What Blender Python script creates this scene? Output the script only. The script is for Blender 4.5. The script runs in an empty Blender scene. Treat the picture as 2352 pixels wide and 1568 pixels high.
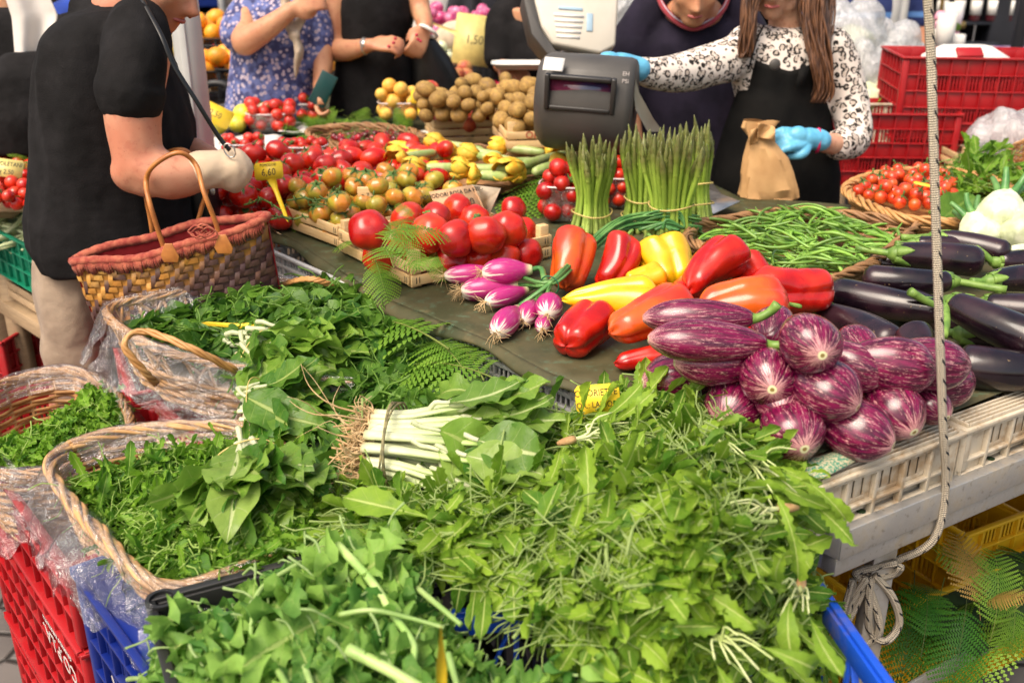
import bpy, math, random
import numpy as np
from mathutils import Vector, Matrix
R_=math.radians
# ---------------------------------------------------------------- camera, sky, sun, exposure
PITCH=R_(22); FPX=995.0; EYE=1.65
scn=bpy.context.scene
COL=scn.collection
cam_d=bpy.data.cameras.new("camera"); cam=bpy.data.objects.new("camera",cam_d); COL.objects.link(cam)
cam.location=(0,0,EYE); cam.rotation_euler=(math.pi/2-PITCH,0,0)
cam_d.sensor_width=36; cam_d.lens=36*FPX/1024; cam_d.clip_start=0.05; cam_d.clip_end=300
cam_d.dof.use_dof=True; cam_d.dof.focus_distance=1.9; cam_d.dof.aperture_fstop=4.0
scn.camera=cam
SUN_EL,SUN_AZ=R_(57),R_(-132)        # azimuth measured from +X: over the viewer's left shoulder
world=bpy.data.worlds.new("World"); scn.world=world; world.use_nodes=True
wn=world.node_tree; wn.nodes.clear()
sky=wn.nodes.new("ShaderNodeTexSky"); sky.sky_type='NISHITA'; sky.sun_disc=False
sky.sun_elevation=SUN_EL; sky.sun_rotation=math.pi/2-SUN_AZ; sky.air_density=1.0; sky.dust_density=4.0; sky.ozone_density=0.6
wb=wn.nodes.new("ShaderNodeBackground"); wb.inputs[1].default_value=0.15
wo=wn.nodes.new("ShaderNodeOutputWorld")
warm=wn.nodes.new('ShaderNodeMix'); warm.data_type='RGBA'; warm.blend_type='MULTIPLY'; warm.inputs[0].default_value=1; warm.inputs[7].default_value=(1.12,1.0,.84,1)   # added warm tint on the sky for white balance, standing in for awnings
wn.links.new(sky.outputs[0],warm.inputs[6]); wn.links.new(warm.outputs[2],wb.inputs[0]); wn.links.new(wb.outputs[0],wo.inputs[0])
sd=bpy.data.lights.new("sun",'SUN'); sd.energy=2.1; sd.angle=R_(38); sd.color=(1,0.94,0.84)
sun=bpy.data.objects.new("sun",sd); COL.objects.link(sun)
d=Vector((math.cos(SUN_EL)*math.cos(SUN_AZ),math.cos(SUN_EL)*math.sin(SUN_AZ),math.sin(SUN_EL)))
sun.rotation_euler=d.to_track_quat('Z','Y').to_euler(); sun.location=(0,0,6)
scn.view_settings.view_transform='Standard'; scn.view_settings.look='None'
scn.view_settings.exposure=0.74; scn.view_settings.gamma=1.0
scn.render.engine='CYCLES'
cy=scn.cycles; cy.use_denoising=True; cy.max_bounces=7; cy.diffuse_bounces=3; cy.glossy_bounces=3
cy.transmission_bounces=4; cy.transparent_max_bounces=12; cy.caustics_reflective=False; cy.caustics_refractive=False
cy.sample_clamp_indirect=6

# ---------------------------------------------------------------- pixel of the photo (2352 wide) -> point in the place
KPX=1024/2352
def ray(x,y):
    u=(x*KPX-512)/FPX; v=(341-y*KPX)/FPX
    return np.array((u, math.cos(PITCH)+v*math.sin(PITCH), -math.sin(PITCH)+v*math.cos(PITCH)))
def at(x,y,z):                       # point of height z
    r=ray(x,y); t=(z-EYE)/r[2]; return np.array((r[0]*t,r[1]*t,z))
def atY(x,y,Y):                      # point at distance Y
    r=ray(x,y); t=Y/r[1]; return np.array((r[0]*t,Y,EYE+r[2]*t))

rng=np.random.default_rng(7); random.seed(7)
# ---------------------------------------------------------------- materials
MATS={}
def node(nt,t,**kw):
    n=nt.nodes.new(t)
    for k,v in kw.items(): setattr(n,k,v)
    return n
class NB:
    """small shader-graph writer"""
    def __init__(s,name):
        s.m=bpy.data.materials.new(name); s.m.use_nodes=True; s.nt=s.m.node_tree; s.nt.nodes.clear()
        s.out=node(s.nt,"ShaderNodeOutputMaterial"); MATS[name]=s.m
    def l(s,a,b): s.nt.links.new(a,b)
    def val(s,sock,v):
        if hasattr(v,'is_linked') or isinstance(v,bpy.types.NodeSocket): s.l(v,sock)
        elif isinstance(v,(tuple,list)) and len(v)==3 and sock.type=='RGBA': sock.default_value=(*v,1)
        else: sock.default_value=v
    def obj(s): return node(s.nt,"ShaderNodeTexCoord").outputs['Object']
    def attr(s,name='lf'): return node(s.nt,"ShaderNodeAttribute",attribute_name=name).outputs['Vector']
    def sep(s,v):
        n=node(s.nt,"ShaderNodeSeparateXYZ"); s.l(v,n.inputs[0]); return n.outputs
    def comb(s,x,y,z):
        n=node(s.nt,"ShaderNodeCombineXYZ")
        for i,a in enumerate((x,y,z)): s.val(n.inputs[i],a)
        return n.outputs[0]
    def math(s,op,a,b=0.0,c=0.0):
        n=node(s.nt,"ShaderNodeMath",operation=op); s.val(n.inputs[0],a); s.val(n.inputs[1],b); s.val(n.inputs[2],c); return n.outputs[0]
    def vscale(s,v,sc):
        n=node(s.nt,"ShaderNodeMapping"); s.l(v,n.inputs[0]); n.inputs['Scale'].default_value=sc if isinstance(sc,(tuple,list)) else (sc,)*3; return n.outputs[0]
    def noise(s,v,scale=5,detail=3,rough=.55,dist=0):
        n=node(s.nt,"ShaderNodeTexNoise"); s.l(v,n.inputs['Vector']); n.inputs['Scale'].default_value=scale
        n.inputs['Detail'].default_value=detail; n.inputs['Roughness'].default_value=rough; n.inputs['Distortion'].default_value=dist; return n.outputs[0]
    def voro(s,v,scale=5,feature='F1',rnd=1.0):
        n=node(s.nt,"ShaderNodeTexVoronoi",feature=feature); s.l(v,n.inputs['Vector']); n.inputs['Scale'].default_value=scale
        n.inputs['Randomness'].default_value=rnd; return n.outputs
    def ramp(s,f,lo,hi,a=0.0,b=1.0):
        n=node(s.nt,"ShaderNodeMapRange",interpolation_type='SMOOTHSTEP'); s.val(n.inputs[0],f); n.inputs[1].default_value=lo; n.inputs[2].default_value=hi
        n.inputs[3].default_value=a; n.inputs[4].default_value=b; return n.outputs[0]
    def mix(s,f,a,b):
        n=node(s.nt,"ShaderNodeMix",data_type='RGBA'); s.val(n.inputs[0],f); s.val(n.inputs[6],a); s.val(n.inputs[7],b); return n.outputs[2]
    def mul(s,a,b):
        n=node(s.nt,"ShaderNodeMix",data_type='RGBA',blend_type='MULTIPLY'); n.inputs[0].default_value=1; s.val(n.inputs[6],a); s.val(n.inputs[7],b); return n.outputs[2]
    def rand(s): return node(s.nt,"ShaderNodeObjectInfo").outputs['Random']
    def bright(s,c,f):
        n=node(s.nt,"ShaderNodeHueSaturation"); s.val(n.inputs['Value'],f); s.val(n.inputs['Color'],c); return n.outputs[0]
    def bump(s,h,strength=.3,dist=.002):
        n=node(s.nt,"ShaderNodeBump"); s.l(h,n.inputs['Height']); n.inputs['Strength'].default_value=strength; n.inputs['Distance'].default_value=dist; return n.outputs[0]
    def principled(s,color,rough=.5,bump=None,metal=0,spec=.5,coat=0,sheen=0,sss=0,transm=0,emit=None,es=0,alpha=1):
        n=node(s.nt,"ShaderNodeBsdfPrincipled"); s.val(n.inputs['Base Color'],color); s.val(n.inputs['Roughness'],rough)
        s.val(n.inputs['Metallic'],metal); s.val(n.inputs['Specular IOR Level'],spec); n.inputs['Coat Weight'].default_value=coat; n.inputs['Coat Roughness'].default_value=.08
        n.inputs['Sheen Weight'].default_value=sheen; n.inputs['Transmission Weight'].default_value=transm; s.val(n.inputs['Alpha'],alpha)
        if sss: n.inputs['Subsurface Weight'].default_value=sss; n.inputs['Subsurface Radius'].default_value=(.5,.2,.1); n.inputs['Subsurface Scale'].default_value=.02
        if bump is not None: s.l(bump,n.inputs['Normal'])
        if emit is not None: s.val(n.inputs['Emission Color'],emit); n.inputs['Emission Strength'].default_value=es
        return n.outputs[0]
    def end(s,sh): s.l(sh,s.out.inputs[0]); return s.m

def plain(name,c1,c2=None,scale=30,rough=.5,bump=0,bscale=80,vary=.15,**kw):
    """colour mottled between c1 and c2, slight difference from one object to the next"""
    if name in MATS: return MATS[name]
    b=NB(name); o=b.obj(); c2=c2 or tuple(x*.8 for x in c1)
    f=b.ramp(b.noise(o,scale,4),.35,.65)
    c=b.mix(f,c1,c2)
    if vary: c=b.bright(c,b.ramp(b.rand(),0,1,1-vary,1+vary))
    bp=b.bump(b.noise(o,bscale,3),bump,.002) if bump else None
    rr=b.ramp(b.noise(o,scale*1.7,2),.2,.8,max(0.02,rough-.07),min(1,rough+.1))
    return b.end(b.principled(c,rr,bp,**kw))
# ---------------------------------------------------------------- mesh writer
def unit(v): v=np.asarray(v,float); n=np.linalg.norm(v); return v/n if n>1e-9 else v
def frames(P):
    P=np.asarray(P,float); n=len(P); T=np.gradient(P,axis=0); T/=np.linalg.norm(T,axis=1)[:,None]+1e-12
    up=np.array((0,0,1.)) if abs(T[0][2])<.9 else np.array((1.,0,0))
    U=np.zeros_like(P); u=unit(np.cross(T[0],np.cross(up,T[0])))
    for i in range(n):
        u=unit(u-T[i]*np.dot(u,T[i])); U[i]=u
    return T,U,np.cross(T,U)
def smooth_path(P,n=24):
    P=np.asarray(P,float); m=len(P)
    if m<3: t=np.linspace(0,1,n)[:,None]; return P[0]*(1-t)+P[-1]*t
    Q=np.vstack([2*P[0]-P[1],P,2*P[-1]-P[-2]]); out=[]
    for s in np.linspace(0,m-1,n):
        i=min(int(s),m-2); t=s-i; a,b,c,d_=Q[i],Q[i+1],Q[i+2],Q[i+3]
        out.append(.5*((2*b)+(c-a)*t+(2*a-5*b+4*c-d_)*t*t+(3*b-a-3*c+d_)*t**3))
    return np.array(out)
class G:
    def __init__(s): s.V=[];s.F=[];s.A=[];s.n=0
    def add(s,V,F,A=None):
        V=np.asarray(V,float); s.V.append(V); s.A.append(np.zeros((len(V),3)) if A is None else np.asarray(A,float))
        s.F.append([tuple(int(i)+s.n for i in f) for f in F] if not isinstance(F,np.ndarray) else (F+s.n).tolist()); s.n+=len(V); return s
    def box(s,c,size,M=None,A=None,taper=1.0):
        h=np.asarray(size,float)/2; V=np.array([(x,y,z) for z in(-1,1) for y in(-1,1) for x in(-1,1)],float)
        V[4:,:2]*=taper; V*=h
        if M is not None: V=V@np.asarray(M,float).T
        V+=np.asarray(c,float); F=[(0,2,3,1),(4,5,7,6),(0,1,5,4),(2,6,7,3),(0,4,6,2),(1,3,7,5)]
        return s.add(V,F,None if A is None else np.tile(A,(8,1)))
    def bar(s,a,b,w,h,up=(0,0,1),A=None):
        a=np.asarray(a,float);b=np.asarray(b,float);x=unit(b-a);y=unit(np.cross(up,x));z=np.cross(x,y)
        return s.box((a+b)/2,(np.linalg.norm(b-a),w,h),np.column_stack([x,y,z]),A)
    def tube(s,P,r,seg=8,A=None,caps=True,flat=1.0,up=None):
        P=np.asarray(P,float); n=len(P); r=np.broadcast_to(np.asarray(r,float),(n,)); T,U,B=frames(P)
        if up is not None:
            B=np.cross(T,np.asarray(up,float)); B/=np.linalg.norm(B,axis=1)[:,None]+1e-9; U=np.cross(B,T)
        a=np.arange(seg)*2*math.pi/seg; c,si=np.cos(a),np.sin(a)
        V=(P[:,None]+r[:,None,None]*(flat*c[None,:,None]*U[:,None]+si[None,:,None]*B[:,None])).reshape(-1,3)
        i=np.arange(n-1)[:,None]*seg; j=np.arange(seg)[None]; k=(j+1)%seg
        F=np.stack([i+j,i+k,i+seg+k,i+seg+j],-1).reshape(-1,4).tolist()
        if caps: F.append(tuple(range(seg-1,-1,-1))); F.append(tuple((n-1)*seg+q for q in range(seg)))
        if A is None:
            t=np.repeat(np.linspace(0,1,n),seg); A_=np.column_stack([np.tile(a/(2*math.pi),n),t,np.zeros(n*seg)])
        else: A_=np.tile(A,(n*seg,1))
        return s.add(V,F,A_)
    def lathe(s,prof,seg=24,fn=None,M=None,loc=None,A3=0.0):
        """prof: (radius, height) rows; fn(theta, v, r, z) may reshape; attribute = (cos, sin, v)"""
        prof=np.asarray(prof,float); n=len(prof); a=np.arange(seg)*2*math.pi/seg
        v=np.linspace(0,1,n); R=np.repeat(prof[:,0],seg); Z=np.repeat(prof[:,1],seg); TH=np.tile(a,n); VV=np.repeat(v,seg)
        if fn is not None: R,Z=fn(TH,VV,R,Z)
        V=np.column_stack([R*np.cos(TH),R*np.sin(TH),Z])
        if M is not None: V=V@np.asarray(M,float).T
        if loc is not None: V=V+np.asarray(loc,float)
        i=np.arange(n-1)[:,None]*seg; j=np.arange(seg)[None]; k=(j+1)%seg
        F=np.stack([i+j,i+k,i+seg+k,i+seg+j],-1).reshape(-1,4).tolist()
        if prof[0,0]>1e-5: F.append(tuple(range(seg-1,-1,-1)))
        if prof[-1,0]>1e-5: F.append(tuple((n-1)*seg+q for q in range(seg)))
        return s.add(V,F,np.column_stack([np.cos(TH),np.sin(TH),VV]))
    def sheet(s,P,thick=0):
        """P: (n,m,3) grid"""
        P=np.asarray(P,float); n,m=P.shape[:2]; i=np.arange(n-1)[:,None]*m; j=np.arange(m-1)[None]
        F=np.stack([i+j,i+j+1,i+m+j+1,i+m+j],-1).reshape(-1,4)
        u,v=np.meshgrid(np.linspace(0,1,n),np.linspace(0,1,m),indexing='ij')
        return s.add(P.reshape(-1,3),F,np.column_stack([u.ravel(),v.ravel(),u.ravel()*0]))
    def prism(s,pts,h,M=None,loc=(0,0,0)):
        """flat outline pts (x,y) given thickness h along z"""
        n=len(pts); V=np.array([(x,y,-h/2) for x,y in pts]+[(x,y,h/2) for x,y in pts],float)
        if M is not None: V=V@np.asarray(M,float).T
        V=V+np.asarray(loc,float)
        F=[tuple(range(n-1,-1,-1)),tuple(range(n,2*n))]+[(i,(i+1)%n,n+(i+1)%n,n+i) for i in range(n)]
        return s.add(V,F)
    def obj(s,name,m,parent=None,smooth=True,world=False,bevel=0,loc=None,solid=0,sub=0,angle=None):
        V=np.vstack(s.V); A=np.vstack(s.A); F=[f for b in s.F for f in b]
        if world and parent is not None:
            Mi=np.array(wm(parent).inverted()); V=V@Mi[:3,:3].T+Mi[:3,3]
        if loc is not None: V=V-np.asarray(loc,float)
        me=bpy.data.meshes.new(name)
        lens=np.array([len(f) for f in F],dtype=np.int32); flat=np.array([i for f in F for i in f],dtype=np.int32)
        me.vertices.add(len(V)); me.vertices.foreach_set("co",V.astype(np.float32).ravel())
        me.loops.add(len(flat)); me.loops.foreach_set("vertex_index",flat)
        me.polygons.add(len(F)); st=np.concatenate([[0],np.cumsum(lens)[:-1]]).astype(np.int32)
        me.polygons.foreach_set("loop_start",st); me.polygons.foreach_set("loop_total",lens)
        at_=me.attributes.new("lf",'FLOAT_VECTOR','POINT'); at_.data.foreach_set("vector",A.astype(np.float32).ravel())
        me.update(calc_edges=True); me.validate()
        if smooth: me.polygons.foreach_set("use_smooth",np.ones(len(me.polygons),dtype=bool))
        if m is not None: me.materials.append(m)
        o=bpy.data.objects.new(name,me); COL.objects.link(o)
        if parent is not None: o.parent=parent
        if loc is not None: o.location=loc
        if angle and smooth:
            try: me.set_sharp_from_angle(angle=R_(angle))
            except Exception: pass
        if bevel:
            b=o.modifiers.new("b",'BEVEL'); b.width=bevel; b.segments=2; b.limit_method='ANGLE'
        if solid:
            b=o.modifiers.new("s",'SOLIDIFY'); b.thickness=solid; b.offset=0
        if sub:
            b=o.modifiers.new("u",'SUBSURF'); b.levels=sub; b.render_levels=sub
        return o
def wm(o):
    M=o.matrix_basis.copy()
    while o.parent is not None: o=o.parent; M=o.matrix_basis@M
    return M
def tag(o,label,cat=None,group=None,kind=None):
    if label: o['label']=label
    if cat: o['category']=cat
    if group: o['group']=group
    if kind: o['kind']=kind
    return o
def thing(name,label,cat,loc=(0,0,0),rz=0,group=None):
    o=bpy.data.objects.new(name,None); COL.objects.link(o); o.empty_display_size=.05
    o.location=[float(x) for x in loc]; o.rotation_euler=(0,0,rz); return tag(o,label,cat,group)
def dup(root,label=None,parent=None):
    r=root.copy(); COL.objects.link(r)
    if parent is not None: r.parent=parent
    if label: r['label']=label
    for ch in list(root.children): dup(ch,None,r)
    return r
def put(o,loc,M=None,s=1.0):
    o.location=[float(x) for x in loc]
    if M is not None: o.rotation_euler=Matrix([[float(a) for a in r] for r in M]).to_euler()
    o.scale=(s,s,s) if not isinstance(s,(tuple,list)) else s
    return o
def axes(zdir,roll=0.0):
    """rotation whose local Z points along zdir"""
    z=unit(zdir); x=unit(np.cross((0,0,1) if abs(z[2])<.95 else (0,1,0),z)); y=np.cross(z,x)
    c,s=math.cos(roll),math.sin(roll); return np.column_stack([c*x+s*y,-s*x+c*y,z])
def dirv(az,el): az,el=R_(az),R_(el); return np.array((math.cos(el)*math.cos(az),math.cos(el)*math.sin(az),math.sin(el)))
def rrot():
    q=rng.normal(size=4); q/=np.linalg.norm(q); w,x,y,z=q
    return np.array([[1-2*(y*y+z*z),2*(x*y-z*w),2*(x*z+y*w)],[2*(x*y+z*w),1-2*(x*x+z*z),2*(y*z-x*w)],[2*(x*z-y*w),2*(y*z+x*w),1-2*(x*x+y*y)]])
def inpoly(x,y,P):
    c=False; n=len(P); j=n-1
    for i in range(n):
        xi,yi=P[i][0],P[i][1]; xj,yj=P[j][0],P[j][1]
        if (yi>y)!=(yj>y) and x<(xj-xi)*(y-yi)/(yj-yi)+xi: c=not c
        j=i
    return c
def inpoly_v(X,Y,P):
    c=np.zeros(X.shape,bool); n=len(P); j=n-1
    for i in range(n):
        xi,yi=P[i][0],P[i][1]; xj,yj=P[j][0],P[j][1]
        c^=((yi>Y)!=(yj>Y))&(X<(xj-xi)*(Y-yi)/(yj-yi+1e-12)+xi); j=i
    return c
def hashnoise(P,scale,seed=0):
    """cheap smooth noise from sines, for wrinkles and undulation"""
    r=np.random.default_rng(seed); P=np.asarray(P,float)*scale; o=np.zeros(len(P))
    for k in range(6):
        w=r.normal(size=3)*(1+.5*k); o+=np.sin(P@w+r.uniform(0,6.28))/(1+.6*k)
    return o/2.5
def text_mesh(name,body,size,m,parent,loc,rot,extr=.0006,align='CENTER',condense=1.0):
    cu=bpy.data.curves.new(name,'FONT'); cu.body=body; cu.size=size; cu.extrude=extr; cu.align_x=align; cu.align_y='CENTER'; cu.resolution_u=2
    o=bpy.data.objects.new(name,cu); COL.objects.link(o); dg=bpy.context.evaluated_depsgraph_get()
    me=bpy.data.meshes.new_from_object(o.evaluated_get(dg)); bpy.data.objects.remove(o); me.materials.clear(); me.materials.append(m)
    o=bpy.data.objects.new(name,me); COL.objects.link(o)
    if parent is not None: o.parent=parent
    o.location=loc; o.rotation_euler=rot; o.scale=(condense,1,1); return o
# ---------------------------------------------------------------- materials of the place
def leaf_mat(name,dark,light,vein,rough=.52,transl=.32,veins=7,stem=None,spec=.25,waxy=0):
    b=NB(name); a=b.attr(); s=b.sep(a); u,v,r=s[0],s[1],s[2]; au=b.math('ABSOLUTE',u); o=b.obj()
    n=b.noise(o,38,4)
    c=b.mix(b.ramp(b.math('ADD',b.math('MULTIPLY',r,.7),b.math('MULTIPLY',n,.6)),.25,1.0),dark,light)
    sv=b.math('ABSOLUTE',b.math('SINE',b.math('MULTIPLY',b.math('SUBTRACT',b.math('MULTIPLY',v,1.0),b.math('MULTIPLY',au,.16)),math.pi*veins)))
    side=b.math('MULTIPLY',b.ramp(sv,.0,.16,1,0),b.ramp(au,.75,1.0,.55,0))
    mid=b.ramp(au,.05,.13,1,0)
    vv=b.math('MAXIMUM',mid,b.math('MULTIPLY',side,.6))
    isl=b.ramp(v,-.5,-.1)
    c=b.mix(b.math('MULTIPLY',vv,.85),c,vein)
    c=b.mix(isl,b.mix(b.noise(o,60,2),stem or vein,tuple(x*.75 for x in (stem or vein))),c)
    # yellowing or brown specks on a few leaves
    sp=b.math('MULTIPLY',b.ramp(b.noise(o,160,2),.70,.78),b.ramp(r,.5,.9))
    c=b.mix(b.math('MULTIPLY',sp,.5),c,(.22,.13,.03))
    h=b.math('ADD',b.math('MULTIPLY',vv,-.7),b.math('MULTIPLY',b.noise(o,110,3),.9))
    bp=b.bump(h,.55,.003)
    p=b.principled(c,b.ramp(n,.3,.7,rough-.08,rough+.12),bp,spec=spec)
    t=node(b.nt,"ShaderNodeBsdfTranslucent"); b.l(b.bright(c,1.5),t.inputs[0])
    mx=node(b.nt,"ShaderNodeMixShader"); mx.inputs[0].default_value=transl; b.l(p,mx.inputs[1]); b.l(t.outputs[0],mx.inputs[2])
    return b.end(mx.outputs[0])
M_CHIC=leaf_mat("chicory_leaf",(.06,.165,.012),(.27,.42,.040),(.50,.60,.18),stem=(.38,.50,.17))
M_CHIC2=leaf_mat("chopped_leaf",(.045,.15,.010),(.20,.38,.030),(.34,.48,.11),stem=(.38,.54,.14))
M_TURN=leaf_mat("turnip_leaf",(.06,.18,.030),(.25,.43,.080),(.38,.50,.15),veins=5,stem=(.40,.55,.22))
M_SPIN=leaf_mat("spinach_leaf",(.028,.10,.012),(.13,.27,.03),(.16,.28,.05),rough=.4,veins=5,stem=(.17,.32,.05),spec=.35)
M_CHARD=leaf_mat("chard_leaf",(.05,.15,.016),(.20,.34,.045),(.36,.45,.13),rough=.36,veins=5,stem=(.72,.76,.50),spec=.3)
M_CHARDW=leaf_mat("chard_leaf_pale",(.10,.21,.03),(.27,.40,.08),(.55,.62,.30),rough=.36,veins=5,stem=(.78,.80,.56),spec=.3)
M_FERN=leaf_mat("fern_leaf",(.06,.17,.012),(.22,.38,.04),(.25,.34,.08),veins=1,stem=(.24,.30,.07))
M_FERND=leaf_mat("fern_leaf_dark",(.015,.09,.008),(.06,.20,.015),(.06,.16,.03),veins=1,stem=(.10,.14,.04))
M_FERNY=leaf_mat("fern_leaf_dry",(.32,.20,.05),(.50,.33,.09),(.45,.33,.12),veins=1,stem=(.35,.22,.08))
M_SALAD=leaf_mat("salad_leaf",(.05,.15,.012),(.19,.36,.03),(.35,.45,.12),stem=(.30,.46,.12))
M_GAPSHADE=plain("painted_gap_shade",(.012,.03,.006),(.02,.05,.01),30,.9,vary=0)  # near-black green: shade in gaps and holes put into the colour
def streak_aub():
    b=NB("striped_aubergine_skin"); s=b.sep(b.attr()); v=s[2]
    vec=b.comb(b.math('MULTIPLY',s[0],14.),b.math('MULTIPLY',s[1],14.),b.math('MULTIPLY',v,9.))
    oi=b.rand(); vec2=node(b.nt,"ShaderNodeVectorMath",operation='ADD'); b.l(vec,vec2.inputs[0]); b.l(b.comb(b.math('MULTIPLY',oi,31.),b.math('MULTIPLY',oi,17.),0.),vec2.inputs[1])
    vec=vec2.outputs[0]
    n1=b.noise(vec,1.1,6,.8,.3); n2=b.noise(vec,4.5,3,.7); n3=b.noise(vec,.28,2,.5)
    f=b.math('ADD',b.math('MULTIPLY',n1,.62),b.math('ADD',b.math('MULTIPLY',n2,.26),b.math('MULTIPLY',n3,.16)))
    end=b.ramp(v,.80,1.0,0,.13); f=b.math('ADD',f,end)
    m=b.ramp(f,.558,.61)
    deep=b.mix(b.ramp(b.noise(vec,.5,2),.35,.65),(.055,.002,.019),(.18,.004,.052))
    c=b.mix(b.math('MULTIPLY',m,.88),deep,b.mix(n3,(.74,.44,.34),(.60,.26,.32)))
    cap=b.ramp(v,.935,.955); c=b.mix(cap,c,(.75,.72,.42)); dot=b.ramp(v,.968,.978); c=b.mix(dot,c,(.28,.20,.06))
    return b.end(b.principled(c,.24,b.bump(n2,.12,.001),coat=.35,spec=.5))
M_STRIPE=streak_aub()
def dark_aub():
    b=NB("dark_aubergine_skin"); o=b.obj(); n=b.noise(o,14,3)
    c=b.mix(b.ramp(n,.35,.75),(.006,.003,.006),(.030,.010,.016)); sp=b.ramp(b.noise(o,120,1),.74,.78)
    c=b.mix(b.math('MULTIPLY',sp,.5),c,(.25,.17,.08))
    return b.end(b.principled(c,b.ramp(n,.3,.7,.16,.34),b.bump(b.noise(o,30,3),.08,.002),coat=.25,spec=.5))
M_AUB=dark_aub()
def fruit(name,c1,c2,c3=None,rough=.27,coat=.2,scale=12,bump=.05,lo=.4,hi=.62,vshade=0,sss=0,vary=.12):
    b=NB(name); o=b.obj(); s=b.sep(b.attr()); n=b.noise(o,scale,3)
    ri=node(b.nt,"ShaderNodeVectorMath",operation='ADD')
    c=b.mix(b.ramp(n,lo,hi),c1,c2)
    if c3: c=b.mix(b.ramp(s[2],.72,1.0,0,.85),c,c3)
    c=b.bright(c,b.ramp(b.rand(),0,1,1-vary,1+vary)); c=b.bright(c,b.ramp(b.noise(o,scale*2.3,4,.6),.3,.7,.82,1.10))
    sc=b.math('MULTIPLY',b.ramp(b.noise(b.vscale(o,(1,1,.3)),scale*3.1,3,.5,.6),.66,.70),.28); c=b.mix(sc,c,tuple(x*.45+.06 for x in c1))
    sp=b.ramp(b.noise(o,260,1),.76,.8); c=b.mix(b.math('MULTIPLY',sp,.25),c,tuple(x*.5+.2 for x in c1))
    return b.end(b.principled(c,b.ramp(n,.3,.7,rough*.8,rough*1.5),b.bump(b.noise(o,scale*4,3),bump,.003),coat=coat,sss=sss))
M_TOM=fruit("tomato_skin",(.52,.010,.005),(.60,.032,.008),(.52,.07,.014))
M_TOMD=fruit("tomato_skin_deep",(.38,.006,.006),(.50,.016,.008))
M_TOMG=fruit("half_ripe_tomato_skin",(.60,.22,.03),(.36,.30,.03),(.14,.19,.02),scale=16)
M_TOMO=fruit("orange_cherry_tomato_skin",(.54,.035,.010),(.64,.10,.015),scale=25)
M_PRED=fruit("red_pepper_skin",(.46,.005,.004),(.58,.020,.006),rough=.24,coat=.3)
M_PORG=fruit("orange_red_pepper_skin",(.72,.11,.012),(.66,.035,.012),rough=.24,coat=.3,scale=9)
M_PYEL=fruit("yellow_pepper_skin",(.82,.52,.006),(.78,.40,.006),rough=.26,coat=.3,scale=8)
M_KIWI=fruit("kiwi_skin",(.30,.175,.045),(.40,.25,.075),rough=.7,coat=0,scale=40,bump=.3)
M_PEACH=fruit("peach_skin",(.62,.12,.06),(.72,.36,.12),rough=.55,coat=0,scale=18)
M_PLUM=fruit("nectarine_skin",(.46,.015,.025),(.62,.12,.04),rough=.25,scale=20)
M_APRI=fruit("apricot_skin",(.80,.40,.05),(.82,.50,.10),rough=.5,coat=0,scale=20)
M_CHER=fruit("cherry_skin",(.16,.004,.015),(.35,.01,.02),rough=.12,vary=.5)
M_STRAW=fruit("strawberry_skin",(.58,.018,.012),(.66,.05,.02),rough=.3,scale=60,bump=.5)
M_ORNG=fruit("orange_peel",(.80,.30,.015),(.84,.38,.02),rough=.4,scale=60,bump=.3,coat=.1)
M_GRAPE=fruit("grape_skin",(.42,.015,.03),(.30,.01,.03),rough=.25)
M_ONIR=fruit("red_onion_skin",(.48,.04,.16),(.62,.20,.34),rough=.3,scale=20)
M_FEN=fruit("fennel_bulb_skin",(.60,.66,.40),(.72,.74,.55),rough=.35,coat=.1,scale=20)
M_CAUL=plain("cauliflower_curd",(.74,.72,.56),(.62,.60,.42),60,.7,bump=1,bscale=60)
M_LEMON=fruit("lemon_peel",(.80,.68,.04),(.72,.70,.10),rough=.4,scale=60,bump=.3)
def onion():
    b=NB("spring_onion_bulb_skin"); s=b.sep(b.attr()); v=s[2]
    vec=b.comb(b.math('MULTIPLY',s[0],4.),b.math('MULTIPLY',s[1],4.),b.math('MULTIPLY',v,1.6)); n=b.noise(vec,1.6,4,.6)
    f=b.ramp(b.math('ADD',n,b.ramp(v,0,.45,-.22,.16)),.40,.56)
    c=b.mix(f,(.78,.70,.60),(.40,.018,.16)); c=b.mix(b.ramp(v,.82,1),c,(.55,.62,.30))
    c=b.mix(b.ramp(b.noise(vec,5,2),.62,.7,0,.4),c,(.45,.30,.18))
    return b.end(b.principled(c,.3,b.bump(n,.1,.001),coat=.15))
M_ONION=onion()
M_ONGREEN=plain("onion_green",(.05,.17,.04),(.14,.30,.08),18,.4)
M_ROOT=plain("fine_root",(.62,.45,.24),(.50,.33,.15),60,.7)
M_ROOTD=plain("thick_root",(.40,.22,.09),(.56,.36,.17),70,.75,bump=.6,bscale=140)
def chstem():
    b=NB("chard_stalk"); s=b.sep(b.attr()); o=b.obj(); n=b.noise(b.vscale(o,(1,1,1)),60,3); c=b.mix(b.ramp(s[1],.1,1.0),(.62,.64,.42),(.34,.48,.14)); c=b.mix(b.ramp(s[1],0,.06,.6,0),c,(.40,.28,.14)); c=b.mix(b.ramp(n,.45,.7,0,.35),c,(.40,.52,.20))
    return b.end(b.principled(c,.38,b.bump(n,.25,.002),spec=.3))
M_CHSTEM=chstem()
M_STALK=plain("green_stalk",(.38,.52,.18),(.24,.40,.10),20,.4)
M_STEMG=plain("calyx_green",(.10,.20,.03),(.20,.33,.06),35,.5,bump=.4,bscale=90)
M_TOMST=plain("tomato_calyx",(.06,.13,.02),(.12,.20,.04),50,.6)
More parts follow.
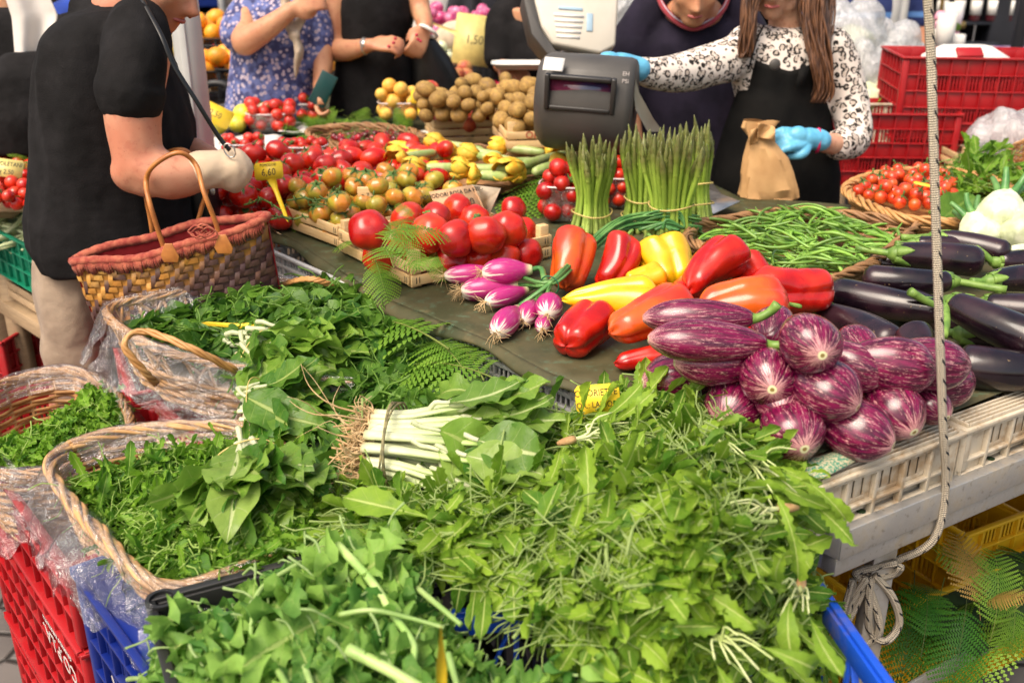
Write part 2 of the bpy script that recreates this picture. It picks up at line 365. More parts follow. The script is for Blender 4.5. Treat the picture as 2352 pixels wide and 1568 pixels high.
def spear():
    b=NB("asparagus_spear"); s=b.sep(b.attr()); v=s[1]; o=b.obj()
    c=b.mix(b.noise(o,30,3),(.23,.38,.045),(.33,.46,.065)); c=b.mix(b.ramp(v,0,.35,.45,0),c,(.42,.48,.18))
    tip=b.mix(b.noise(o,90,3),(.12,.19,.03),(.15,.11,.05)); c=b.mix(b.ramp(v,.55,.82),c,tip)
    c=b.bright(c,b.ramp(b.rand(),0,1,.8,1.2))
    return b.end(b.principled(c,.4,b.bump(b.noise(o,120,2),.3,.002),spec=.5))
M_ASP=spear()
M_BEAN=plain("green_bean_skin",(.12,.27,.03),(.21,.38,.06),40,.35,vary=.3)
def wicker(name,c1,c2,rough=.5):
    b=NB(name); o=b.obj(); s=b.sep(b.attr()); n=b.noise(o,28,4)
    c=b.mix(b.ramp(n,.3,.7),c1,c2); c=b.mix(b.ramp(b.noise(o,9,3),.55,.75,0,.6),c,tuple(x*.35 for x in c1))
    return b.end(b.principled(c,rough,b.bump(b.noise(b.vscale(o,(1,1,3)),130,3),.3,.001)))
M_WICK=wicker("willow_wicker",(.42,.20,.06),(.58,.32,.12))
M_WICKD=wicker("dark_wicker",(.24,.12,.05),(.36,.19,.08))
M_WICKH=wicker("willow_wicker_pale",(.46,.24,.09),(.62,.37,.16))
def wood(name,c1,c2):
    b=NB(name); o=b.obj(); g=b.noise(b.vscale(o,(3,3,40)),4,4,.6,.6)
    c=b.mix(b.ramp(g,.3,.7),c1,c2); c=b.mix(b.ramp(b.noise(o,12,3),.6,.8,0,.5),c,tuple(x*.45 for x in c1)); c=b.bright(c,b.ramp(b.rand(),0,1,.85,1.1))
    return b.end(b.principled(c,.65,b.bump(g,.25,.002)))
M_WOOD=wood("crate_wood",(.62,.40,.18),(.70,.50,.26)); M_WOODO=wood("old_wood",(.36,.25,.15),(.48,.34,.20))
M_STAPLE=plain("crate_staple",(.05,.04,.03),None,30,.6)
def plast(name,c,dirt=(.25,.17,.09),rough=.35,d=.5,lo=.52):
    b=NB(name); o=b.obj(); n=b.noise(o,9,5,.65); n2=b.noise(o,60,3)
    cc=b.mix(b.ramp(b.noise(o,4,2),.3,.7),c,tuple(x*.85 for x in c)); cc=b.mix(b.ramp(b.math('ADD',b.math('MULTIPLY',n,.7),b.math('MULTIPLY',n2,.3)),lo,lo+.16,0,d),cc,dirt)
    return b.end(b.principled(cc,b.ramp(n,.3,.7,rough,rough+.2),b.bump(n2,.08,.001)))
M_PWHITE=plast("white_crate_plastic",(.64,.56,.43),(.36,.23,.11),.45,.75,.47); M_PGREY=plast("grey_crate_plastic",(.50,.50,.50),(.25,.22,.2),.5,.5)
M_PRED=M_PRED; M_PLRED=plast("red_crate_plastic",(.38,.008,.012),(.24,.05,.04),.35,.4); M_PLBLUE=plast("blue_crate_plastic",(.004,.018,.19),(.05,.06,.15),.3,.3)
M_PLBLUE2=plast("bright_blue_crate_plastic",(.010,.085,.60),(.20,.15,.12),.3,.45)
M_PLBLACK=plast("black_crate_plastic",(.018,.018,.019),(.07,.06,.05),.4,.35); M_PLYEL=plast("yellow_crate_plastic",(.78,.46,.012),(.40,.22,.04),.35,.3)
M_PLGREEN=plast("green_crate_plastic",(.005,.22,.12),(.03,.10,.06),.35,.2)
def alu():
    b=NB("aluminium_profile"); o=b.obj(); n=b.noise(o,7,5,.7); sc=b.noise(b.vscale(o,(6,6,90)),6,3)
    c=b.mix(b.ramp(n,.45,.65,0,.75),(.50,.49,.47),(.33,.26,.16)); c=b.mix(b.ramp(b.noise(o,90,2),.62,.7,0,.4),c,(.16,.12,.07))
    return b.end(b.principled(c,b.ramp(n,.3,.7,.32,.6),b.bump(sc,.08,.001),metal=b.ramp(n,.45,.7,.75,.15)))
M_ALU=alu()
def steel(name,c,rough): return plain(name,c,None,20,rough,metal=.9,vary=0)
M_STEEL=steel("brushed_steel",(.62,.60,.57),.38)
def cloth_table():
    b=NB("waxed_table_cloth"); o=b.obj(); n=b.noise(o,6,5,.65); n2=b.noise(o,38,4,.7)
    c=b.mix(b.ramp(n,.35,.65),(.040,.046,.020),(.085,.075,.036)); c=b.mix(b.ramp(n2,.54,.66,0,.45),c,(.09,.16,.10)); c=b.mix(b.ramp(b.noise(o,15,3),.58,.72,0,.35),c,(.18,.13,.06))
    return b.end(b.principled(c,b.ramp(n,.3,.7,.5,.7),b.bump(b.noise(o,25,4),.25,.004),spec=.3))
M_CLOTH=cloth_table()
def canvas_green():
    b=NB("woven_green_canvas"); o=b.obj(); n=b.noise(o,260,2,.7); c=b.mix(b.ramp(n,.42,.58),(.05,.22,.14),(.46,.42,.27))
    return b.end(b.principled(c,.8,b.bump(n,.4,.001)))
M_CANVAS=canvas_green()
def film(name,tint=(.9,.9,.92),white=.0,gl=.30,wv=.13):
    b=NB(name); o=b.obj(); n=b.noise(o,18,5,.7,1.2); n2=b.noise(b.vscale(o,(1,1,.35)),60,4,.7,.8); h=b.math('ADD',n,b.math('MULTIPLY',n2,.5)); bp=b.bump(h,1.0,.012)
    tr=node(b.nt,"ShaderNodeBsdfTransparent"); tr.inputs[0].default_value=(*tint,1)
    g=node(b.nt,"ShaderNodeBsdfGlossy"); g.inputs['Roughness'].default_value=.12; g.inputs[0].default_value=(1,1,1,1); b.l(bp,g.inputs['Normal'])
    df=node(b.nt,"ShaderNodeBsdfDiffuse"); df.inputs[0].default_value=(.8,.8,.82,1); b.l(bp,df.inputs['Normal'])
    m1=node(b.nt,"ShaderNodeMixShader"); b.l(b.ramp(n2,.45,.75,white,white+wv),m1.inputs[0]); b.l(tr.outputs[0],m1.inputs[1]); b.l(df.outputs[0],m1.inputs[2])
    fr=node(b.nt,"ShaderNodeLayerWeight"); fr.inputs[0].default_value=.25; b.l(bp,fr.inputs['Normal'])
    m2=node(b.nt,"ShaderNodeMixShader"); b.l(b.math('ADD',b.math('MULTIPLY',fr.outputs['Facing'],.35),gl*.35),m2.inputs[0]); b.l(m1.outputs[0],m2.inputs[1]); b.l(g.outputs[0],m2.inputs[2])
    return b.end(m2.outputs[0])
M_FILM=film("clear_plastic_film"); M_BAGW=film("milky_plastic_bag",(.9,.92,.9),.35,.2,.3); M_PUN=film("clear_punnet_plastic",(.97,.93,.93),.05,.35)
def skin(name,c1,c2):
    b=NB(name); o=b.obj(); n=b.noise(o,9,4); c=b.mix(b.ramp(n,.35,.65),c1,c2); c=b.mix(b.ramp(b.noise(o,55,4),.52,.70,0,.5),c,(.42,.13,.08)); c=b.mix(b.ramp(b.noise(o,210,1),.70,.76,0,.5),c,(.26,.10,.05))
    return b.end(b.principled(c,.5,b.bump(b.noise(o,120,3),.12,.001),sss=.12,spec=.4))
M_SKIN=skin("fair_reddish_skin",(.56,.27,.17),(.52,.20,.12)); M_SKIN2=skin("tanned_skin",(.56,.29,.16),(.50,.22,.12)); M_SKIN3=skin("light_skin",(.66,.38,.25),(.60,.31,.20))
def fabric(name,c1,c2=None,scale=12,rough=.85,bump=.3,sheen=.1,spec=.25):
    b=NB(name); o=b.obj(); c2=c2 or tuple(x*.7 for x in c1); n=b.noise(o,scale,4); c=b.mix(b.ramp(n,.35,.65),c1,c2)
    h=b.math('ADD',b.math('MULTIPLY',b.noise(o,7,3),1.6),b.math('MULTIPLY',b.noise(o,400,1),.1))
    return b.end(b.principled(c,rough,b.bump(h,bump,.012),sheen=sheen,spec=spec))
M_BLACKT=fabric("black_jersey",(.009,.0085,.009),(.015,.014,.015),sheen=.0,bump=.9,spec=.12); M_BEIGE=fabric("beige_cotton",(.27,.20,.145),(.34,.26,.19),bump=1.0); M_APRON=fabric("black_apron_cloth",(.006,.006,.006),(.010,.0095,.009),sheen=.0,spec=.12)
M_NAVY=fabric("dark_navy_jersey",(.012,.010,.020),(.020,.016,.032),sheen=.02,spec=.15); M_COLLAR=fabric("red_collar_rib",(.40,.06,.08)); M_COLLARW=fabric("pale_collar_rib",(.6,.55,.65)); M_BANDAGE=fabric("beige_bandage",(.62,.48,.34),(.56,.43,.30),bump=.5)
M_GLOVE=plain("blue_nitrile_glove",(.10,.38,.60),(.14,.46,.68),30,.4,vary=0,bump=.3,bscale=50); M_SCARF=fabric("taupe_scarf",(.38,.30,.22),(.50,.41,.31),30,bump=.8)
M_BLUESH=fabric("royal_blue_shirt",(.015,.05,.32)); M_DARKC=fabric("dark_cloth",(.02,.02,.028)); M_GREYSH=fabric("pale_grey_apron",(.74,.70,.66),(.68,.64,.60))
M_LEATHER=plain("tan_leather",(.50,.19,.045),(.36,.12,.03),25,.4,vary=0); M_BLKLEA=plain("black_leather",(.01,.01,.01),None,20,.35,vary=0)
def leopard():
    b=NB("leopard_print_jersey"); o=b.obj(); o2=node(b.nt,"ShaderNodeVectorMath",operation='ADD'); nn=node(b.nt,"ShaderNodeTexNoise"); b.l(o,nn.inputs['Vector']); nn.inputs['Scale'].default_value=40
    sc=node(b.nt,"ShaderNodeVectorMath",operation='SCALE'); b.l(nn.outputs['Color'],sc.inputs[0]); sc.inputs['Scale'].default_value=.012; b.l(o,o2.inputs[0]); b.l(sc.outputs[0],o2.inputs[1]); v=b.voro(o2.outputs[0],48,'F1')
    dd=v[0]; ring=b.math('MULTIPLY',b.ramp(dd,.26,.33),b.ramp(dd,.50,.57,1,0)); brk=b.ramp(b.noise(o,85,2),.40,.48); f=b.math('MULTIPLY',ring,brk)
    inner=b.mix(b.ramp(dd,.25,.32,1,0),(.74,.66,.60),(.50,.42,.36)); return b.end(b.principled(b.mix(f,inner,(.02,.017,.016)),.85,b.bump(b.noise(o,8,3),.25,.01),spec=.2))
M_LEO=leopard()
def floral():
    b=NB("blue_floral_cotton"); o=b.obj(); v=b.voro(o,48,'F1'); n=b.noise(o,25,3)
    c=b.mix(b.ramp(n,.4,.6),(.035,.040,.13),(.12,.15,.36)); c=b.mix(b.ramp(v[0],.30,.40,1,0),c,(.50,.42,.50)); c=b.mix(b.ramp(v[0],.08,.16,1,0),c,(.10,.06,.14))
    return b.end(b.principled(c,.85,b.bump(b.noise(o,8,3),.3,.012)))
M_FLOR=floral()
def stripes():
    b=NB("navy_striped_jersey"); o=b.obj(); z=b.sep(o)[2]; f=b.ramp(b.math('SINE',b.math('MULTIPLY',z,42.)),.72,.85); return b.end(b.principled(b.mix(f,(.012,.025,.12),(.10,.24,.55)),.8))
M_STRIPEY=stripes()
def haircol(name,c1,c2):
    b=NB(name); a=b.sep(b.attr()); o=b.obj(); n=b.noise(b.vscale(o,(6,6,1)),22,3); return b.end(b.principled(b.mix(b.ramp(n,.35,.65),c1,c2),.42,b.bump(n,.5,.003),spec=.5))
M_HAIR=haircol("brown_hair",(.05,.020,.010),(.17,.075,.035)); M_HAIRG=haircol("grey_blond_hair",(.35,.30,.24),(.55,.50,.42)); M_HAIRD=haircol("dark_hair",(.02,.012,.01),(.05,.03,.02))
M_SCALE=plain("grey_scale_housing",(.050,.047,.044),(.065,.060,.055),6,.5,bump=.15,bscale=300,vary=0); M_SCALED=plain("dark_scale_bezel",(.03,.028,.027),None,6,.4,vary=0); M_SCALEW=plain("cream_scale_housing",(.62,.58,.50),(.56,.52,.44),6,.35,vary=0)
def screen():
    b=NB("scale_display_glass"); o=b.obj(); n=b.noise(o,9,3,.5,1.); c=b.mix(b.ramp(n,.4,.6),(.03,.035,.12),(.16,.03,.07)); return b.end(b.principled(c,.08,spec=.8,coat=.6))
M_SCREEN=screen()
M_TAG=plain("yellow_price_tag",(.86,.60,.03),(.82,.55,.03),20,.45); M_TAGL=plain("pale_yellow_tag",(.80,.66,.22),None,20,.5); M_INK=plain("black_marker_ink",(.015,.013,.012),None,20,.7,vary=0); M_REDINK=plain("red_stamp_ink",(.45,.05,.03),None,20,.7,vary=0); M_WINK=plain("pale_print",(.62,.56,.54),None,20,.6,vary=0)
M_CARD=plain("brown_cardboard",(.52,.33,.19),(.46,.28,.15),30,.8,vary=0); M_CARDL=plain("pale_cardboard",(.62,.50,.36),None,30,.8,vary=0); M_KRAFT=plain("kraft_paper",(.56,.33,.14),(.48,.27,.11),14,.7,bump=.6,bscale=30,vary=0); M_PAPER=plain("white_paper",(.78,.76,.72),(.70,.68,.64),18,.7,vary=.05)
M_RUBBER=plain("pale_rubber_band",(.62,.48,.16),None,20,.5); M_TIE=plain("green_wire_tie",(.01,.12,.05),None,20,.4); M_RAFFIA=plain("raffia_tie",(.12,.11,.05),(.28,.24,.11),90,.6)
def ropem():
    b=NB("braided_rope"); s=b.sep(b.attr()); o=b.obj(); a=b.math('MULTIPLY',s[0],6.2832); w=b.math('MULTIPLY',s[2],1.0)
    k=b.math('MULTIPLY',b.math('SINE',b.math('ADD',b.math('MULTIPLY',s[0],6.2832*4),b.math('MULTIPLY',s[2],900.))),b.math('SINE',b.math('SUBTRACT',b.math('MULTIPLY',s[0],6.2832*4),b.math('MULTIPLY',s[2],900.))))
    c=b.mix(b.noise(o,60,3),(.66,.58,.45),(.48,.41,.31)); fl=b.math('MULTIPLY',b.ramp(b.math('SINE',b.math('ADD',b.math('MULTIPLY',s[2],6.2832/.034),b.math('MULTIPLY',s[0],6.2832*2))),.78,.84),b.ramp(b.math('SINE',b.math('MULTIPLY',s[0],6.2832*2)),-.1,.15))
    return b.end(b.principled(b.mix(fl,c,(.012,.013,.02)),.9,b.bump(k,1.,.002)))
M_ROPE=ropem()
M_PALEMETAL=plain("painted_pole_metal",(.60,.61,.60),(.50,.51,.50),5,.35,vary=0)
M_SHOP=plain("shop_front_dark_paint",(.022,.024,.032),None,3,.4,vary=0); M_GOLD=steel("brass_rail",(.75,.52,.20),.3); M_GLASSD=plain("dark_window_glass",(.02,.012,.014),None,5,.1,vary=0,coat=.5); M_STONE=plain("pale_wall_plaster",(.52,.42,.37),(.46,.37,.33),2,.8,vary=0)
def paving():
    b=NB("cobbled_paving"); o=b.obj(); v=b.voro(o,9,'DISTANCE_TO_EDGE',.35); n=b.noise(o,4,4); c=b.mix(n,(.10,.09,.085),(.20,.18,.17)); c=b.mix(b.ramp(v[0],.02,.08,1,0),c,(.03,.027,.024)); return b.end(b.principled(c,.75,b.bump(b.ramp(v[0],0,.12),.8,.01)))
M_PAVE=paving()
def gingham():
    b=NB("purple_check_cloth"); s=b.sep(b.obj()); x=b.ramp(b.math('SINE',b.math('MULTIPLY',s[0],70.)),-.1,.1); z=b.ramp(b.math('SINE',b.math('MULTIPLY',b.math('ADD',s[1],s[2]),70.)),-.1,.1); f=b.math('MULTIPLY',b.math('ADD',x,z),.5); return b.end(b.principled(b.mix(f,(.75,.55,.68),(.20,.05,.30)),.8))
M_GING=gingham()
def weavebag():
    b=NB("twill_palm_weave"); s=b.sep(b.attr()); o=b.obj()
    n=b.noise(b.comb(b.math('MULTIPLY',s[0],3.),b.math('MULTIPLY',s[1],1.2),0.),1.6,3); r=s[2]
    strand=b.noise(o,90,3)
    pur=b.ramp(b.math('ADD',b.math('ADD',b.math('MULTIPLY',n,.5),b.math('MULTIPLY',r,.34)),b.math('ADD',b.math('MULTIPLY',s[1],.40),b.math('MULTIPLY',s[0],.22))),.52,.66)
    c=b.mix(b.ramp(b.math('ADD',b.math('MULTIPLY',strand,.5),b.math('MULTIPLY',r,.5)),.25,.75),(.42,.18,.03),(.78,.44,.11)); c=b.mix(b.math('MULTIPLY',pur,.93),c,b.mix(strand,(.020,.008,.020),(.07,.03,.045)))
    return b.end(b.principled(c,.45,b.bump(strand,.5,.002)))
M_BAGW2=weavebag(); M_BAGRIM=fabric("faded_red_raffia",(.27,.045,.032),(.42,.12,.07),60,.8,bump=.8); M_BAGIN=fabric("red_lining",(.30,.01,.015))
# ---------------------------------------------------------------- setting
g=G(); g.sheet(np.array([[(x,y,0.0) for y in np.linspace(-4,60,9)] for x in np.linspace(-30,30,9)])); tag(g.obj('ground',M_PAVE,smooth=False),None,None,None,'structure')

def panel(g,o,sd,nd,L,H,style,t=.003):
    """a moulded crate wall: o bottom corner, sd along, nd outwards"""
    o=np.asarray(o,float); sd=np.asarray(sd,float); nd=np.asarray(nd,float); M=np.column_stack([sd,nd,(0,0,1.)])
    def bx(s0,s1,z0,z1,n0,n1): g.box(o+sd*(s0+s1)/2+nd*(n0+n1)/2+np.array((0,0,(z0+z1)/2)),(s1-s0,n1-n0,z1-z0),M)
    if style=='white':
        n=max(2,round(L/.062)); dx=L/n; zt=H*.90
        bx(0,L,H*.86,zt,-.010,.002); bx(0,L,H*.27,H*.33,-.010,.001); bx(0,L,0,H*.04,-.010,.001)
        for i in range(n+1): s=i*dx; bx(max(0,s-.0035),min(L,s+.0035),.001,zt-.001,-.011,.0015)
        for i in range(n):
            a=i*dx+.004;b=(i+1)*dx-.004
            if i==0 or i==n-1: bx(a,b,H*.04,H*.86,-.010,-.007)
            else:
                w=(b-a); z0,z1=H*.42,H*.86
                for k in range(3):
                    bx(a+w*(0,.36,.72)[k],a+w*(.28,.64,1)[k],z0,z1,-.010,-.0075)
                bx(a,b,H*.33,z0,-.010,-.0075); 
    elif style=='grid':
        nz=max(3,round(H/.058)); dz=H/nz; n=max(3,round(L/.062)); dx=L/n
        for k in range(nz+1): z=k*dz; bx(0,L,max(0,z-.0022),min(H,z+.0022),-.012,0 if 0<k<nz else .006)
        for i in range(n+1): s=i*dx; bx(max(0,s-.002),min(L,s+.002),.003,H-.003,-.013,-.0008)
        for i in range(n):
            for k in range(nz):
                a=i*dx+.002;b=(i+1)*dx-.002;z0=k*dz+.0022;z1=(k+1)*dz-.0022
                if (k%2==1 and 0<i<n-1):
                    m=4; w=(b-a)/(2*m+1)
                    for q in range(m+1): bx(a+2*q*w,a+(2*q+1)*w,z0,z1,-.013,-.010)
                else: bx(a,b,z0,z1,-.013,-.010)
    elif style=='slats':
        nz=3; dz=H/nz; n=max(3,round(L/.085)); dx=L/n
        for k in range(nz+1): z=k*dz; bx(0,L,max(0,z-.004),min(H,z+.004),-.010,.001 if 0<k<nz else .005)
        for i in range(n+1): s=i*dx; bx(max(0,s-.003),min(L,s+.003),.005,H-.005,-.010,.0005)
        for k in range(nz):
            m=int(L/.0135)
            for q in range(m): s=(q+.5)*L/m; bx(s-.0026,s+.0026,k*dz+.004,(k+1)*dz-.004,-.008,-.004)
    elif style=='open':
        bx(0,L,H-.030,H,-.010,0); bx(0,L,0,.02,-.008,0); bx(0,L,H*.48,H*.53,-.007,-.001)
        n=max(2,round(L/.11))
        for i in range(n+1):
            s=i*L/n; bx(max(0,s-.004),min(L,s+.004),.02,H-.022,-.007,-.001)
        for i in range(n):
            a=o+sd*(i*L/n+.006)+nd*-.003+np.array((0,0,.02)); b=o+sd*((i+1)*L/n-.006)+nd*-.003+np.array((0,0,H-.022))
            g.bar(a,b,.004,.010,up=nd)
def plastic_crate(label,loc,rz,L,W,H,m,style,group=None,rimw=.012,cat='crate',open_posts=False,filled=True,dirty_rim=False,name='plastic_crate'):
    t=thing(name,label,cat,loc,rz,group)
    X,Y=np.array((1.,0,0)),np.array((0,1.,0))
    for o,sd,nd,l in(((.004,0,0),X,-Y,L-.008),((.004,W,0),X,Y,L-.008),((0,.004,0),Y,-X,W-.008),((L,.004,0),Y,X,W-.008)):
        g=G(); panel(g,o,sd,nd,l,H-.002,style); g.obj('side_panel',m,t,smooth=False,bevel=.0008)
    g=G(); g.box((L/2,W/2,.005),(L-.03,W-.03,.006)); g.obj('base',m,t,smooth=False)
    g=G()
    if style=='white':     # broad flanged rim with moulded grooves
        z=H; rw=.045
        for (a,b,c_,d_) in ((-.006,L+.006,-.006,rw),(-.006,L+.006,W-rw,W+.006)):
            g.box(((a+b)/2,(c_+d_)/2,z-.004),(b-a,d_-c_,.008))
            for k in range(5): 
                yy=c_+.007+k*(d_-c_-.014)/4; g.box(((a+b)/2,yy,z+.0035),(b-a-.03,.0028,.008))
            for xx in (a+.012,b-.012): g.box((xx,(c_+d_)/2,z+.0035),(.0028,d_-c_-.012,.008))
        for xx in (rw*.4,L-rw*.4): g.box((xx,W/2,z-.0045),(rw*.8,W-2*rw,.007))
    else:
        r=rimw
        g.box((L/2,-.001,H),(L+.008,r,.008)); g.box((L/2,W+.001,H),(L+.008,r,.008)); g.box((-.001,W/2,H+.0005),(r,W-r,.008)); g.box((L+.001,W/2,H+.0005),(r,W-r,.008))
    g.obj('rim',m,t,smooth=False,bevel=.0015)
    for x in(0,L):
        for y in(0,W):
            g=G()
            if open_posts:
                pr=[(.012,0),(.0195,.002),(.0195,H-.001),(.022,H+.003),(.022,H+.009),(.0165,H+.009),(.0155,H-.14),(.0001,H-.14)]
                g.lathe(pr,20,loc=(x+(.014 if x==0 else -.014),y+(.014 if y==0 else -.014),0)); g.obj('corner_post',m,t,smooth=True,angle=40)
            else:
                sx=1 if x==0 else -1; sy=1 if y==0 else -1
                g.box((x+sx*.012,y+sy*.012,H/2),(.026,.026,H-.012)); 
                g.obj('corner_post',m,t,smooth=False,bevel=.006)
    return t
def wood_crate(label,loc,rz,L,W,H,group=None,stamp=None,rows=2,m=None,name='wooden_crate',nail=True):
    m=m or M_WOOD; t=thing(name,label,'crate',loc,rz,group); th=.006
    zz=[(.006,.030),(.036,.060),(.066,.09),(.096,.12)][:rows]; hh=H
    for y in(0,W):
        for z0,z1 in zz:
            g=G(); g.box((L/2,y,(z0+z1)/2),(L,th,z1-z0)); g.obj('slat',m,t,smooth=False,bevel=.001)
    for x in(0,L):
        for z0,z1 in zz:
            g=G(); g.box((x,W/2,(z0+z1)/2+.001),(th,W-th*2-.001,z1-z0)); g.obj('slat',m,t,smooth=False,bevel=.001)
    for x in(0,L):
        for y in(0,W):
            g=G(); sx=1 if x==0 else -1; sy=1 if y==0 else -1
            g.box((x+sx*.017,y+sy*.014,hh/2),(.026,.020,hh)); g.obj('corner_post',m,t,smooth=False,bevel=.0015)
    g=G()
    for k in range(6): g.box((L*(k+.5)/6,W/2,.004),(L/6-.012,W-.014,.004))
    g.obj('base',m,t,smooth=False)
    if nail:
        g=G()
        for y,s in((0,-1),(W,1)):
            for z0,z1 in zz:
                for x in (.012,.02,L*.33,L*.66,L-.02,L-.012): g.box((x,y+s*(th/2+.0004),(z0+z1)/2),(.0016,.001,(z1-z0)*.6))
        for x,s in((0,-1),(L,1)):
            for z0,z1 in zz:
                for y in(.014,.022,W-.022,W-.014): g.box((x+s*(th/2+.0004),y,(z0+z1)/2),(.001,.0016,(z1-z0)*.6))
        g.obj('staple',M_STAPLE,t,smooth=False)
    if stamp:
        for (txt,sz,x,z) in stamp: text_mesh('stamp',txt,sz,M_REDINK,t,(x,-th/2-.0006,z),(math.pi/2,0,0),.0003)
    return t
def round_loop(C,n=200,it=4,sharp=.8):
    P=np.array(C,float)
    for _ in range(it):
        Q=np.roll(P,-1,axis=0); P=np.stack([sharp*P+(1-sharp)*Q,(1-sharp)*P+sharp*Q],1).reshape(-1,3) if _==0 else np.stack([.75*P+.25*Q,.25*P+.75*Q],1).reshape(-1,3)
    D=np.linalg.norm(np.roll(P,-1,0)-P,axis=1); S=np.concatenate([[0],np.cumsum(D)]); PP=np.vstack([P,P[:1]]); t=np.linspace(0,S[-1],n,endpoint=False)
    return np.column_stack([np.interp(t,S,PP[:,k]) for k in range(3)]),S[-1]
def closed_tube(g,P,r,seg=6):
    P=np.vstack([P,P[:1]]); n=len(P); r=np.broadcast_to(np.asarray(r,float),(n,)); T=np.roll(P[:-1],-1,0)-np.roll(P[:-1],1,0); T=np.vstack([T,T[:1]]); T/=np.linalg.norm(T,axis=1)[:,None]+1e-9
    B=np.cross(T,(0,0,1.)); B/=np.linalg.norm(B,axis=1)[:,None]+1e-9; U=np.cross(B,T); a=np.arange(seg)*2*math.pi/seg
    V=(P[:,None]+r[:,None,None]*(np.cos(a)[None,:,None]*U[:,None]+np.sin(a)[None,:,None]*B[:,None])).reshape(-1,3)
    i=np.arange(n-1)[:,None]*seg; j=np.arange(seg)[None]; k=(j+1)%seg
    g.add(V,np.stack([i+j,i+k,i+seg+k,i+seg+j],-1).reshape(-1,4),np.column_stack([np.tile(a/6.283,n),np.repeat(np.linspace(0,1,n),seg),np.zeros(n*seg)]))
def wicker_basket(label,C,depth,inset,m,rows=12,rimr=.006,group=None,gap=0.0,handle=None,amp=.004,name='wicker_basket',rimm=None,bottom=True,strand=.0042,sharp=.8,twl=.13):
    """C: world rim corners in order"""
    P,S=round_loop(C,sharp=sharp); n=len(P); cen=P.mean(0); base=np.array((cen[0],cen[1],cen[2]-depth)); t=thing(name,label,'basket',base,0,group)
    rad=P-cen; rad[:,2]=0; out=rad/np.linalg.norm(rad,axis=1)[:,None]; s=np.arange(n)/n; stakes=max(12,int(S/.05)); 
    def ring(f,off=0.0,dz=0.0):      # f 0 at rim, 1 at base
        Q=P-out*(inset*f)[...,None] if isinstance(f,np.ndarray) else P-out*inset*f
        Q=Q.copy(); Q[:,2]-= depth*f; return Q+out*(off[:,None] if isinstance(off,np.ndarray) else off)+np.array((0,0,dz))
    g=G()
    for k in range(rows):
        f=(gap+(1-gap)*(k+.7)/rows); Q=ring(f,amp*np.sin(2*math.pi*stakes/2*s+k*math.pi)); Q[:,2]+=.0025*np.sin(2*math.pi*s*3+k)*.6+.0012*hashnoise(np.column_stack([s*30,s*0+k,s*0]),1,k); closed_tube(g,Q,strand*(1+.15*math.sin(k*2.3)),5)
    if gap>0: g.obj('woven_wall',m,t,world=True); g=G()
    for i in range(stakes):
        j=int(i*n/stakes); a=P[j]+np.array((0,0,-.002)); b=ring(1.0)[j]; g.tube([a,(a+b)/2,b],.0035,5)
    if gap>0:
        for i in range(stakes//2):
            j0=int(i*2*n/stakes); j1=int((i*2+3)*n/stakes)%n; q=ring(gap*1.1); top=P
            jm=(j0+int(1.5*n/stakes))%n; g.tube(smooth_path([q[j0],.5*(q[j0]+top[jm])+out[jm]*.006+(0,0,.012),top[jm]+out[jm]*.005,.5*(q[j1]+top[jm])+out[jm]*.006+(0,0,.012),q[j1]],12),.004,5)
    g.obj('stake' if gap>0 else 'woven_wall',m,t,world=True)
    g=G(); nn=n*2; P2=np.column_stack([np.interp(np.arange(nn)/2,np.arange(n+1),np.append(P[:,k],P[0,k])) for k in range(3)]); o2=np.column_stack([np.interp(np.arange(nn)/2,np.arange(n+1),np.append(out[:,k],out[0,k])) for k in range(3)])
    tw=max(4,int(S/twl)); s2=np.arange(nn)/nn
    for q in range(7):
        ph=2*math.pi*(tw*s2*(1 if q%2 else .8)+q/7); closed_tube(g,P2+o2*(np.cos(ph)*rimr*1.25*(1+.15*np.sin(s2*40+q)))[:,None]+np.column_stack([s2*0,s2*0,np.sin(ph)*rimr+.0015*np.sin(s2*55+q*2)]),rimr*(.50,.62,.44,.58,.52,.40,.55)[q],6)
    g.obj('rim',rimm or m,t,world=True)
    if bottom:
        g=G(); Q=ring(1.0); g.add(np.vstack([Q,Q.mean(0)[None]]),[(i,(i+1)%n,n) for i in range(n)]); g.obj('base',m,t,world=True,solid=.004)
    if handle:
        for H in handle:
            g=G(); a=smooth_path(H,30)
            for q in range(3):
                ph=2*math.pi*(4*np.linspace(0,1,30)+q/3); g.tube(a+np.column_stack([np.cos(ph)*.003,np.sin(ph)*.003,np.sin(ph+1)*.003]),.0042,6)
            g.obj('handle',m,t,world=True)
    return t,P,out
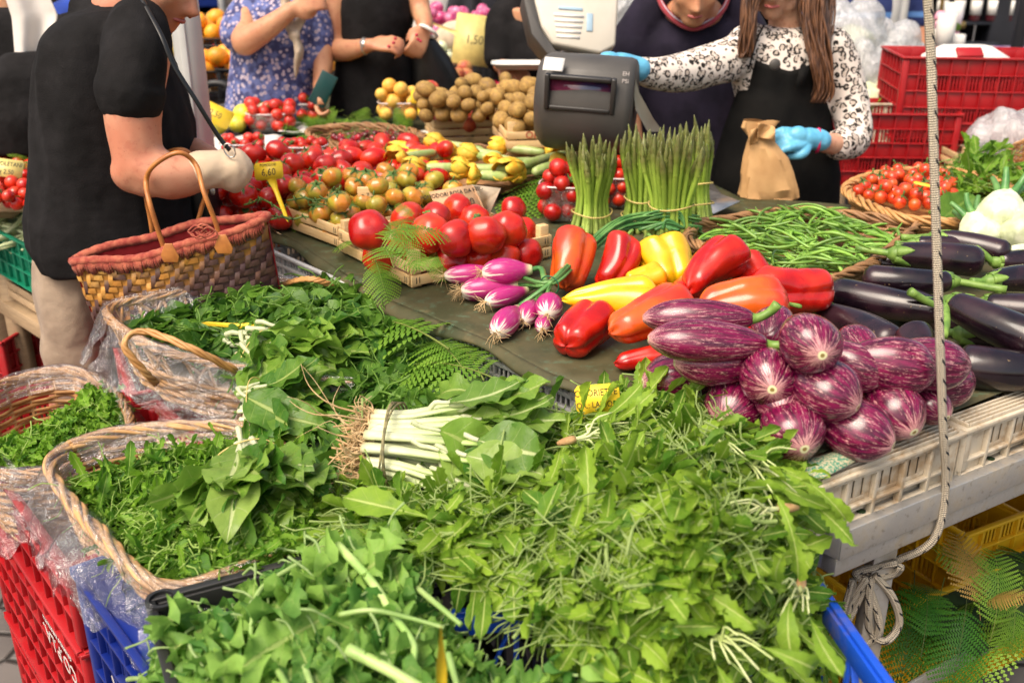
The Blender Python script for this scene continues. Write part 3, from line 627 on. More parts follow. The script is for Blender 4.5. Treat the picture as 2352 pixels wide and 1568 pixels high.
def film(label,P,out,i0,i1,inn,outw,seed,tin=.05,m=None,group=None,rag=.35,skirt=1.0):
    """clear film folded over the rim between loop points i0..i1"""
    n=len(P); idx=[i%n for i in range(i0,i1+1)]; w=22; g=G(); r=np.random.default_rng(seed); rows=[]; K=len(idx)
    ed=1+rag*hashnoise(np.column_stack([np.arange(K)*.22,np.zeros(K),np.zeros(K)]),1,seed)
    for a,i in enumerate(idx):
        p,o=P[i],out[i]; row=[]
        for j in range(w):
            f=j/(w-1); 
            if f<.38: q=1-f/.38; x=-.012-tin*q*.5; z=-inn*q
            elif f<.52: q=(f-.38)/.14; x=-.012+.026*q; z=.012*math.sin(q*math.pi)+.004
            else: q=(f-.52)/.48; x=.014+.035*q*skirt; z=-outw*q*ed[a]
            row.append(p+o*x+np.array((0,0,z)))
        rows.append(row)
    Q=np.array(rows); sh=Q.reshape(-1,3); nz=hashnoise(sh,42,seed)*.006+hashnoise(sh,110,seed+1)*.0035
    oo=np.repeat(out[idx],w,axis=0); wgt=np.tile(np.concatenate([np.full(8,.5),np.full(3,.35),np.linspace(.6,1.9,w-11)]),K)
    sh=sh+oo*(nz*wgt)[:,None]; g.sheet(sh.reshape(Q.shape)); o=g.obj('plastic_film',m or M_FILM); return tag(o,label,'plastic film',group)

# ---- market table: aluminium frame, legs, crates on it, cloth
ZF=.81
T0=at(1938,1222,ZF); TR=at(2352,1052,ZF); TL=at(1025,800,ZF)
e1=unit(TR-T0); e2=unit(TL-T0); n1=unit(np.cross(e1,(0,0,1))); n2=unit(np.cross((0,0,1),e2))   # outward normals (both point to the camera side)
if n1[1]>0: n1=-n1
if n2[0]>0: n2=-n2
az1=math.atan2(e1[1],e1[0]); az2=math.atan2(e2[1],e2[0])
table=thing('market_table','aluminium market table frame under the cloth with a corner pointing to the viewer','table',(T0[0],T0[1],0))
L1,L2=1.55,2.75
def beam(a,b,z0,z1,nrm,w,name):
    g=G(); a=np.array((a[0],a[1],(z0+z1)/2)); b=np.array((b[0],b[1],(z0+z1)/2)); g.bar(a-nrm*w/2,b-nrm*w/2,w,z1-z0); return g.obj(name,M_ALU,table,smooth=False,world=True,bevel=.0018)
beam(T0,T0+e1*L1,ZF-.052,ZF,n1,.05,'front_rail'); beam(T0-n1*.0+e2*.003,T0+e2*L2,ZF-.0525,ZF-.0005,n2,.05,'side_rail')
beam(T0-n1*.006,T0+e1*L1-n1*.006,ZF-.085,ZF-.0535,n1,.05,'front_rail_lower'); beam(T0-n2*.006+e2*.01,T0+e2*L2-n2*.006,ZF-.085,ZF-.054,n2,.05,'side_rail_lower')
for p,nn in ((T0+e1*.07-n1*.028,e1),(T0+e1*.40-n1*.03,e1),(T0+e2*.055-n2*.028,e2)):
    g=G(); g.lathe([(.0001,0),(.007,.0),(.008,.0012)],18,loc=(p[0],p[1],ZF+.0005))
    g.obj('bolt_hole',M_GAPSHADE,table,smooth=False,world=True)  # flat dark disc on the rail; the hole's shade is only its colour
for p in (T0+e1*.17-n1*.05+n1*0,T0+e1*1.45-n1*.1,T0+e2*1.2-n2*.05,T0+e2*2.6-n2*.06,T0+e1*1.2+e2*1.6):
    g=G(); g.box((p[0],p[1],(ZF-.086)/2),(.038,.038,ZF-.086)); g.obj('leg',M_ALU,table,smooth=False,world=True,bevel=.002)
Pc=[T0-(n1+n2)*.03, T0+e1*L1-n1*.03, T0+e1*1.3+e2*1.35, at(1560,430,.80), at(1500,235,.8), at(640,235,.80), TL-n2*.03]
tb=[at(600,400,.8),at(640,235,.8),at(1500,240,.8),at(1640,440,.8),T0+e1*L1+e2*.9,T0+e1*L1-n1*.03,T0-(n1+n2)*.035,T0+e2*L2*.6-n2*.035]
# white crates along the front edge
c0=at(1878,1112,.901)
def crate_on_edge(c,e,nrm,L,W,H,z,label,m,group,style='white'):
    az=math.atan2(e[1],e[0]); M=np.array((math.cos(az+math.pi/2),math.sin(az+math.pi/2)))
    inward=-nrm; 
    if np.dot(M,inward[:2])>0: loc=(c[0],c[1],z-H)
    else: loc=(c[0]+inward[0]*W,c[1]+inward[1]*W,z-H)
    return plastic_crate(label,loc,az,L,W,H,m,style,group)
crate_on_edge(c0,e1,n1,.335,.28,.092,.899,'off-white plastic crate at the table corner with dirty grooved rim',M_PWHITE,'white crates under the table cloth')
crate_on_edge(c0+e1*.352-n1*.004,e1,n1,.335,.28,.092,.899,'off-white plastic crate at the table edge, second from the corner',M_PWHITE,'white crates under the table cloth')
crate_on_edge(c0+e1*.704-n1*.004,e1,n1,.335,.28,.092,.899,'off-white plastic crate at the table edge, below the dark aubergines',M_PWHITE,'white crates under the table cloth')
cl=at(1330,905,.895)
for k,lab in enumerate(('grey plastic crate behind the yellow handwritten tag','grey plastic crate below the pink spring onions','grey plastic crate below the big tomato crate')):
    L=.40; p=cl+e2*(k*.415+.02)-n2*.02
    az=az2; Mv=np.array((math.cos(az+math.pi/2),math.sin(az+math.pi/2))); loc=(p[0],p[1],ZF+.001)
    if np.dot(Mv,-n2[:2])<0: loc=(p[0]-n2[0]*.26,p[1]-n2[1]*.26,ZF+.001)
    plastic_crate(lab,loc,az,L,.26,.088,M_PGREY,'slats','grey crates along the side of the table')
# cloth
from mathutils.geometry import delaunay_2d_cdt
ZC=.9135
edgeL=[at(x,y,ZC) for x,y in ((1480,905),(1400,893),(1330,880),(1250,850),(1150,795),(1050,752),(980,722),(900,690),(820,645),(750,600),(690,560),(625,525),(600,480),(590,420),(560,330),(520,235))]
edgeL+= [at(x,y,ZC) for x,y in ((700,222),(1000,215),(1400,225),(1520,270),(1590,400),(1700,452))]
edgeR=[at(x,y,ZC) for x,y in ((1960,470),(2200,440),(2500,470),(2700,700),(2480,850),(2352,880),(2290,905),(2215,935),(2185,946),(2120,955),(2040,985),(1960,1005),(1900,1035),(1830,1060),(1790,1110),(1700,1090),(1600,1000))]
outl=edgeL+edgeR; pol=[(p[0],p[1]) for p in outl]
xs=[p[0] for p in pol]; ys=[p[1] for p in pol]; pts=[Vector(p) for p in pol]; nb=len(pts)
for x in np.arange(min(xs),max(xs),.03):
    for y in np.arange(min(ys),max(ys),.03):
        if inpoly(x,y,pol) and min((x-a)**2+(y-b)**2 for a,b in pol)>.0006: pts.append(Vector((x+random.uniform(-.004,.004),y+random.uniform(-.004,.004))))
vs,_,fs,_,_,_=delaunay_2d_cdt(pts,[],[list(range(nb))],1,1e-6)
V=np.array([(v[0],v[1],0) for v in vs]); V[:,2]=ZC+.002*hashnoise(V,9,3)
g=G(); g.add(V,fs)
# hanging hem on the side edge
K=80; hem=smooth_path(edgeL[:14],K); rows=[]
for j in range(5):
    f=j/4; wv=hashnoise(np.column_stack([np.arange(K)*.22,np.zeros(K),np.zeros(K)]),1,5)
    rows.append(hem+n2*(.022*math.sin(f*1.5)*(1+.4*wv))[:,None]+np.array((0,0,1.))*(.002*hashnoise(hem,9,3)-.020*f**1.4*(1+.55*wv))[:,None])
g.sheet(np.array(rows))
cloth=g.obj('table_cloth',M_CLOTH,solid=.0015); tag(cloth,'weathered dark green waxed cloth spread over the produce table','tablecloth')
# folded canvas corner at the front
A=at(1800,1048,.912); rows=[]
edge_a=smooth_path([at(1760,1070,.906),at(1830,1052,.914),at(1900,1040,.918),at(1990,1005,.918),at(2110,965,.916)],26)
edge_b=smooth_path([at(1790,1120,.905),at(1835,1120,.895),at(1900,1092,.914),at(1990,1045,.918),at(2110,975,.914)],26)
for j in range(6):
    f=j/5; rows.append(edge_a*(1-f)+edge_b*f+np.array((0,0,1))*(.008*math.sin(f*math.pi)))
g=G(); g.sheet(np.array(rows)); tag(g.obj('folded_canvas',M_CANVAS,solid=.0015),'speckled green woven canvas corner folded over at the front of the table','canvas')
# table board below the crates, so nothing is seen through
g=G(); q=[(p[0],p[1]) for p in tb]; g.prism(q,.006,loc=(0,0,ZF-.10)); g.obj('shelf_board',M_WOODO,table,smooth=False,world=True)

# ---- rope hanging down the front with its knot
def rope_obj(paths,label,r=.0068):
    g=G()
    for P in paths:
        n=max(24,int(np.sum(np.linalg.norm(np.diff(P,axis=0),axis=1))/.006)); Q=smooth_path(P,n); D=np.concatenate([[0],np.cumsum(np.linalg.norm(np.diff(Q,axis=0),axis=1))]); seg=10
        g.tube(Q,r,seg); a=g.A[-1]; a[:,2]=np.repeat(D,seg)
    return tag(g.obj('rope',M_ROPE),label,'rope')
def rp(x,y,k): 
    return atY(x,y,k)
p_edge=at(2168,1120,.80)+n1*.020; Yr=p_edge[1]-.012
main=[rp(2060,-1500,Yr),rp(2100,-500,Yr),rp(2135,60,Yr),rp(2142,250,Yr-.01),rp(2150,520,Yr-.02),rp(2158,760,Yr-.03),rp(2166,980,Yr-.02),rp(2172,1100,Yr),rp(2160,1200,Yr),rp(2130,1252,Yr),rp(2060,1285,Yr+.012),rp(2005,1305,Yr)]
kn=[]
for pts_ in ([(2060,1290),(2010,1300),(1965,1315),(1990,1330),(2050,1318),(2070,1300)],[(2000,1320),(1960,1400),(1935,1450),(1950,1475),(2000,1470),(2020,1430),(1990,1330)],[(2010,1320),(2050,1370),(2065,1430),(2035,1470),(2000,1450),(1995,1400),(2000,1330)],[(1990,1325),(1955,1380),(1930,1440),(1960,1330)]):
    kn.append([rp(x,y,Yr-.012+.006*math.sin(i*1.7+x)) for i,(x,y) in enumerate(pts_)])
rope_obj([main]+kn,'pale braided rope with black flecks hanging down and knotted under the table corner')
# ---------------------------------------------------------------- baskets and crates at the left and front
ZB=.82
bA,PA,OA=wicker_basket('wicker basket of spinach wrapped in clear film beside the handbag',[at(215,705,.92),at(330,795,.90),at(560,850,.86),at(960,900,.81),at(1010,760,.82),at(760,650,.88),at(600,645,.90),at(420,670,.92)],.15,.05,M_WICK,rows=8,gap=.42,strand=.0055,
   handle=[[at(545,852,.86),at(440,800,.925),at(330,760,.95),at(285,790,.935),at(330,850,.88),at(360,880,.84)],[at(640,655,.89),at(700,640,.935),at(750,650,.925),at(780,680,.87)]])
bB,PB,OB=wicker_basket('front wicker basket of chopped greens with film folded over its rim',[at(85,1060,.81),at(250,990,.81),at(570,968,.80),at(700,1070,.80),at(815,1200,.79),at(600,1290,.79),at(375,1375,.79),at(230,1230,.80)],.16,.045,M_WICKH,rows=17,rimr=.0078,twl=.17)
bC,PC,OC=wicker_basket('wicker basket of dark turnip greens at the photo edge, film over its rim',[at(-90,930,.76),at(30,868,.76),at(160,843,.76),at(250,880,.76),at(320,985,.74),at(150,1085,.74),at(-40,1090,.74),at(-110,1010,.74)],.17,.04,M_WICK,rows=17,rimr=.006)
film('clear crumpled film over the spinach basket',PA,OA,0,199,.035,.10,3,skirt=1.6)
film('clear film folded over the front basket rim',PB,OB,0,199,.03,.085,5,rag=.6,skirt=1.5)
film('clear film over the turnip greens basket',PC,OC,0,199,.03,.12,8,rag=.5,skirt=1.6)
def ragged(label,pts_,depth,seed,Y,m=None):
    """a loose crumpled piece of film hanging"""
    g=G(); top=smooth_path([atY(x,y,Y) for x,y in pts_],40); rows=[]
    ed=1+.45*hashnoise(np.column_stack([np.arange(40)*.3,np.zeros(40),np.zeros(40)]),1,seed)
    for j in range(24):
        f=j/23; q=top.copy(); q[:,2]-=depth*f*ed; q[:,0]*=1-.02*f; q+=np.column_stack([hashnoise(q,35,seed)*.012*f,(hashnoise(q,38,seed+2)*.02+hashnoise(q,90,seed+3)*.008)*(.4+f),hashnoise(q,60,seed+4)*.006]); q[:,1]-=.02*f; rows.append(q)
    g.sheet(np.array(rows)); return tag(g.obj('plastic_film',m or M_FILM),label,'plastic film')
ragged('torn film hanging over the red crates',[(0,1040),(60,1110),(110,1180),(170,1230),(200,1290)],.13,21,1.36)
ragged('film bunched against the blue crate',[(240,1180),(290,1300),(330,1380),(345,1400)],.10,31,1.10)
# crates stacked at the left, long faces towards the aisle
K0=at(345,1378,.80); Kx=at(640,1300,.80); ex=unit(Kx-K0); azx=math.atan2(ex[1],ex[0]); ey=np.array((-ex[1],ex[0],0.))
def cr(label,px,py,z,L,W,H,m,style,du=0,dv=0,rz=None,**kw):
    """crate with its left front top corner seen at px,py"""
    p=at(px,py,z); return plastic_crate(label,(p[0],p[1],z-H),azx if rz is None else rz,L,W,H,m,style,**kw)
Wb=.40
# black crate: K0 is its left back corner
kb=K0-ey*Wb
blackc=plastic_crate('black open crate of turnip tops at the very front',(kb[0],kb[1],.80-.24),azx,.50,Wb,.24,M_PLBLACK,'open',open_posts=True,rimw=.014)
AF=R_(-50); fdir=np.array((math.cos(AF),math.sin(AF),0)); RZ=AF+math.pi/2   # long faces of the blue and red stacks run along fdir
def face_text(body,size,crate,y,z,m,cond=1.0):
    o=text_mesh('lettering',body,size,m,crate,(-.0006,y,z),(0,0,0),.0004,condense=cond); o.rotation_euler=Matrix(((0,0,-1),(1,0,0),(0,-1,0))).to_euler(); return o
b0=at(168,1308,.735)+fdir*.52
bl=plastic_crate('dark blue upturned crate with pale lettering beside the black crate',(b0[0],b0[1],.735-.30),RZ,.36,.52,.30,M_PLBLUE,'grid')
bl2=plastic_crate('dark blue crate at the bottom of its stack',(b0[0],b0[1],.735-.61),RZ,.36,.52,.30,M_PLBLUE,'grid')
g=G(); g.box((.18,.26,.30),(.35,.51,.003))
for i in range(5):
    for k in range(9): g.box((.04+.07*i,.05+.052*k,.3025),(.035,.006,.003))
g.obj('base_underside',M_PLBLUE,bl,smooth=False)
face_text('FALDA',.05,bl,.33,.155,M_WINK)
rc=at(148,1300,.70)
rcr=plastic_crate('red upturned crate at the top of its stack, under the hanging film',(rc[0],rc[1],.70-.175),RZ,.36,.52,.173,M_PLRED,'grid')
rc2=plastic_crate('red upturned crate with white lettering, second in its stack',(rc[0],rc[1],.70-.47),RZ,.36,.66,.29,M_PLRED,'grid')
face_text('CO.P.LA.',.05,rc2,.17,.19,M_WINK); face_text('CONSORZIO ORTOFRUTTA',.013,rc2,.17,.225,M_WINK)
rc3=plastic_crate('red crate at the bottom of its stack',(rc[0],rc[1],.70-.69),RZ,.36,.66,.21,M_PLRED,'grid')
# stacks that carry the back baskets
for lab,c,z,m in (('red crate hidden under the spinach basket',at(520,800,.69),.69,M_PLRED),('red crate under the turnip greens basket',at(60,960,.57),.57,M_PLRED)):
    p=c-ex*.25-ey*.18; plastic_crate(lab,(p[0],p[1],z-.30),azx,.55,.40,.30,m,'grid'); 
# bright blue crate under the chicory heap
q0=at(1965,1350,.775); 
bb=plastic_crate('bright blue crate under the chicory heap',(q0[0]-.56*math.cos(R_(8)),q0[1]-.56*math.sin(R_(8))-.36,.775-.30),R_(8),.56,.38,.30,M_PLBLUE2,'open')
# patterned oilcloth with yellow flowers under the spinach basket
g=G(); q=[at(480,950,.70),at(600,925,.70),at(680,1010,.70),at(560,1010,.70),at(490,985,.70)]; g.add(q,[(0,1,2,3,4)]); oc=g.obj('oilcloth',M_PAPER,solid=.002); tag(oc,'cream oilcloth with yellow flowers between the baskets','oilcloth')
g=G()
for (x,y) in ((555,962),(590,992)):
    c=at(x,y,.7025)
    for k in range(9):
        a=k*.7; tip=c+np.array((math.cos(a)*.028,math.sin(a)*.028,.0)); nn=np.array((-math.sin(a),math.cos(a),0))*.006; g.add([c,(c+tip)/2+nn,tip,(c+tip)/2-nn],[(0,1,2,3)])
o=g.obj('printed_flower',M_TAG,oc,world=True)
# green crate, wooden crate and trestle behind the customer
gp=at(-110,520,.84); ga=math.atan2(*(at(140,640,.84)-at(0,565,.84))[[1,0]])
p=at(140,610,.80); gl=.70
d_=np.array((math.cos(ga),math.sin(ga),0)); st=p-d_*gl
plastic_crate('green plastic crate of pale broad beans at the left',(st[0],st[1],.66),ga,gl,.40,.15,M_PLGREEN,'grid')
p=at(140,700,.64); st=p-d_*.62
wood_crate('old wooden crate below the green crate',(st[0]-.0,st[1],.555),ga,.60,.40,.10,m=M_WOODO,nail=False)
t=thing('trestle','weathered grey wooden trestle below the wooden crate','trestle',(st[0],st[1],0),ga)
for (a,b,w,h) in (((-.1,0,.52),(.66,0,.52),.05,.05),((-.1,.36,.52),(.66,.36,.52),.05,.05)):
    g=G(); g.bar(a,b,w,h); g.obj('beam',M_WOODO,t,smooth=False,bevel=.002)
for x in (.02,.58):
    for y in (0,.36):
        g=G(); g.box((x,y,.248),(.045,.045,.49)); g.obj('leg',M_WOODO,t,smooth=False,bevel=.002)
p=at(38,770,.42); plastic_crate('dusty dark red crate standing at the left under the trestle',(p[0]-.5,p[1]-.02,.10),R_(-8),.5,.35,.33,M_PLRED,'grid')
p=at(10,745,.50)
# yellow crates with fern under the table
y0=at(2025,1415,.36)
yc=plastic_crate('yellow plastic crate of green fern under the table corner',(y0[0],y0[1],.06),R_(28),.60,.40,.30,M_PLYEL,'grid')
y1=at(2290,1330,.40)
yc2=plastic_crate('yellow plastic crate behind, under the table at the photo edge',(y1[0]-.02,y1[1]+.12,.10),R_(28),.55,.36,.33,M_PLYEL,'grid')
rr0=at(2060,1568,.30); rr1=at(2352,1400,.30)
g=G(); g.bar(rr0-unit(rr1-rr0)*.3-np.array((0,.03,0)),rr1+unit(rr1-rr0)*.6-np.array((0,.03,0)),.006,.040); tag(g.obj('low_rail',M_ALU,smooth=False,bevel=.001),'metal rail low across the yellow fern crate','rail')
# ---------------------------------------------------------------- leaves, fronds and heaps
def leaf_proto(L,W,kind,seed,nv=12,stem=.03,rs=.0016,bend=1.0,fold=.35,wave=.08):
    r=np.random.default_rng(seed); v=np.linspace(0,1,nv+1); ph=r.uniform(0,6.28)
    if kind=='chic': w=(.16+.84*v**.9)*np.sin(math.pi*np.clip(v,0,1)**1.5)**.55; tooth=1-.34*np.abs(((v*6+ph)%1)*2-1)*(1-.55*v); 
    elif kind=='lobed': w=(.22+.78*v)*np.sin(math.pi*v**1.25)**.5; tooth=np.where(np.arange(nv+1)%2==0,1.0,.34+.45*v)
    elif kind=='spin': w=np.sin(math.pi*v**.72)**.62; tooth=1+.04*np.sin(v*14+ph)
    elif kind=='chard': w=np.sin(math.pi*v**.95)**.62*(.55+.45*np.sin(math.pi*v**.8)); tooth=1+.07*np.sin(v*11+ph)
    elif kind=='turn': w=(.30+.70*v)*np.sin(math.pi*v**1.15)**.5; tooth=(1-.15*np.abs(np.sin(v*8+ph))*(1-.5*v))*(1-(.08+.16*r.random(nv+1))*(np.arange(nv+1)%2))
    else: w=np.sin(math.pi*v**.9)**.7; tooth=np.ones(nv+1)
    w=W*w*tooth; w[0]=W*.03; w[-1]=W*.02
    us=np.array((-1,-.5,0,.5,1)); k=bend*r.uniform(-.6,1.5); tw=r.uniform(-.8,.8); ang=k*v; ds=L/nv
    cy=np.concatenate([[0],np.cumsum(np.cos((ang[1:]+ang[:-1])/2)*ds)]); cz=-np.concatenate([[0],np.cumsum(np.sin((ang[1:]+ang[:-1])/2)*ds)])
    wl=r.uniform(-1,1); lat=.18*L*wl*v**2; wp=r.uniform(0,6.28,2); V=[];A=[]; rr=0.5
    for i in range(nv+1):
        ta=tw*v[i]; ja=1+.12*r.normal(size=5)*(kind=='turn')
        for q,u in enumerate(us):
            x=u*w[i]*ja[q]; up=fold*abs(x)+wave*L*.55*u*u*math.sin(v[i]*(30 if kind=='turn' else 19 if kind=='chard' else 9)+wp[int(u>0)])*(.3+.7*v[i]); 
            X=x*math.cos(ta)-up*math.sin(ta); Z=x*math.sin(ta)+up*math.cos(ta)
            V.append((X+lat[i],cy[i]+Z*math.sin(ang[i]),cz[i]+Z*math.cos(ang[i]))); A.append((u,v[i],rr))
    F=[(i*5+j,i*5+j+1,i*5+5+j+1,i*5+5+j) for i in range(nv) for j in range(4)]
    g=G(); g.add(V,F,A)
    if stem:
        c=r.uniform(-1,1)*.4; P=[(0,.02*L,-.0004)]+[(c*stem*s*s,-stem*s,-.25*stem*s*s*r.uniform(0,2)) for s in (.33,.66,1)]
        g.tube(smooth_path(P,7),np.linspace(rs*.8,rs*1.2,7),5,A=(0,-1,.5))
    return pack(g)
def pack(g):
    F=[f for b in g.F for f in b]; F4=np.array([f if len(f)==4 else (f[0],f[1],f[2],f[2]) if len(f)==3 else (f[0],f[1],f[2],f[3]) for f in F]); return np.vstack(g.V),F4,np.vstack(g.A)
def stalk_proto(L,r,seed,nseg=8,curve=.3):
    q=np.random.default_rng(seed); P=[(curve*L*s*s*q.uniform(-1,1),L*s-L/2,.1*L*math.sin(3*s)*q.uniform(-1,1)) for s in np.linspace(0,1,5)]
    g=G(); g.tube(smooth_path(P,nseg),np.linspace(r,r*.6,nseg),6,A=(0,-1,.5)); return pack(g)
def curl_proto(L,seed):
    """thin chopped shred"""
    q=np.random.default_rng(seed); n=9; t=np.linspace(0,1,n); k=q.uniform(2,5); x=L*.2*np.sin(t*k+q.uniform(0,6)); z=L*.15*np.cos(t*k*1.3+q.uniform(0,6)); w=.0035*np.sin(math.pi*np.clip(t,.05,.95))*(1-.5*(np.arange(n)%2))+.0008
    V=[];A=[]
    for i in range(n):
        a=q.uniform(-.4,.4)+t[i]*2; V+=[(x[i]-w[i]*math.cos(a),L*t[i],z[i]-w[i]*math.sin(a)),(x[i]+w[i]*math.cos(a),L*t[i],z[i]+w[i]*math.sin(a))]; A+=[(-1,t[i],.5),(1,t[i],.5)]
    return np.array(V),np.array([(2*i,2*i+1,2*i+3,2*i+2) for i in range(n-1)]),np.array(A)
def frond_proto(L,seed,n=15,m=10,droop=1.0,W=.32):
    r=np.random.default_rng(seed); g=G(); k=droop*r.uniform(.5,1.1)
    def bendp(x,y,z=0.): a=k*y/L; 
    V=[];F=[];A=[]; Rr=[]
    def mp(x,y,z=0): 
        R=L/k; a=y/R; drop=.35*abs(x)*abs(x)/(L*.25)
        return (x, (R-0)*math.sin(a)+z*math.sin(a), -(R-R*math.cos(a))+(z-drop)*math.cos(a))
    for i in range(n):
        s=.10+.88*(i+.3)/n; y=L*s; pl=W*L*(math.sin(math.pi*min(1,s*.93)**.75)**.8)*(1-.12*s)+.004
        for sd in (-1,1):
            dxy=np.array((sd*math.cos(.30+.3*s),math.sin(.30+.3*s))); nx=np.array((-dxy[1],dxy[0])); tilt=r.uniform(-.12,.12); mm=max(3,int(m*pl/(W*L)+1.5))
            for j in range(mm):
                q=(j+.3)/mm; c=np.array((0,y))+dxy*pl*q; ll=pl*.125*(1-q*.66)+.0008; wd=pl/mm*.42
                for s2 in (-1,1):
                    tip=c+nx*s2*ll+dxy*ll*.35; b=len(V); z=pl*q*tilt
                    for pt,u in ((c-dxy*wd,0),(c+nx*s2*ll*.55-dxy*wd*.55+dxy*ll*.18,.6),(tip,1),(c+nx*s2*ll*.5+dxy*wd*.9+dxy*ll*.18,.6),(c+dxy*wd,0)):
                        V.append(mp(pt[0],pt[1],z-u*ll*.12)); A.append((.5,s,.3+.4*q))
                    F+= [(b,b+1,b+3,b+4),(b+1,b+2,b+3,b+3)]
    g.add(V,F,A); P=[mp(0,y) for y in np.linspace(-.12*L,L,14)]; g.tube(P,np.linspace(.0016,.0005,14),5,A=(0,-1,.5))
    return pack(g)
def instances(protos,pick,pos,rot,sc,rnd):
    Vs,Fs,As=[],[],[]; n=0
    for k,(V,F,A) in enumerate(protos):
        m=np.where(pick==k)[0]
        if len(m)==0: continue
        W=np.einsum('nij,vj->nvi',rot[m],V)*sc[m][:,None,None]+pos[m][:,None,:]; a=np.repeat(A[None],len(m),0).copy(); a[:,:,2]=np.clip(rnd[m][:,None]+(a[:,:,2]-.5)*.3,0,1)
        f=F[None]+(np.arange(len(m))*len(V))[:,None,None]+n; Vs.append(W.reshape(-1,3)); As.append(a.reshape(-1,3)); Fs.append(f.reshape(-1,4)); n+=len(m)*len(V)
    return np.vstack(Vs),np.vstack(Fs),np.vstack(As)
def add_inst(g,V,F,A): 
    tri=F[:,2]==F[:,3]; fl=[tuple(x) for x in F[~tri].tolist()]+[tuple(x[:3]) for x in F[tri].tolist()]; g.add(V,fl,A)
class Field:
    """smooth surface through control points (thin plate)"""
    def __init__(s,C,lam=1e-4):
        C=np.array(C,float); s.C=C[:,:2]; n=len(C); D=np.linalg.norm(s.C[:,None]-s.C[None],axis=2); K=np.where(D>0,D**2*np.log(D+1e-12),0)+lam*np.eye(n); Pm=np.column_stack([np.ones(n),s.C])
        M=np.zeros((n+3,n+3)); M[:n,:n]=K; M[:n,n:]=Pm; M[n:,:n]=Pm.T; s.w=np.linalg.solve(M,np.concatenate([C[:,2],np.zeros(3)]))
    def __call__(s,X,Y):
        Q=np.column_stack([np.ravel(X),np.ravel(Y)]); D=np.linalg.norm(Q[:,None]-s.C[None],axis=2); K=np.where(D>0,D**2*np.log(D+1e-12),0)
        return (K@s.w[:-3]+np.column_stack([np.ones(len(Q)),Q])@s.w[-3:]).reshape(np.shape(X))
def heap(name,label,cat,outline,inner,mat_,layers,base=M_GAPSHADE,kind='stuff',group=None,seed=1,rough=.012,skirt=.10,flow=None,basedrop=.012,mask=None):
    """outline/inner: world points; layers: list of (protos, count, scale range, lift range, tilt sigma)"""
    r=np.random.default_rng(seed); O=np.array(outline); C=np.vstack([O]+([np.array(inner)] if len(inner) else [])); f=Field(C); pol=[(p[0],p[1]) for p in O]
    x0,x1,y0,y1=O[:,0].min(),O[:,0].max(),O[:,1].min(),O[:,1].max(); st=max(.009,(x1-x0)/60)
    nx,ny=int((x1-x0)/st)+2,int((y1-y0)/st)+2; X,Y=np.meshgrid(np.linspace(x0,x1,nx),np.linspace(y0,y1,ny),indexing='ij'); Z=f(X,Y)
    Z=Z+rough*hashnoise(np.column_stack([X.ravel(),Y.ravel(),X.ravel()*0]),16,seed).reshape(X.shape)
    gx=np.gradient(Z,X[:,0],axis=0); gy=np.gradient(Z,Y[0],axis=1); inside=inpoly_v(X,Y,pol)
    w=np.where(inside,np.sqrt(1+gx**2+gy**2),0).ravel(); w/=w.sum()
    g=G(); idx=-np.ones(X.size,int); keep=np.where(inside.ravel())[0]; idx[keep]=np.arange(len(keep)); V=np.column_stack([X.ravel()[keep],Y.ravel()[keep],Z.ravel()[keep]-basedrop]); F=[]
    for i in range(nx-1):
        for j in range(ny-1):
            q=[idx[i*ny+j],idx[(i+1)*ny+j],idx[(i+1)*ny+j+1],idx[i*ny+j+1]]
            if min(q)>=0: F.append(tuple(q))
    root=None
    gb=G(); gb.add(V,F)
    for (protos,cnt,(s0,s1),(l0,l1),tilt) in layers:
        c=r.choice(len(w),cnt,p=w); px=X.ravel()[c]+r.uniform(-.5,.5,cnt)*st; py=Y.ravel()[c]+r.uniform(-.5,.5,cnt)*st; pz=Z.ravel()[c]; Nn=np.column_stack([-gx.ravel()[c],-gy.ravel()[c],np.ones(cnt)]); Nn+=r.normal(size=(cnt,3))*tilt; Nn/=np.linalg.norm(Nn,axis=1)[:,None]
        h=r.normal(size=(cnt,3)); 
        if flow is not None:
            th=flow[0]+flow[1]*hashnoise(np.column_stack([px,py,px*0]),flow[2],seed+5)+r.normal(size=cnt)*flow[3]; h=np.column_stack([np.cos(th),np.sin(th),r.normal(size=cnt)*.2])
        h-=Nn*np.sum(h*Nn,1)[:,None]; h/=np.linalg.norm(h,axis=1)[:,None]; R=np.stack([np.cross(h,Nn),h,Nn],-1); s_=r.uniform(s0,s1,cnt); 
        pos=np.column_stack([px,py,pz+r.uniform(l0,l1,cnt)])-h*(np.mean([p[0][:,1].max() for p in protos])*.45*s_)[:,None]
        lift=r.uniform(l0,l1,cnt)
        V2,F2,A2=instances(protos,r.integers(0,len(protos),cnt),pos,R,s_,np.clip(r.normal(.5,.27,cnt),0,1)); add_inst(g,V2,F2,A2)
    o=g.obj(name,mat_); tag(o,label,cat,group,kind)
    b=gb.obj('shade_mound',base,o,smooth=True); return o,f  # dark filler mound standing in for the shaded leaves deep in the heap
P_CHIC=[leaf_proto(random.uniform(.085,.14),random.uniform(.017,.029),'chic',i,18,random.uniform(.03,.07),.0012,fold=.25,bend=1.8) for i in range(10)]
P_LOB=[leaf_proto(random.uniform(.09,.15),random.uniform(.014,.023),'lobed',40+i,22,random.uniform(.03,.07),.0011,wave=.14,fold=.25,bend=1.9) for i in range(10)]
P_STALK=[stalk_proto(random.uniform(.07,.14),random.uniform(.0018,.0034),60+i) for i in range(8)]
P_TURN=[leaf_proto(random.uniform(.08,.13),random.uniform(.030,.046),'turn',80+i,34,random.uniform(.02,.04),.0013,wave=.22,fold=.3) for i in range(8)]
P_TURNS=[leaf_proto(random.uniform(.035,.06),random.uniform(.012,.02),'turn',180+i,18,0,.0016,wave=.2) for i in range(6)]
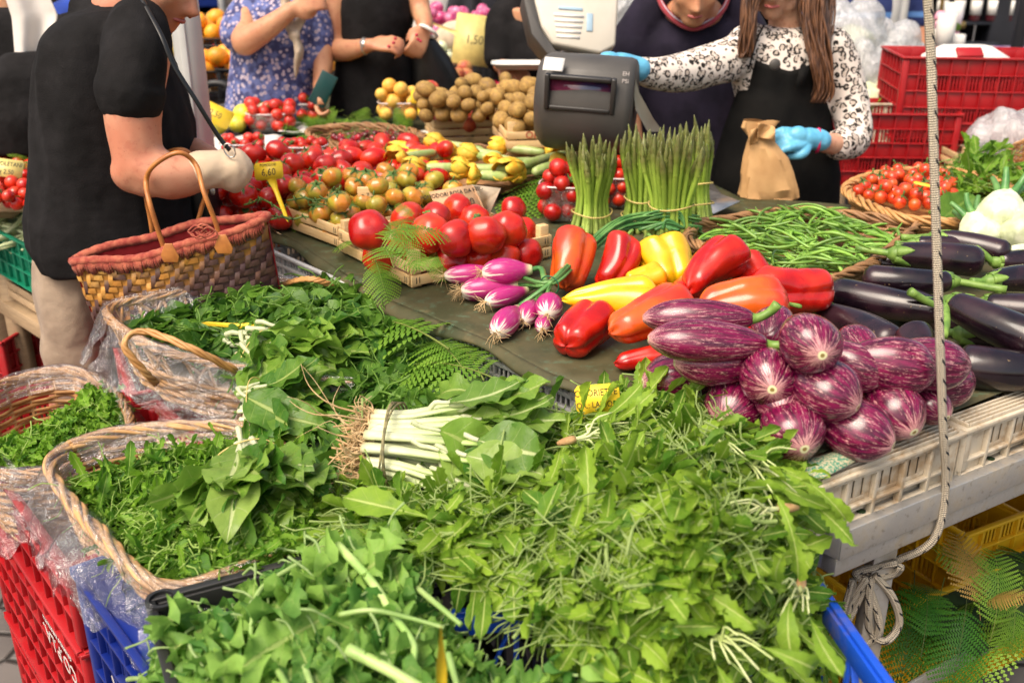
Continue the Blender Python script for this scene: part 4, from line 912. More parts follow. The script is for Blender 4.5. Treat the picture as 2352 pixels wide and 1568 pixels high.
P_SPIN=[leaf_proto(random.uniform(.04,.062),random.uniform(.013,.021),'spin',100+i,9,random.uniform(.01,.04),.0014,fold=.2) for i in range(8)]
P_CHARD=[leaf_proto(random.uniform(.12,.16),random.uniform(.034,.048),'chard',120+i,16,random.uniform(.03,.05),.0045,wave=.12,fold=.25) for i in range(8)]
P_SHRED=[curl_proto(random.uniform(.02,.05),140+i) for i in range(10)]
P_FROND=[frond_proto(.26,160+i) for i in range(4)]; P_FRONDB=[frond_proto(.30,170+i,n=16,m=12,droop=1.4) for i in range(3)]

# chicory heap
chic_out=[at(1275,950,.875),at(1350,965,.885),at(1450,920,.915),at(1560,925,.935),at(1690,985,.925),at(1765,1060,.92),at(1805,1160,.89),at(1825,1280,.84),at(1868,1420,.74),at(1900,1620,.60),at(1680,1650,.70),at(1420,1600,.80),at(1370,1545,.82),at(1262,1455,.84),at(1150,1345,.85),at(1000,1290,.86),at(800,1230,.83),at(760,1130,.83),at(860,1090,.84),at(1010,1100,.85),at(1150,1100,.86),at(1250,1040,.87)]
chic_in=[at(1500,1050,.935),at(1680,1150,.93),at(1500,1250,.93),at(1300,1150,.89),at(1300,1300,.895),at(1650,1350,.89),at(1760,1300,.86),at(1500,1450,.86),at(1750,1500,.78),at(1100,1250,.88)]
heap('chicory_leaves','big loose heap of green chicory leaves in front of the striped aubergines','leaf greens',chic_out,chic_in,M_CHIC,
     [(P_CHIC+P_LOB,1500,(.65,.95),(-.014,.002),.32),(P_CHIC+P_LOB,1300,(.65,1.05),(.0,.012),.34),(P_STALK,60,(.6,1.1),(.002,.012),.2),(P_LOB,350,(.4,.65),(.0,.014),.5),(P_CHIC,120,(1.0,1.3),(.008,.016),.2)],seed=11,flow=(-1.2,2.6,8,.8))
# turnip tops in the black crate
turn_out=[at(390,1480,.775),at(500,1445,.77),at(650,1365,.785),at(790,1270,.82),at(960,1300,.84),at(975,1385,.82),at(1010,1455,.80),at(1090,1570,.78),at(1330,1580,.80),at(1500,1640,.78),at(1100,1720,.80),at(400,1720,.77),at(350,1600,.70)]
turn_in=[at(600,1450,.82),at(800,1400,.84),at(800,1520,.84),at(1000,1500,.82)]
heap('turnip_tops','loose frilly turnip tops filling the black crate','leaf greens',turn_out,turn_in,M_TURN,
     [(P_TURN,260,(.7,1.0),(-.02,.0),.35),(P_TURN,230,(1.0,1.5),(.0,.015),.45),(P_TURNS,330,(.8,1.5),(-.005,.012),.6),(P_STALK,10,(1,1.5),(.0,.012),.2)],seed=12,flow=(-1.6,2.0,6,.6))
# chopped greens in the front basket
chop_out=[at(165,1110,.775),at(330,1060,.785),at(560,1010,.79),at(700,1080,.80),at(800,1210,.80),at(640,1290,.80),at(420,1350,.78),at(260,1250,.77)]
heap('chopped_greens','chopped mixed greens filling the front basket','leaf greens',chop_out,[at(400,1180,.80),at(560,1200,.82)],M_CHIC2,
     [(P_LOB,600,(.4,.7),(-.012,.004),.4),(P_SHRED,1900,(.7,1.2),(-.004,.010),.6),(P_SPIN,120,(.6,1.0),(.0,.01),.4),(P_LOB,130,(.6,.9),(.004,.016),.4),(P_STALK,130,(.35,.8),(.004,.014),.25)],seed=13)
# turnip greens in the back left basket
dk_out=[at(-80,1020,.715),at(60,990,.73),at(150,940,.74),at(240,890,.76),at(310,960,.73),at(280,1010,.72),at(130,1070,.72),at(-60,1080,.71)]
heap('turnip_greens','dark green turnip greens in the basket at the photo edge','leaf greens',dk_out,[at(170,990,.755)],M_CHIC2,
     [(P_TURN,110,(.4,.6),(-.015,.0),.4),(P_TURNS,420,(.6,1.2),(-.005,.015),.5),(P_STALK,40,(.4,.8),(.0,.012),.3)],seed=14)
# spinach
sp_out=[at(300,760,.86),at(470,700,.88),at(640,660,.88),at(780,660,.88),at(900,700,.85),at(1000,790,.83),at(1010,870,.82),at(850,900,.82),at(640,870,.82),at(540,830,.84),at(400,800,.86)]
heap('spinach_leaves','loose dark spinach leaves heaped in the film-lined basket','leaf greens',sp_out,[at(700,730,.90),at(850,780,.88),at(560,760,.875)],M_SPIN,
     [(P_SPIN,520,(.9,1.3),(-.012,.0),.4),(P_SPIN,620,(.9,1.45),(.0,.015),.45),(P_STALK,60,(.4,.7),(.004,.016),.3)],seed=15)
# greens under and around the rooted bunch
md_out=[at(560,870,.80),at(900,850,.82),at(1050,880,.84),at(1270,960,.86),at(1150,1110,.86),at(880,1130,.83),at(700,1090,.80),at(600,1000,.78)]
heap('mixed_greens','mixed dark leaves lying between the baskets below the rooted chard bunch','leaf greens',md_out,[at(850,950,.83)],M_SPIN,
     [(P_CHARD,90,(.5,.8),(-.02,.0),.35),(P_SPIN,260,(1,1.6),(-.01,.01),.4),(P_LOB,160,(.5,.9),(.0,.012),.4)],seed=16)

# ---- chard bunches: leaves, stalks, roots, tie
def leafobj(name,proto,m,parent,M,loc,s,rnd):
    V,F,A=proto; a=A.copy(); a[:,2]=rnd; g=G(); add_inst(g,(V*s)@np.asarray(M).T+np.asarray(loc),F,a); return g.obj(name,m,parent,world=True)
def bunch(name,label,cat,base,head,up,nst,spread,slen,srad,leafs,lm,stm,lscale,seed,roots=0,tie=None,flat=.55,group=None,tiefrac=.4,lm2=None,ov=(.12,.38),fan=.35):
    """base: cut/root end, head: where the leaves end (world); stalks fan from base"""
    r=np.random.default_rng(seed); base=np.asarray(base,float); head=np.asarray(head,float); ax=unit(head-base); up=unit(np.asarray(up,float)-ax*np.dot(up,ax)); sd=np.cross(ax,up); t=thing(name,label,cat,base,0,group)
    for i in range(nst):
        a=(i+.5)/nst*2-1; lay=r.uniform(-1,1); b0=base+sd*a*spread*.42+up*(flat*spread*.42*lay*math.sqrt(max(0,1-a*a))); d_=unit(ax+sd*a*.28+up*lay*.10*flat+r.normal(size=3)*.02); L=slen*r.uniform(.85,1.15)
        P=smooth_path([b0,b0+ax*L*.35+(d_-ax)*L*.12,b0+d_*L*.75,b0+d_*L],9); g=G(); rr=srad*r.uniform(.7,1.15); g.tube(P,np.linspace(rr*1.15,rr*.62,9),8,flat=.6,up=up); g.obj('stalk',stm,t,world=True)
        for q in range(leafs):
            nn=unit(up+sd*(a*.5+r.normal()*.3)+ax*r.normal()*.12); d2=unit(d_+sd*(a*fan+r.normal()*.12)+up*r.normal()*.10-(0,0,.06)); nn=unit(nn-d2*np.dot(nn,d2)); M=np.column_stack([np.cross(d2,nn),d2,nn])
            leafobj('leaf',P_CHARD[r.integers(0,8)],lm2 if (lm2 and r.random()<.4) else lm,t,M,P[-1]-d2*L*(ov[0]+ov[1]*r.random()*q)+up*r.uniform(-.006,.012),lscale*r.uniform(.8,1.15),r.random())
    if roots:
        g=G()
        for i in range(roots):
            a=r.uniform(-1,1); b0=base+sd*a*spread*.40+up*flat*spread*.3*r.uniform(-1,1); k=.75+1.6*(r.random()<.06); q=[b0]; d_=-ax+sd*a*.2; 
            for s_ in range(5): d_=unit(d_+r.normal(size=3)*.45+(sd*-.12*a)); q.append(q[-1]+d_*.014*k)
            g.tube(smooth_path(q,14),np.linspace(.0020,.0004,14)*r.uniform(.6,1.4),4)
        g.obj('root',M_ROOT,t,world=True)
        for i in range(9):
            a=(i/4)-1; b0=base+sd*a*spread*.38; q=[b0+ax*.01,b0-ax*.02+r.normal(size=3)*.006,b0-ax*.05-sd*a*.015+r.normal(size=3)*.01]; g=G(); g.tube(smooth_path(q,8),np.linspace(.006,.0015,8),6); g.obj('taproot',M_ROOTD,t,world=True)
    if tie is not None:
        c=base+ax*slen*tiefrac; n=40
        for k in range(3 if roots else 1):
            g=G(); P=[]; R1=spread*(.46+.10*tiefrac)+srad; 
            for i in range(n+1): th=2*math.pi*i/n; P.append(c+ax*((k-1)*.004+.004*math.sin(th*2+k))+sd*math.cos(th)*R1+up*math.sin(th)*(R1*flat+srad*.9))
            g.tube(P,.0020 if roots else .0012,5); g.obj('tie',tie,t,world=True)
    return t
bunch('chard_bunch','big chard bunch with brown roots, white stalks and a raffia tie','chard',at(850,1015,.885),at(1250,1040,.885),(0,-.25,1),34,.150,.17,.0082,3,M_CHARDW,M_CHSTEM,.95,5,roots=240,tie=M_RAFFIA,tiefrac=.22,lm2=M_CHARD,ov=(.02,.16),flat=.62,fan=.12)
bunch('chard_bunch','chard bunch of broad dark leaves behind the rooted bunch','chard',at(580,800,.86),at(900,885,.865),(.1,-.3,1),18,.12,.08,.006,4,M_CHARD,M_CHSTEM,1.25,6,tie=M_RUBBER)
bunch('chard_bunch','chard bunch with stalks at the left and one long leaf hanging over the basket','chard',at(560,925,.84),at(720,910,.86),(-.2,-.4,1),12,.10,.06,.006,3,M_CHARD,M_CHSTEM,.8,7,tie=M_RUBBER)
bunch('chard_bunch','chard bunch standing head down in the front basket with big smooth leaves','chard',at(560,1045,.865),at(590,1230,.845),(-.05,-.5,1),14,.10,.05,.006,3,M_CHARD,M_CHSTEM,1.05,8,tie=M_RUBBER,lm2=M_CHARDW)
# single leaves that stand out
def one_leaf(label,proto,m,a,b,roll,s,rnd=.6,name='leaf',cat='leaf',lift=None):
    a=np.asarray(a,float); d_=unit(np.asarray(b,float)-a); n_=unit(np.array((math.sin(roll)*.6,-.45,1.))); n_=unit(n_-d_*np.dot(n_,d_)); M=np.column_stack([np.cross(d_,n_),d_,n_]); V,F,A=proto; A=A.copy(); A[:,2]=rnd; g=G(); add_inst(g,(V*s)@M.T,F,A); o=g.obj(name,m); o.location=[float(x) for x in a]; return tag(o,label,cat)
one_leaf('large crinkled chard leaf curling up above the rooted bunch',leaf_proto(.13,.035,'chard',901,18,.05,.004,bend=1.6,wave=.14),M_CHARD,at(1095,905,.90),at(960,845,.95),.2,.9)
one_leaf('long chard leaf hanging down beside the wicker basket',leaf_proto(.15,.03,'chard',902,18,.03,.003,bend=.5),M_CHARDW,at(600,830,.875),at(590,985,.83),0,1.0)
one_leaf('broad pale-ribbed leaf on top of the bunch in the front basket',leaf_proto(.155,.042,'chard',903,18,.05,.0045,bend=.6,wave=.04),M_CHARDW,at(548,1070,.885),at(540,1230,.87),0,.95,.8)
one_leaf('small round spinach leaf hanging over the basket rim by its stalk',leaf_proto(.045,.022,'spin',904,10,.04,.0014),M_SPIN,at(535,870,.855),at(535,790,.86),0,1.0,.7)
one_leaf('big frilly wet turnip leaf with a pale rib at the lower left',P_TURN[1],M_TURN,at(585,1330,.86),at(560,1500,.83),.1,1.35,.7)
one_leaf('frilly turnip leaf with a curved pale stalk in the black crate',P_TURN[3],M_TURN,at(800,1385,.87),at(650,1470,.85),-.2,1.25,.7)
one_leaf('toothed chicory leaf standing up beside the striped aubergines',leaf_proto(.12,.017,'chic',905,18,.05,.002,bend=.3),M_CHIC,at(1575,1000,.94),at(1600,895,.99),.3,.8,.7)
one_leaf('wide pale chicory leaf across the middle of the heap',leaf_proto(.13,.024,'chic',906,20,.05,.002,bend=.4),M_CHIC,at(1470,1190,.965),at(1620,1060,.965),.2,1.1,.9)
one_leaf('broad toothed leaf lying at the left of the chicory heap',leaf_proto(.13,.03,'chic',907,20,.05,.002,bend=.4),M_CHIC,at(1000,1190,.90),at(830,1150,.90),.0,1.1,.6)
one_leaf('broad pale leaf lying low in the chicory heap',leaf_proto(.11,.028,'chic',908,20,.04,.002,bend=.4),M_CHIC,at(1500,1340,.93),at(1640,1330,.91),.1,1.0,.9)
def stalk(label,pts_,r0,r1,m=M_STALK,flat=1.0):
    P=smooth_path(pts_,26); g=G(); g.tube(P,np.linspace(r0,r1,26),10,flat=flat); return tag(g.obj('stalk',m),label,'stalk')
stalk('thick pale cut stalk running down through the turnip tops',[at(775,1250,.88),at(850,1330,.88),at(910,1420,.87),at(950,1480,.87),at(945,1540,.86)],.0066,.004)
stalk('thick pale green stalk lying at the bottom edge of the photo',[at(800,1490,.88),at(880,1530,.875),at(950,1570,.87),at(1010,1600,.86)],.0078,.0062)
stalk('thin curved green stalk over the black crate corner',[at(690,1290,.87),at(600,1350,.875),at(580,1420,.87),at(575,1480,.86)],.0035,.003)
stalk('long arched pale stalk in the middle of the turnip tops',[at(780,1410,.88),at(850,1400,.89),at(930,1415,.88),at(1020,1440,.87)],.0036,.0026)
for i,(x,y,a) in enumerate(((960,1350,40),(880,1500,60),(1030,1500,75),(700,1530,70),(640,1540,60))):
    stalk(('straight green stalk slanting among the turnip tops','green stalk low among the turnip tops','green stalk beside the yellow stick','green stalk at the bottom left of the turnip tops','leftmost green stalk at the bottom edge')[i],[at(x,y,.865),at(x+60*math.cos(R_(a)),y+60*math.sin(R_(a)),.87),at(x+130*math.cos(R_(a)),y+130*math.sin(R_(a)),.865)],.0042,.0034)
# little rooted crowns of the chicory plants
def crown(label,x,y,z,az,seed):
    r=np.random.default_rng(seed); c=at(x,y,z); t=thing('chicory_plant',label,'chicory plant',c,0,'rooted chicory plants lying in the heap'); d0=dirv(az,5)
    g=G(); g.tube([c-d0*.022,c-d0*.012,c,c+d0*.008],[.003,.006,.007,.006],8); g.obj('root_end',M_ROOTD,t,world=True)
    for i in range(9):
        d_=unit(d0+r.normal(size=3)*.28); L=r.uniform(.05,.11); g=G(); P=smooth_path([c,c+d0*.02+d_*.01,c+d_*L*.6+(0,0,.008),c+d_*L],9); g.tube(P,np.linspace(.0024,.0010,9),6); g.obj('leaf_stalk',M_STALK2,t,world=True)
        if i%2==0:
            n_=unit(np.array((0,-.4,1.))+r.normal(size=3)*.3); n_=unit(n_-d_*np.dot(n_,d_)); leafobj('leaf',(P_CHIC+P_LOB)[r.integers(0,20)],M_CHIC,t,np.column_stack([np.cross(d_,n_),d_,n_]),P[-1],.9,r.uniform(.5,1))
M_STALK2=plain("chicory_stalk_pale",(.62,.66,.36),(.44,.52,.20),20,.4)
for i,(x,y,z,a,l) in enumerate(((1310,1010,.935,20,'chicory plant with a brown root end near the yellow tag'),(1620,1000,.965,-70,'chicory plant hanging by its pale crown below the striped aubergines'),(1700,1050,.965,-60,'chicory plant with white stalks below the lowest striped aubergine'),(1800,1165,.94,190,'chicory plant with thick white stalks near the white crate'),(1840,1340,.86,-110,'chicory plant dangling over the blue crate'),(1620,1440,.86,-60,'chicory plant with a round brown root low in the heap'))):
    crown(l,x,y,z,a,300+i)
# cabbage behind the rooted bunch
g=G(); g.lathe([(.0001,-.04),(.028,-.036),(.044,-.016),(.047,.005),(.038,.028),(.018,.040),(.0001,.043)],28,fn=lambda th,v,r,z:(r*(1+.06*np.sin(5*th+6*v)+.03*np.sin(13*th+3*v)),z+.004*np.sin(7*th))); o=g.obj('cabbage',M_FEN); put(o,at(1218,962,.865)); tag(o,'pale cabbage just showing behind the rooted chard bunch','cabbage')
# ---- fern fronds
def fern(label,a,b,seed,m=M_FERN,s=1.0,roll=0,group=None,proto=None,up=(0,-.35,1)):
    a=np.asarray(a,float); b=np.asarray(b,float); L=np.linalg.norm(b-a); d_=unit(b-a); n_=unit(np.asarray(up,float)+np.array((roll,0,0))); n_=unit(n_-d_*np.dot(n_,d_)); M=np.column_stack([np.cross(d_,n_),d_,n_])
    V,F,A=(proto or P_FROND)[seed%3]; g=G(); add_inst(g,(V*(L/.25*s))@M.T,F,A); o=g.obj('fern_frond',m); o.location=[float(x) for x in a]; return tag(o,label,'fern frond',group)
for i,(x0,y0,z0,x1,y1,z1,l) in enumerate(((880,600,.93,960,760,.90,'fern frond hanging from the tomato crate down over the spinach'),(1140,870,.90,860,740,.93,'big pale fern frond lying across the spinach'),(1000,780,.92,790,650,.92,'fern frond pointing left over the spinach'),(1060,840,.90,960,700,.95,'upright fern frond above the rooted chard bunch'),(1100,850,.90,1020,700,.93,'small fern frond beside the table edge'))):
    fern(l,at(x0,y0,z0),at(x1,y1,z1),i,group='ferns laid over the greens')
for i,(x0,y0,z0,x1,y1,z1,l) in enumerate(((900,600,1.04,850,470,1.10,'fern frond rising left of the middle tomato'),(930,610,1.02,1040,560,1.07,'fern frond bending right in front of the big tomatoes'),(880,560,1.04,960,430,1.12,'fern frond standing up from the tomato crate'),(900,530,1.08,1090,480,1.11,'fern frond arching over the big tomatoes'),(890,520,1.08,990,600,1.05,'fern frond drooping between the big tomatoes'),(860,590,.98,900,700,.93,'fern frond hanging over the crate slats'),(1000,560,1.0,1020,640,.96,'fern frond against the tomato crate corner'),(1180,530,.93,1230,460,.97,'fern frond on the cloth behind the big tomatoes'),(1150,530,.95,1260,520,.94,'second fern frond on the cloth behind the big tomatoes'),(820,560,.97,740,520,.98,'fern frond beside the half-ripe tomatoes'),(760,470,1.0,830,440,1.04,'fern frond over the back of the half-ripe tomatoes'),(950,500,1.07,900,440,1.12,'thin fern sprig above the big tomatoes'))):
    fern(l,at(x0,y0,z0),at(x1,y1,z1),i,group='ferns in the tomato crate',s=.72)
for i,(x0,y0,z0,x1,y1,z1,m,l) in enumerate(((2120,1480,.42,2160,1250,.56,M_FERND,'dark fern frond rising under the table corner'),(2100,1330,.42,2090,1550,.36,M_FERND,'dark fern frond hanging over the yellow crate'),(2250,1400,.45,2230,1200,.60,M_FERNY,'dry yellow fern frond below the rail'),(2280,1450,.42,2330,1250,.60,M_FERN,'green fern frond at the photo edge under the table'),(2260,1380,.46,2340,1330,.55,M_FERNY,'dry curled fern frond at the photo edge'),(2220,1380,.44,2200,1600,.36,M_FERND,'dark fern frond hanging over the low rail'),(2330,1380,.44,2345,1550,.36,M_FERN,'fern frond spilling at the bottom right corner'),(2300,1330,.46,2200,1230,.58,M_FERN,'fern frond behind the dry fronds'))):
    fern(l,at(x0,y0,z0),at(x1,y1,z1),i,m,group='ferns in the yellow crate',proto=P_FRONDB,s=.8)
# fern bed filling the crate
fb=[at(2080,1420,.36),at(2260,1270,.38),at(2420,1230,.38),at(2460,1380,.38),at(2250,1500,.36)]
heap('fern_bed','green ferns packed in the yellow crate','ferns',fb,[],M_FERN,[(P_FROND,14,(.6,.9),(-.05,.0),.5)],seed=31)
# ---------------------------------------------------------------- vegetables and fruit
def calyx_star(parent,m,z,R,n=5,stemL=.0,stemr=.003,seed=0,droop=.5,world=False,M=None,loc=None,name='calyx',cover=.9):
    """star-shaped calyx lying over the shoulder of a fruit, local z up"""
    r=np.random.default_rng(seed); g=G()
    for k in range(n):
        a=2*math.pi*k/n+r.uniform(-.2,.2); d_=np.array((math.cos(a),math.sin(a),0)); s_=np.array((-math.sin(a),math.cos(a),0)); L=R*cover*r.uniform(.8,1.15); w=R*.22
        V=[];rows=5
        for i in range(rows):
            f=i/(rows-1); c=d_*L*f+np.array((0,0,z+.0015-droop*L*f*f*.8)); ww=w*(1-f)**.7*(1 if i else .8); V+=[c-s_*ww,c+s_*ww]
        g.add(V,[(2*i,2*i+1,2*i+3,2*i+2) for i in range(rows-1)])
    if stemL: g.tube([(0,0,z-.002),(R*.05,0,z+stemL*.6),(R*.15,R*.1,z+stemL)],[stemr*1.2,stemr,stemr*1.1],7)
    return g.obj(name,m,parent,solid=.0008)
def striped(px,py,z,az,el,L,R,label,seed,calyx=True,world=True):
    r=np.random.default_rng(seed); k=14; s=np.linspace(0,1,k)
    # s=0 stem end, s=1 blossom end; widest at 60 %
    R=R*1.06; rad=R*np.array([.34,.56,.70,.80,.88,.94,.985,1.0,.99,.95,.87,.73,.50,.19]); h=L*(s-.5); h[-1]-=L*.012
    g=G(); prof=[(.0001,-L*.5)]+list(zip(rad,h))+[(.0001,h[-1]+L*.004)]
    ph=r.uniform(0,6.28); a=r.uniform(.02,.045)
    g.lathe(smooth_path(np.column_stack([np.array(prof),np.zeros(len(prof))]),34)[:,:2],40,fn=lambda th,v,rr,zz:(np.abs(rr)*(1+a*np.cos(3*th+ph)+.03*np.cos(2*th)),zz))
    o=g.obj('striped_aubergine',M_STRIPE); M=axes(dirv(az,el),r.uniform(0,6)); put(o,at(px,py,z),M); tag(o,label,'aubergine')
    if calyx:
        g=G()
        for q in range(6):
            th=q*math.pi/3+r.uniform(-.1,.1); P=[]
            for f in np.linspace(0,1,6): P.append((math.cos(th),math.sin(th),f))
            V=[]
            for f in np.linspace(0,1,6):
                rr=R*(.22+.36*f)*1.05; zz=-L*.5+L*.20*f*r.uniform(.95,1.05); w=.5*(1-f**1.6)+.02
                for u in(-1,0,1): V.append((rr*math.cos(th+u*w),rr*math.sin(th+u*w),zz))
            g.add(V,[(3*i+j,3*i+j+1,3*i+4+j,3*i+3+j) for i in range(5) for j in range(2)])
        c_=g.obj('calyx',M_STEMG,o,solid=.0016); g=G(); g.tube(smooth_path([(0,0,-L*.49),(R*.05,0,-L*.56),(R*.35,R*.1,-L*.66),(R*.8,R*.15,-L*.72)],9),[.011,.009,.0078,.0072,.007,.007,.0075,.008,.0085],10); g.obj('stem',M_STEMG,o)
    return o
SA=[ # x,y,z,az,el,L,R,label
(1817,985,.958,-84,-4,.115,.0445,'round striped aubergine at the very front, facing the viewer with its pale end'),
(1690,930,.955,-122,-3,.12,.044,'front striped aubergine resting on the chicory leaves'),
(1560,872,.957,188,0,.13,.044,'striped aubergine at the left foot of the pile, beside the small red pepper'),
(1962,985,.955,-38,-8,.125,.043,'shiny striped aubergine on the folded canvas corner'),
(2046,935,.960,-72,-14,.125,.044,'striped aubergine with white streaks behind the canvas corner'),
(2125,922,.950,-66,-8,.10,.030,'small striped aubergine at the right foot of the pile'),
(2165,880,.955,5,5,.11,.040,'striped aubergine mostly hidden under the streaked brownish one'),
(1790,915,.985,-100,0,.11,.035,'striped aubergine hidden in the middle of the pile'),
(1765,862,1.022,-98,2,.115,.0430,'striped aubergine left of centre with a starry pale end'),
(1895,893,1.018,-45,-12,.115,.0435,'brownish streaked striped aubergine in the middle of the pile'),
(1948,838,1.022,-25,-10,.125,.037,'striped aubergine wedged right of the topmost one'),
(2050,838,1.025,-8,-6,.14,.043,'large glossy striped aubergine with a brown scar at its pointed end'),
(2128,832,1.02,-4,-4,.14,.041,'tawny striped aubergine at the upper right of the pile'),
(1972,792,1.02,100,5,.10,.030,'small striped aubergine at the back of the pile'),
(1650,828,1.030,185,0,.145,.039,'striped aubergine pointing left below the two long ones'),
(1858,785,1.088,-86,2,.115,.0430,'round striped aubergine on top of the pile, facing the viewer'),
(1622,784,1.070,180,3,.185,.034,'long striped aubergine with a green stem at its right end'),
(1600,730,1.085,174,-2,.175,.029,'slim striped aubergine behind the long one, touching the red pepper'),
(1775,752,1.05,70,10,.10,.033,'striped aubergine peeping out under the red peppers')]
for i,(x,y,z,a,e,L,Rr,lab) in enumerate(SA): striped(x,y,z,a,e,L,Rr,lab,500+i,calyx=i in(16,17,8,13,15,7))
def darkaub(p0,p1,R,label,seed,stem=None,bend=.0,m=None,cal=True):
    """p0 stem end, p1 blossom end, world"""
    p0=np.asarray(p0,float);p1=np.asarray(p1,float); L=np.linalg.norm(p1-p0); r=np.random.default_rng(seed); ax=unit(p1-p0); n=26; s=np.linspace(0,1,n)
    rad=R*(.60+.40*np.sin(np.clip(s*.9+.12,0,1)*math.pi*.62))*np.where(s>.86,np.sqrt(np.clip(1-((s-.86)/.14)**2,0,1)),1)*np.where(s<.05,.5+.5*s/.05,1); rad[-1]=.0008
    sd=unit(np.cross(ax,(0,0,1))); P=p0+ax*(s*L)[:,None]+sd*(bend*L*np.sin(s*math.pi))[:,None]-p0
    g=G(); g.tube(P,rad,28); A=g.A[-1]; o=g.obj('dark_aubergine',m or M_AUB); o.location=[float(v) for v in p0]; tag(o,label,'aubergine')
    if cal:
        g=G(); M=axes(ax)
        for q in range(5):
            th=q*1.2566+r.uniform(-.15,.15); V=[]
            for f in np.linspace(0,1,6):
                rr=R*(.50+.22*f)*1.10+.001; zz=-.004+L*.01+R*.95*f*r.uniform(.92,1.08); w=.60*(1-f**1.5)+.02
                for u in(-1,0,1): V.append(M@np.array((rr*math.cos(th+u*w),rr*math.sin(th+u*w),zz)))
            g.add(V,[(3*i+j,3*i+j+1,3*i+4+j,3*i+3+j) for i in range(5) for j in range(2)])
        g.lathe([(.009,-.016),(R*.45,-.004),(R*.58,.004),(R*.60,.014)],14,M=M)
        g.obj('calyx',M_STEMG,o,solid=.0018)
        st=stem if stem is not None else p0-ax*.045
        g=G(); g.tube(smooth_path([ax*.003,-ax*.012,(np.asarray(st)-p0)*.6,np.asarray(st)-p0],9),[.012,.010,.0085,.008,.0075,.0075,.008,.0085,.009],9); g.obj('stem',M_STEMG,o)
    return o
DA=[((2055,582,1.0),(2262,602,.985),.034,'upper dark aubergine with green cap at its left end, behind the rope',(1965,570,1.0)),
((2150,545,1.0),(2322,585,.985),.030,'dark aubergine at the back beside the fennel',(2070,545,1.0)),
((2290,600,.97),(2420,590,.965),.030,'dark aubergine at the photo edge below the fennel',(2240,570,1.0)),
((2185,645,.985),(1978,637,.98),.030,'dark aubergine in the middle with green cap behind the rope',(2312,665,.985)),
((2165,715,.965),(1902,668,.96),.036,'longest dark aubergine, lying beside the red pepper',(2090,668,1.01)),
((2185,695,1.015),(2395,790,.99),.036,'dark aubergine in front on the right with a thick curled green stem',(2165,770,1.0)),
((2275,645,.985),(2430,640,.98),.030,'dark aubergine cut by the photo edge, middle row',None),
((2430,850,.95),(2190,835,.95),.040,'stout dark aubergine lying on the bare cloth near the white crates',None),
((1880,715,.945),(2060,795,.945),.036,'dark aubergine lying low behind the striped ones',None),
((2210,765,.945),(2420,790,.945),.036,'dark aubergine in shade below the front one',None),
((2260,700,.95),(2450,720,.95),.036,'dark aubergine below, cut by the photo edge',None),
((2350,810,.945),(2520,840,.945),.036,'dark aubergine at the photo edge in front',None),
((2160,610,.955),(1990,600,.955),.034,'dark aubergine hidden under the upper row',None),
((2240,745,.95),(2075,690,.95),.034,'dark aubergine hidden below the longest one',None),
((2105,840,.955),(2090,760,.985),.038,'dark aubergine seen end on with a tan scar',None),
((2100,560,.99),(2250,560,.985),.028,'slim dark aubergine squeezed behind the uppermost',None)]
for i,(a,b,Rr,lab,st) in enumerate(DA):
    darkaub(at(*a),at(*b),Rr*random.uniform(.92,1.06),lab,600+i,None if st is None else at(*st),bend=random.choice((-1,1))*random.uniform(.03,.09))
def pepper(px,py,z,az,el,L,R,label,m,seed,stem=True,lobes=3,taper=.55,flat=1.0,roll=None,name='bell_pepper'):
    """blossom tip towards az,el; stem end opposite"""
    r=np.random.default_rng(seed); n=26; s=np.linspace(0,1,n)   # 0 stem end 1 tip
    prof=np.where(s<.16,np.sqrt(np.clip(1-((.16-s)/.16)**2*.75,0,1)),1.0)*(1-(1-taper)*np.clip((s-.15)/.85,0,1)**1.3)*np.where(s>.86,np.sqrt(np.clip(1-((s-.86)/.14)**2*.93,0,1)),1)
    ph=r.uniform(0,6.28); bx,by=r.uniform(-.12,.12,2); dp=r.uniform(.15,.24)
    def fn(th,v,rr,zz):
        lob=1-dp*(.45+.55*np.abs(2*v-1)**.6*.9+.1)*(1-np.abs(np.cos(lobes*(th+ph+.25*v)/2)))**1.6*2.0*.75
        rr2=rr*lob*(1+.05*np.sin(2*th+ph)+.02*np.sin(5*th+9*v)); 
        dent=np.where(v<.10,-(L*.05)*(1-v/.10),0)+np.where(v>.90,(L*.06)*((v-.90)/.10)*-1*(1-np.abs(np.cos(lobes*(th+ph)/2))),0)
        return rr2,zz-dent*1.0*np.where(v<.1,-1,1)
    P=[(R*.12,-L*.5+L*.06),(R*.35,-L*.5+L*.02)]+[(R*p,L*(q-.5)) for p,q in zip(prof,s)]+[(.001,L*.5-L*.03)]
    g=G(); g.lathe(P,44,fn=fn); V=g.V[0]; q=(V[:,2]/L+.5); V[:,0]+=bx*L*np.sin(q*math.pi)*.5; V[:,1]+=by*L*np.sin(q*math.pi)*.5; V[:,1]*=flat
    V+= (V/np.linalg.norm(V,axis=1)[:,None])*(hashnoise(V,30,seed)*R*.065)[:,None]
    o=g.obj(name,m); M=axes(dirv(az,el),r.uniform(0,6) if roll is None else roll); put(o,at(px,py,z),M); tag(o,label,'pepper')
    if stem:
        g=G(); g.lathe([(.0035,-L*.5-.028),(.0045,-L*.5-.022),(.0038,-L*.5-.008),(.006,-L*.5+.002),(R*.34,-L*.5+.008),(R*.36,-L*.5+.012)],14,fn=lambda th,v,rr,zz:(rr*(1+.12*np.cos(5*th)),zz)); V=g.V[0]; V[:,0]+=np.clip(-L*.5-V[:,2],0,1)*.35; g.obj('stem',M_STEMG,o)
    return o
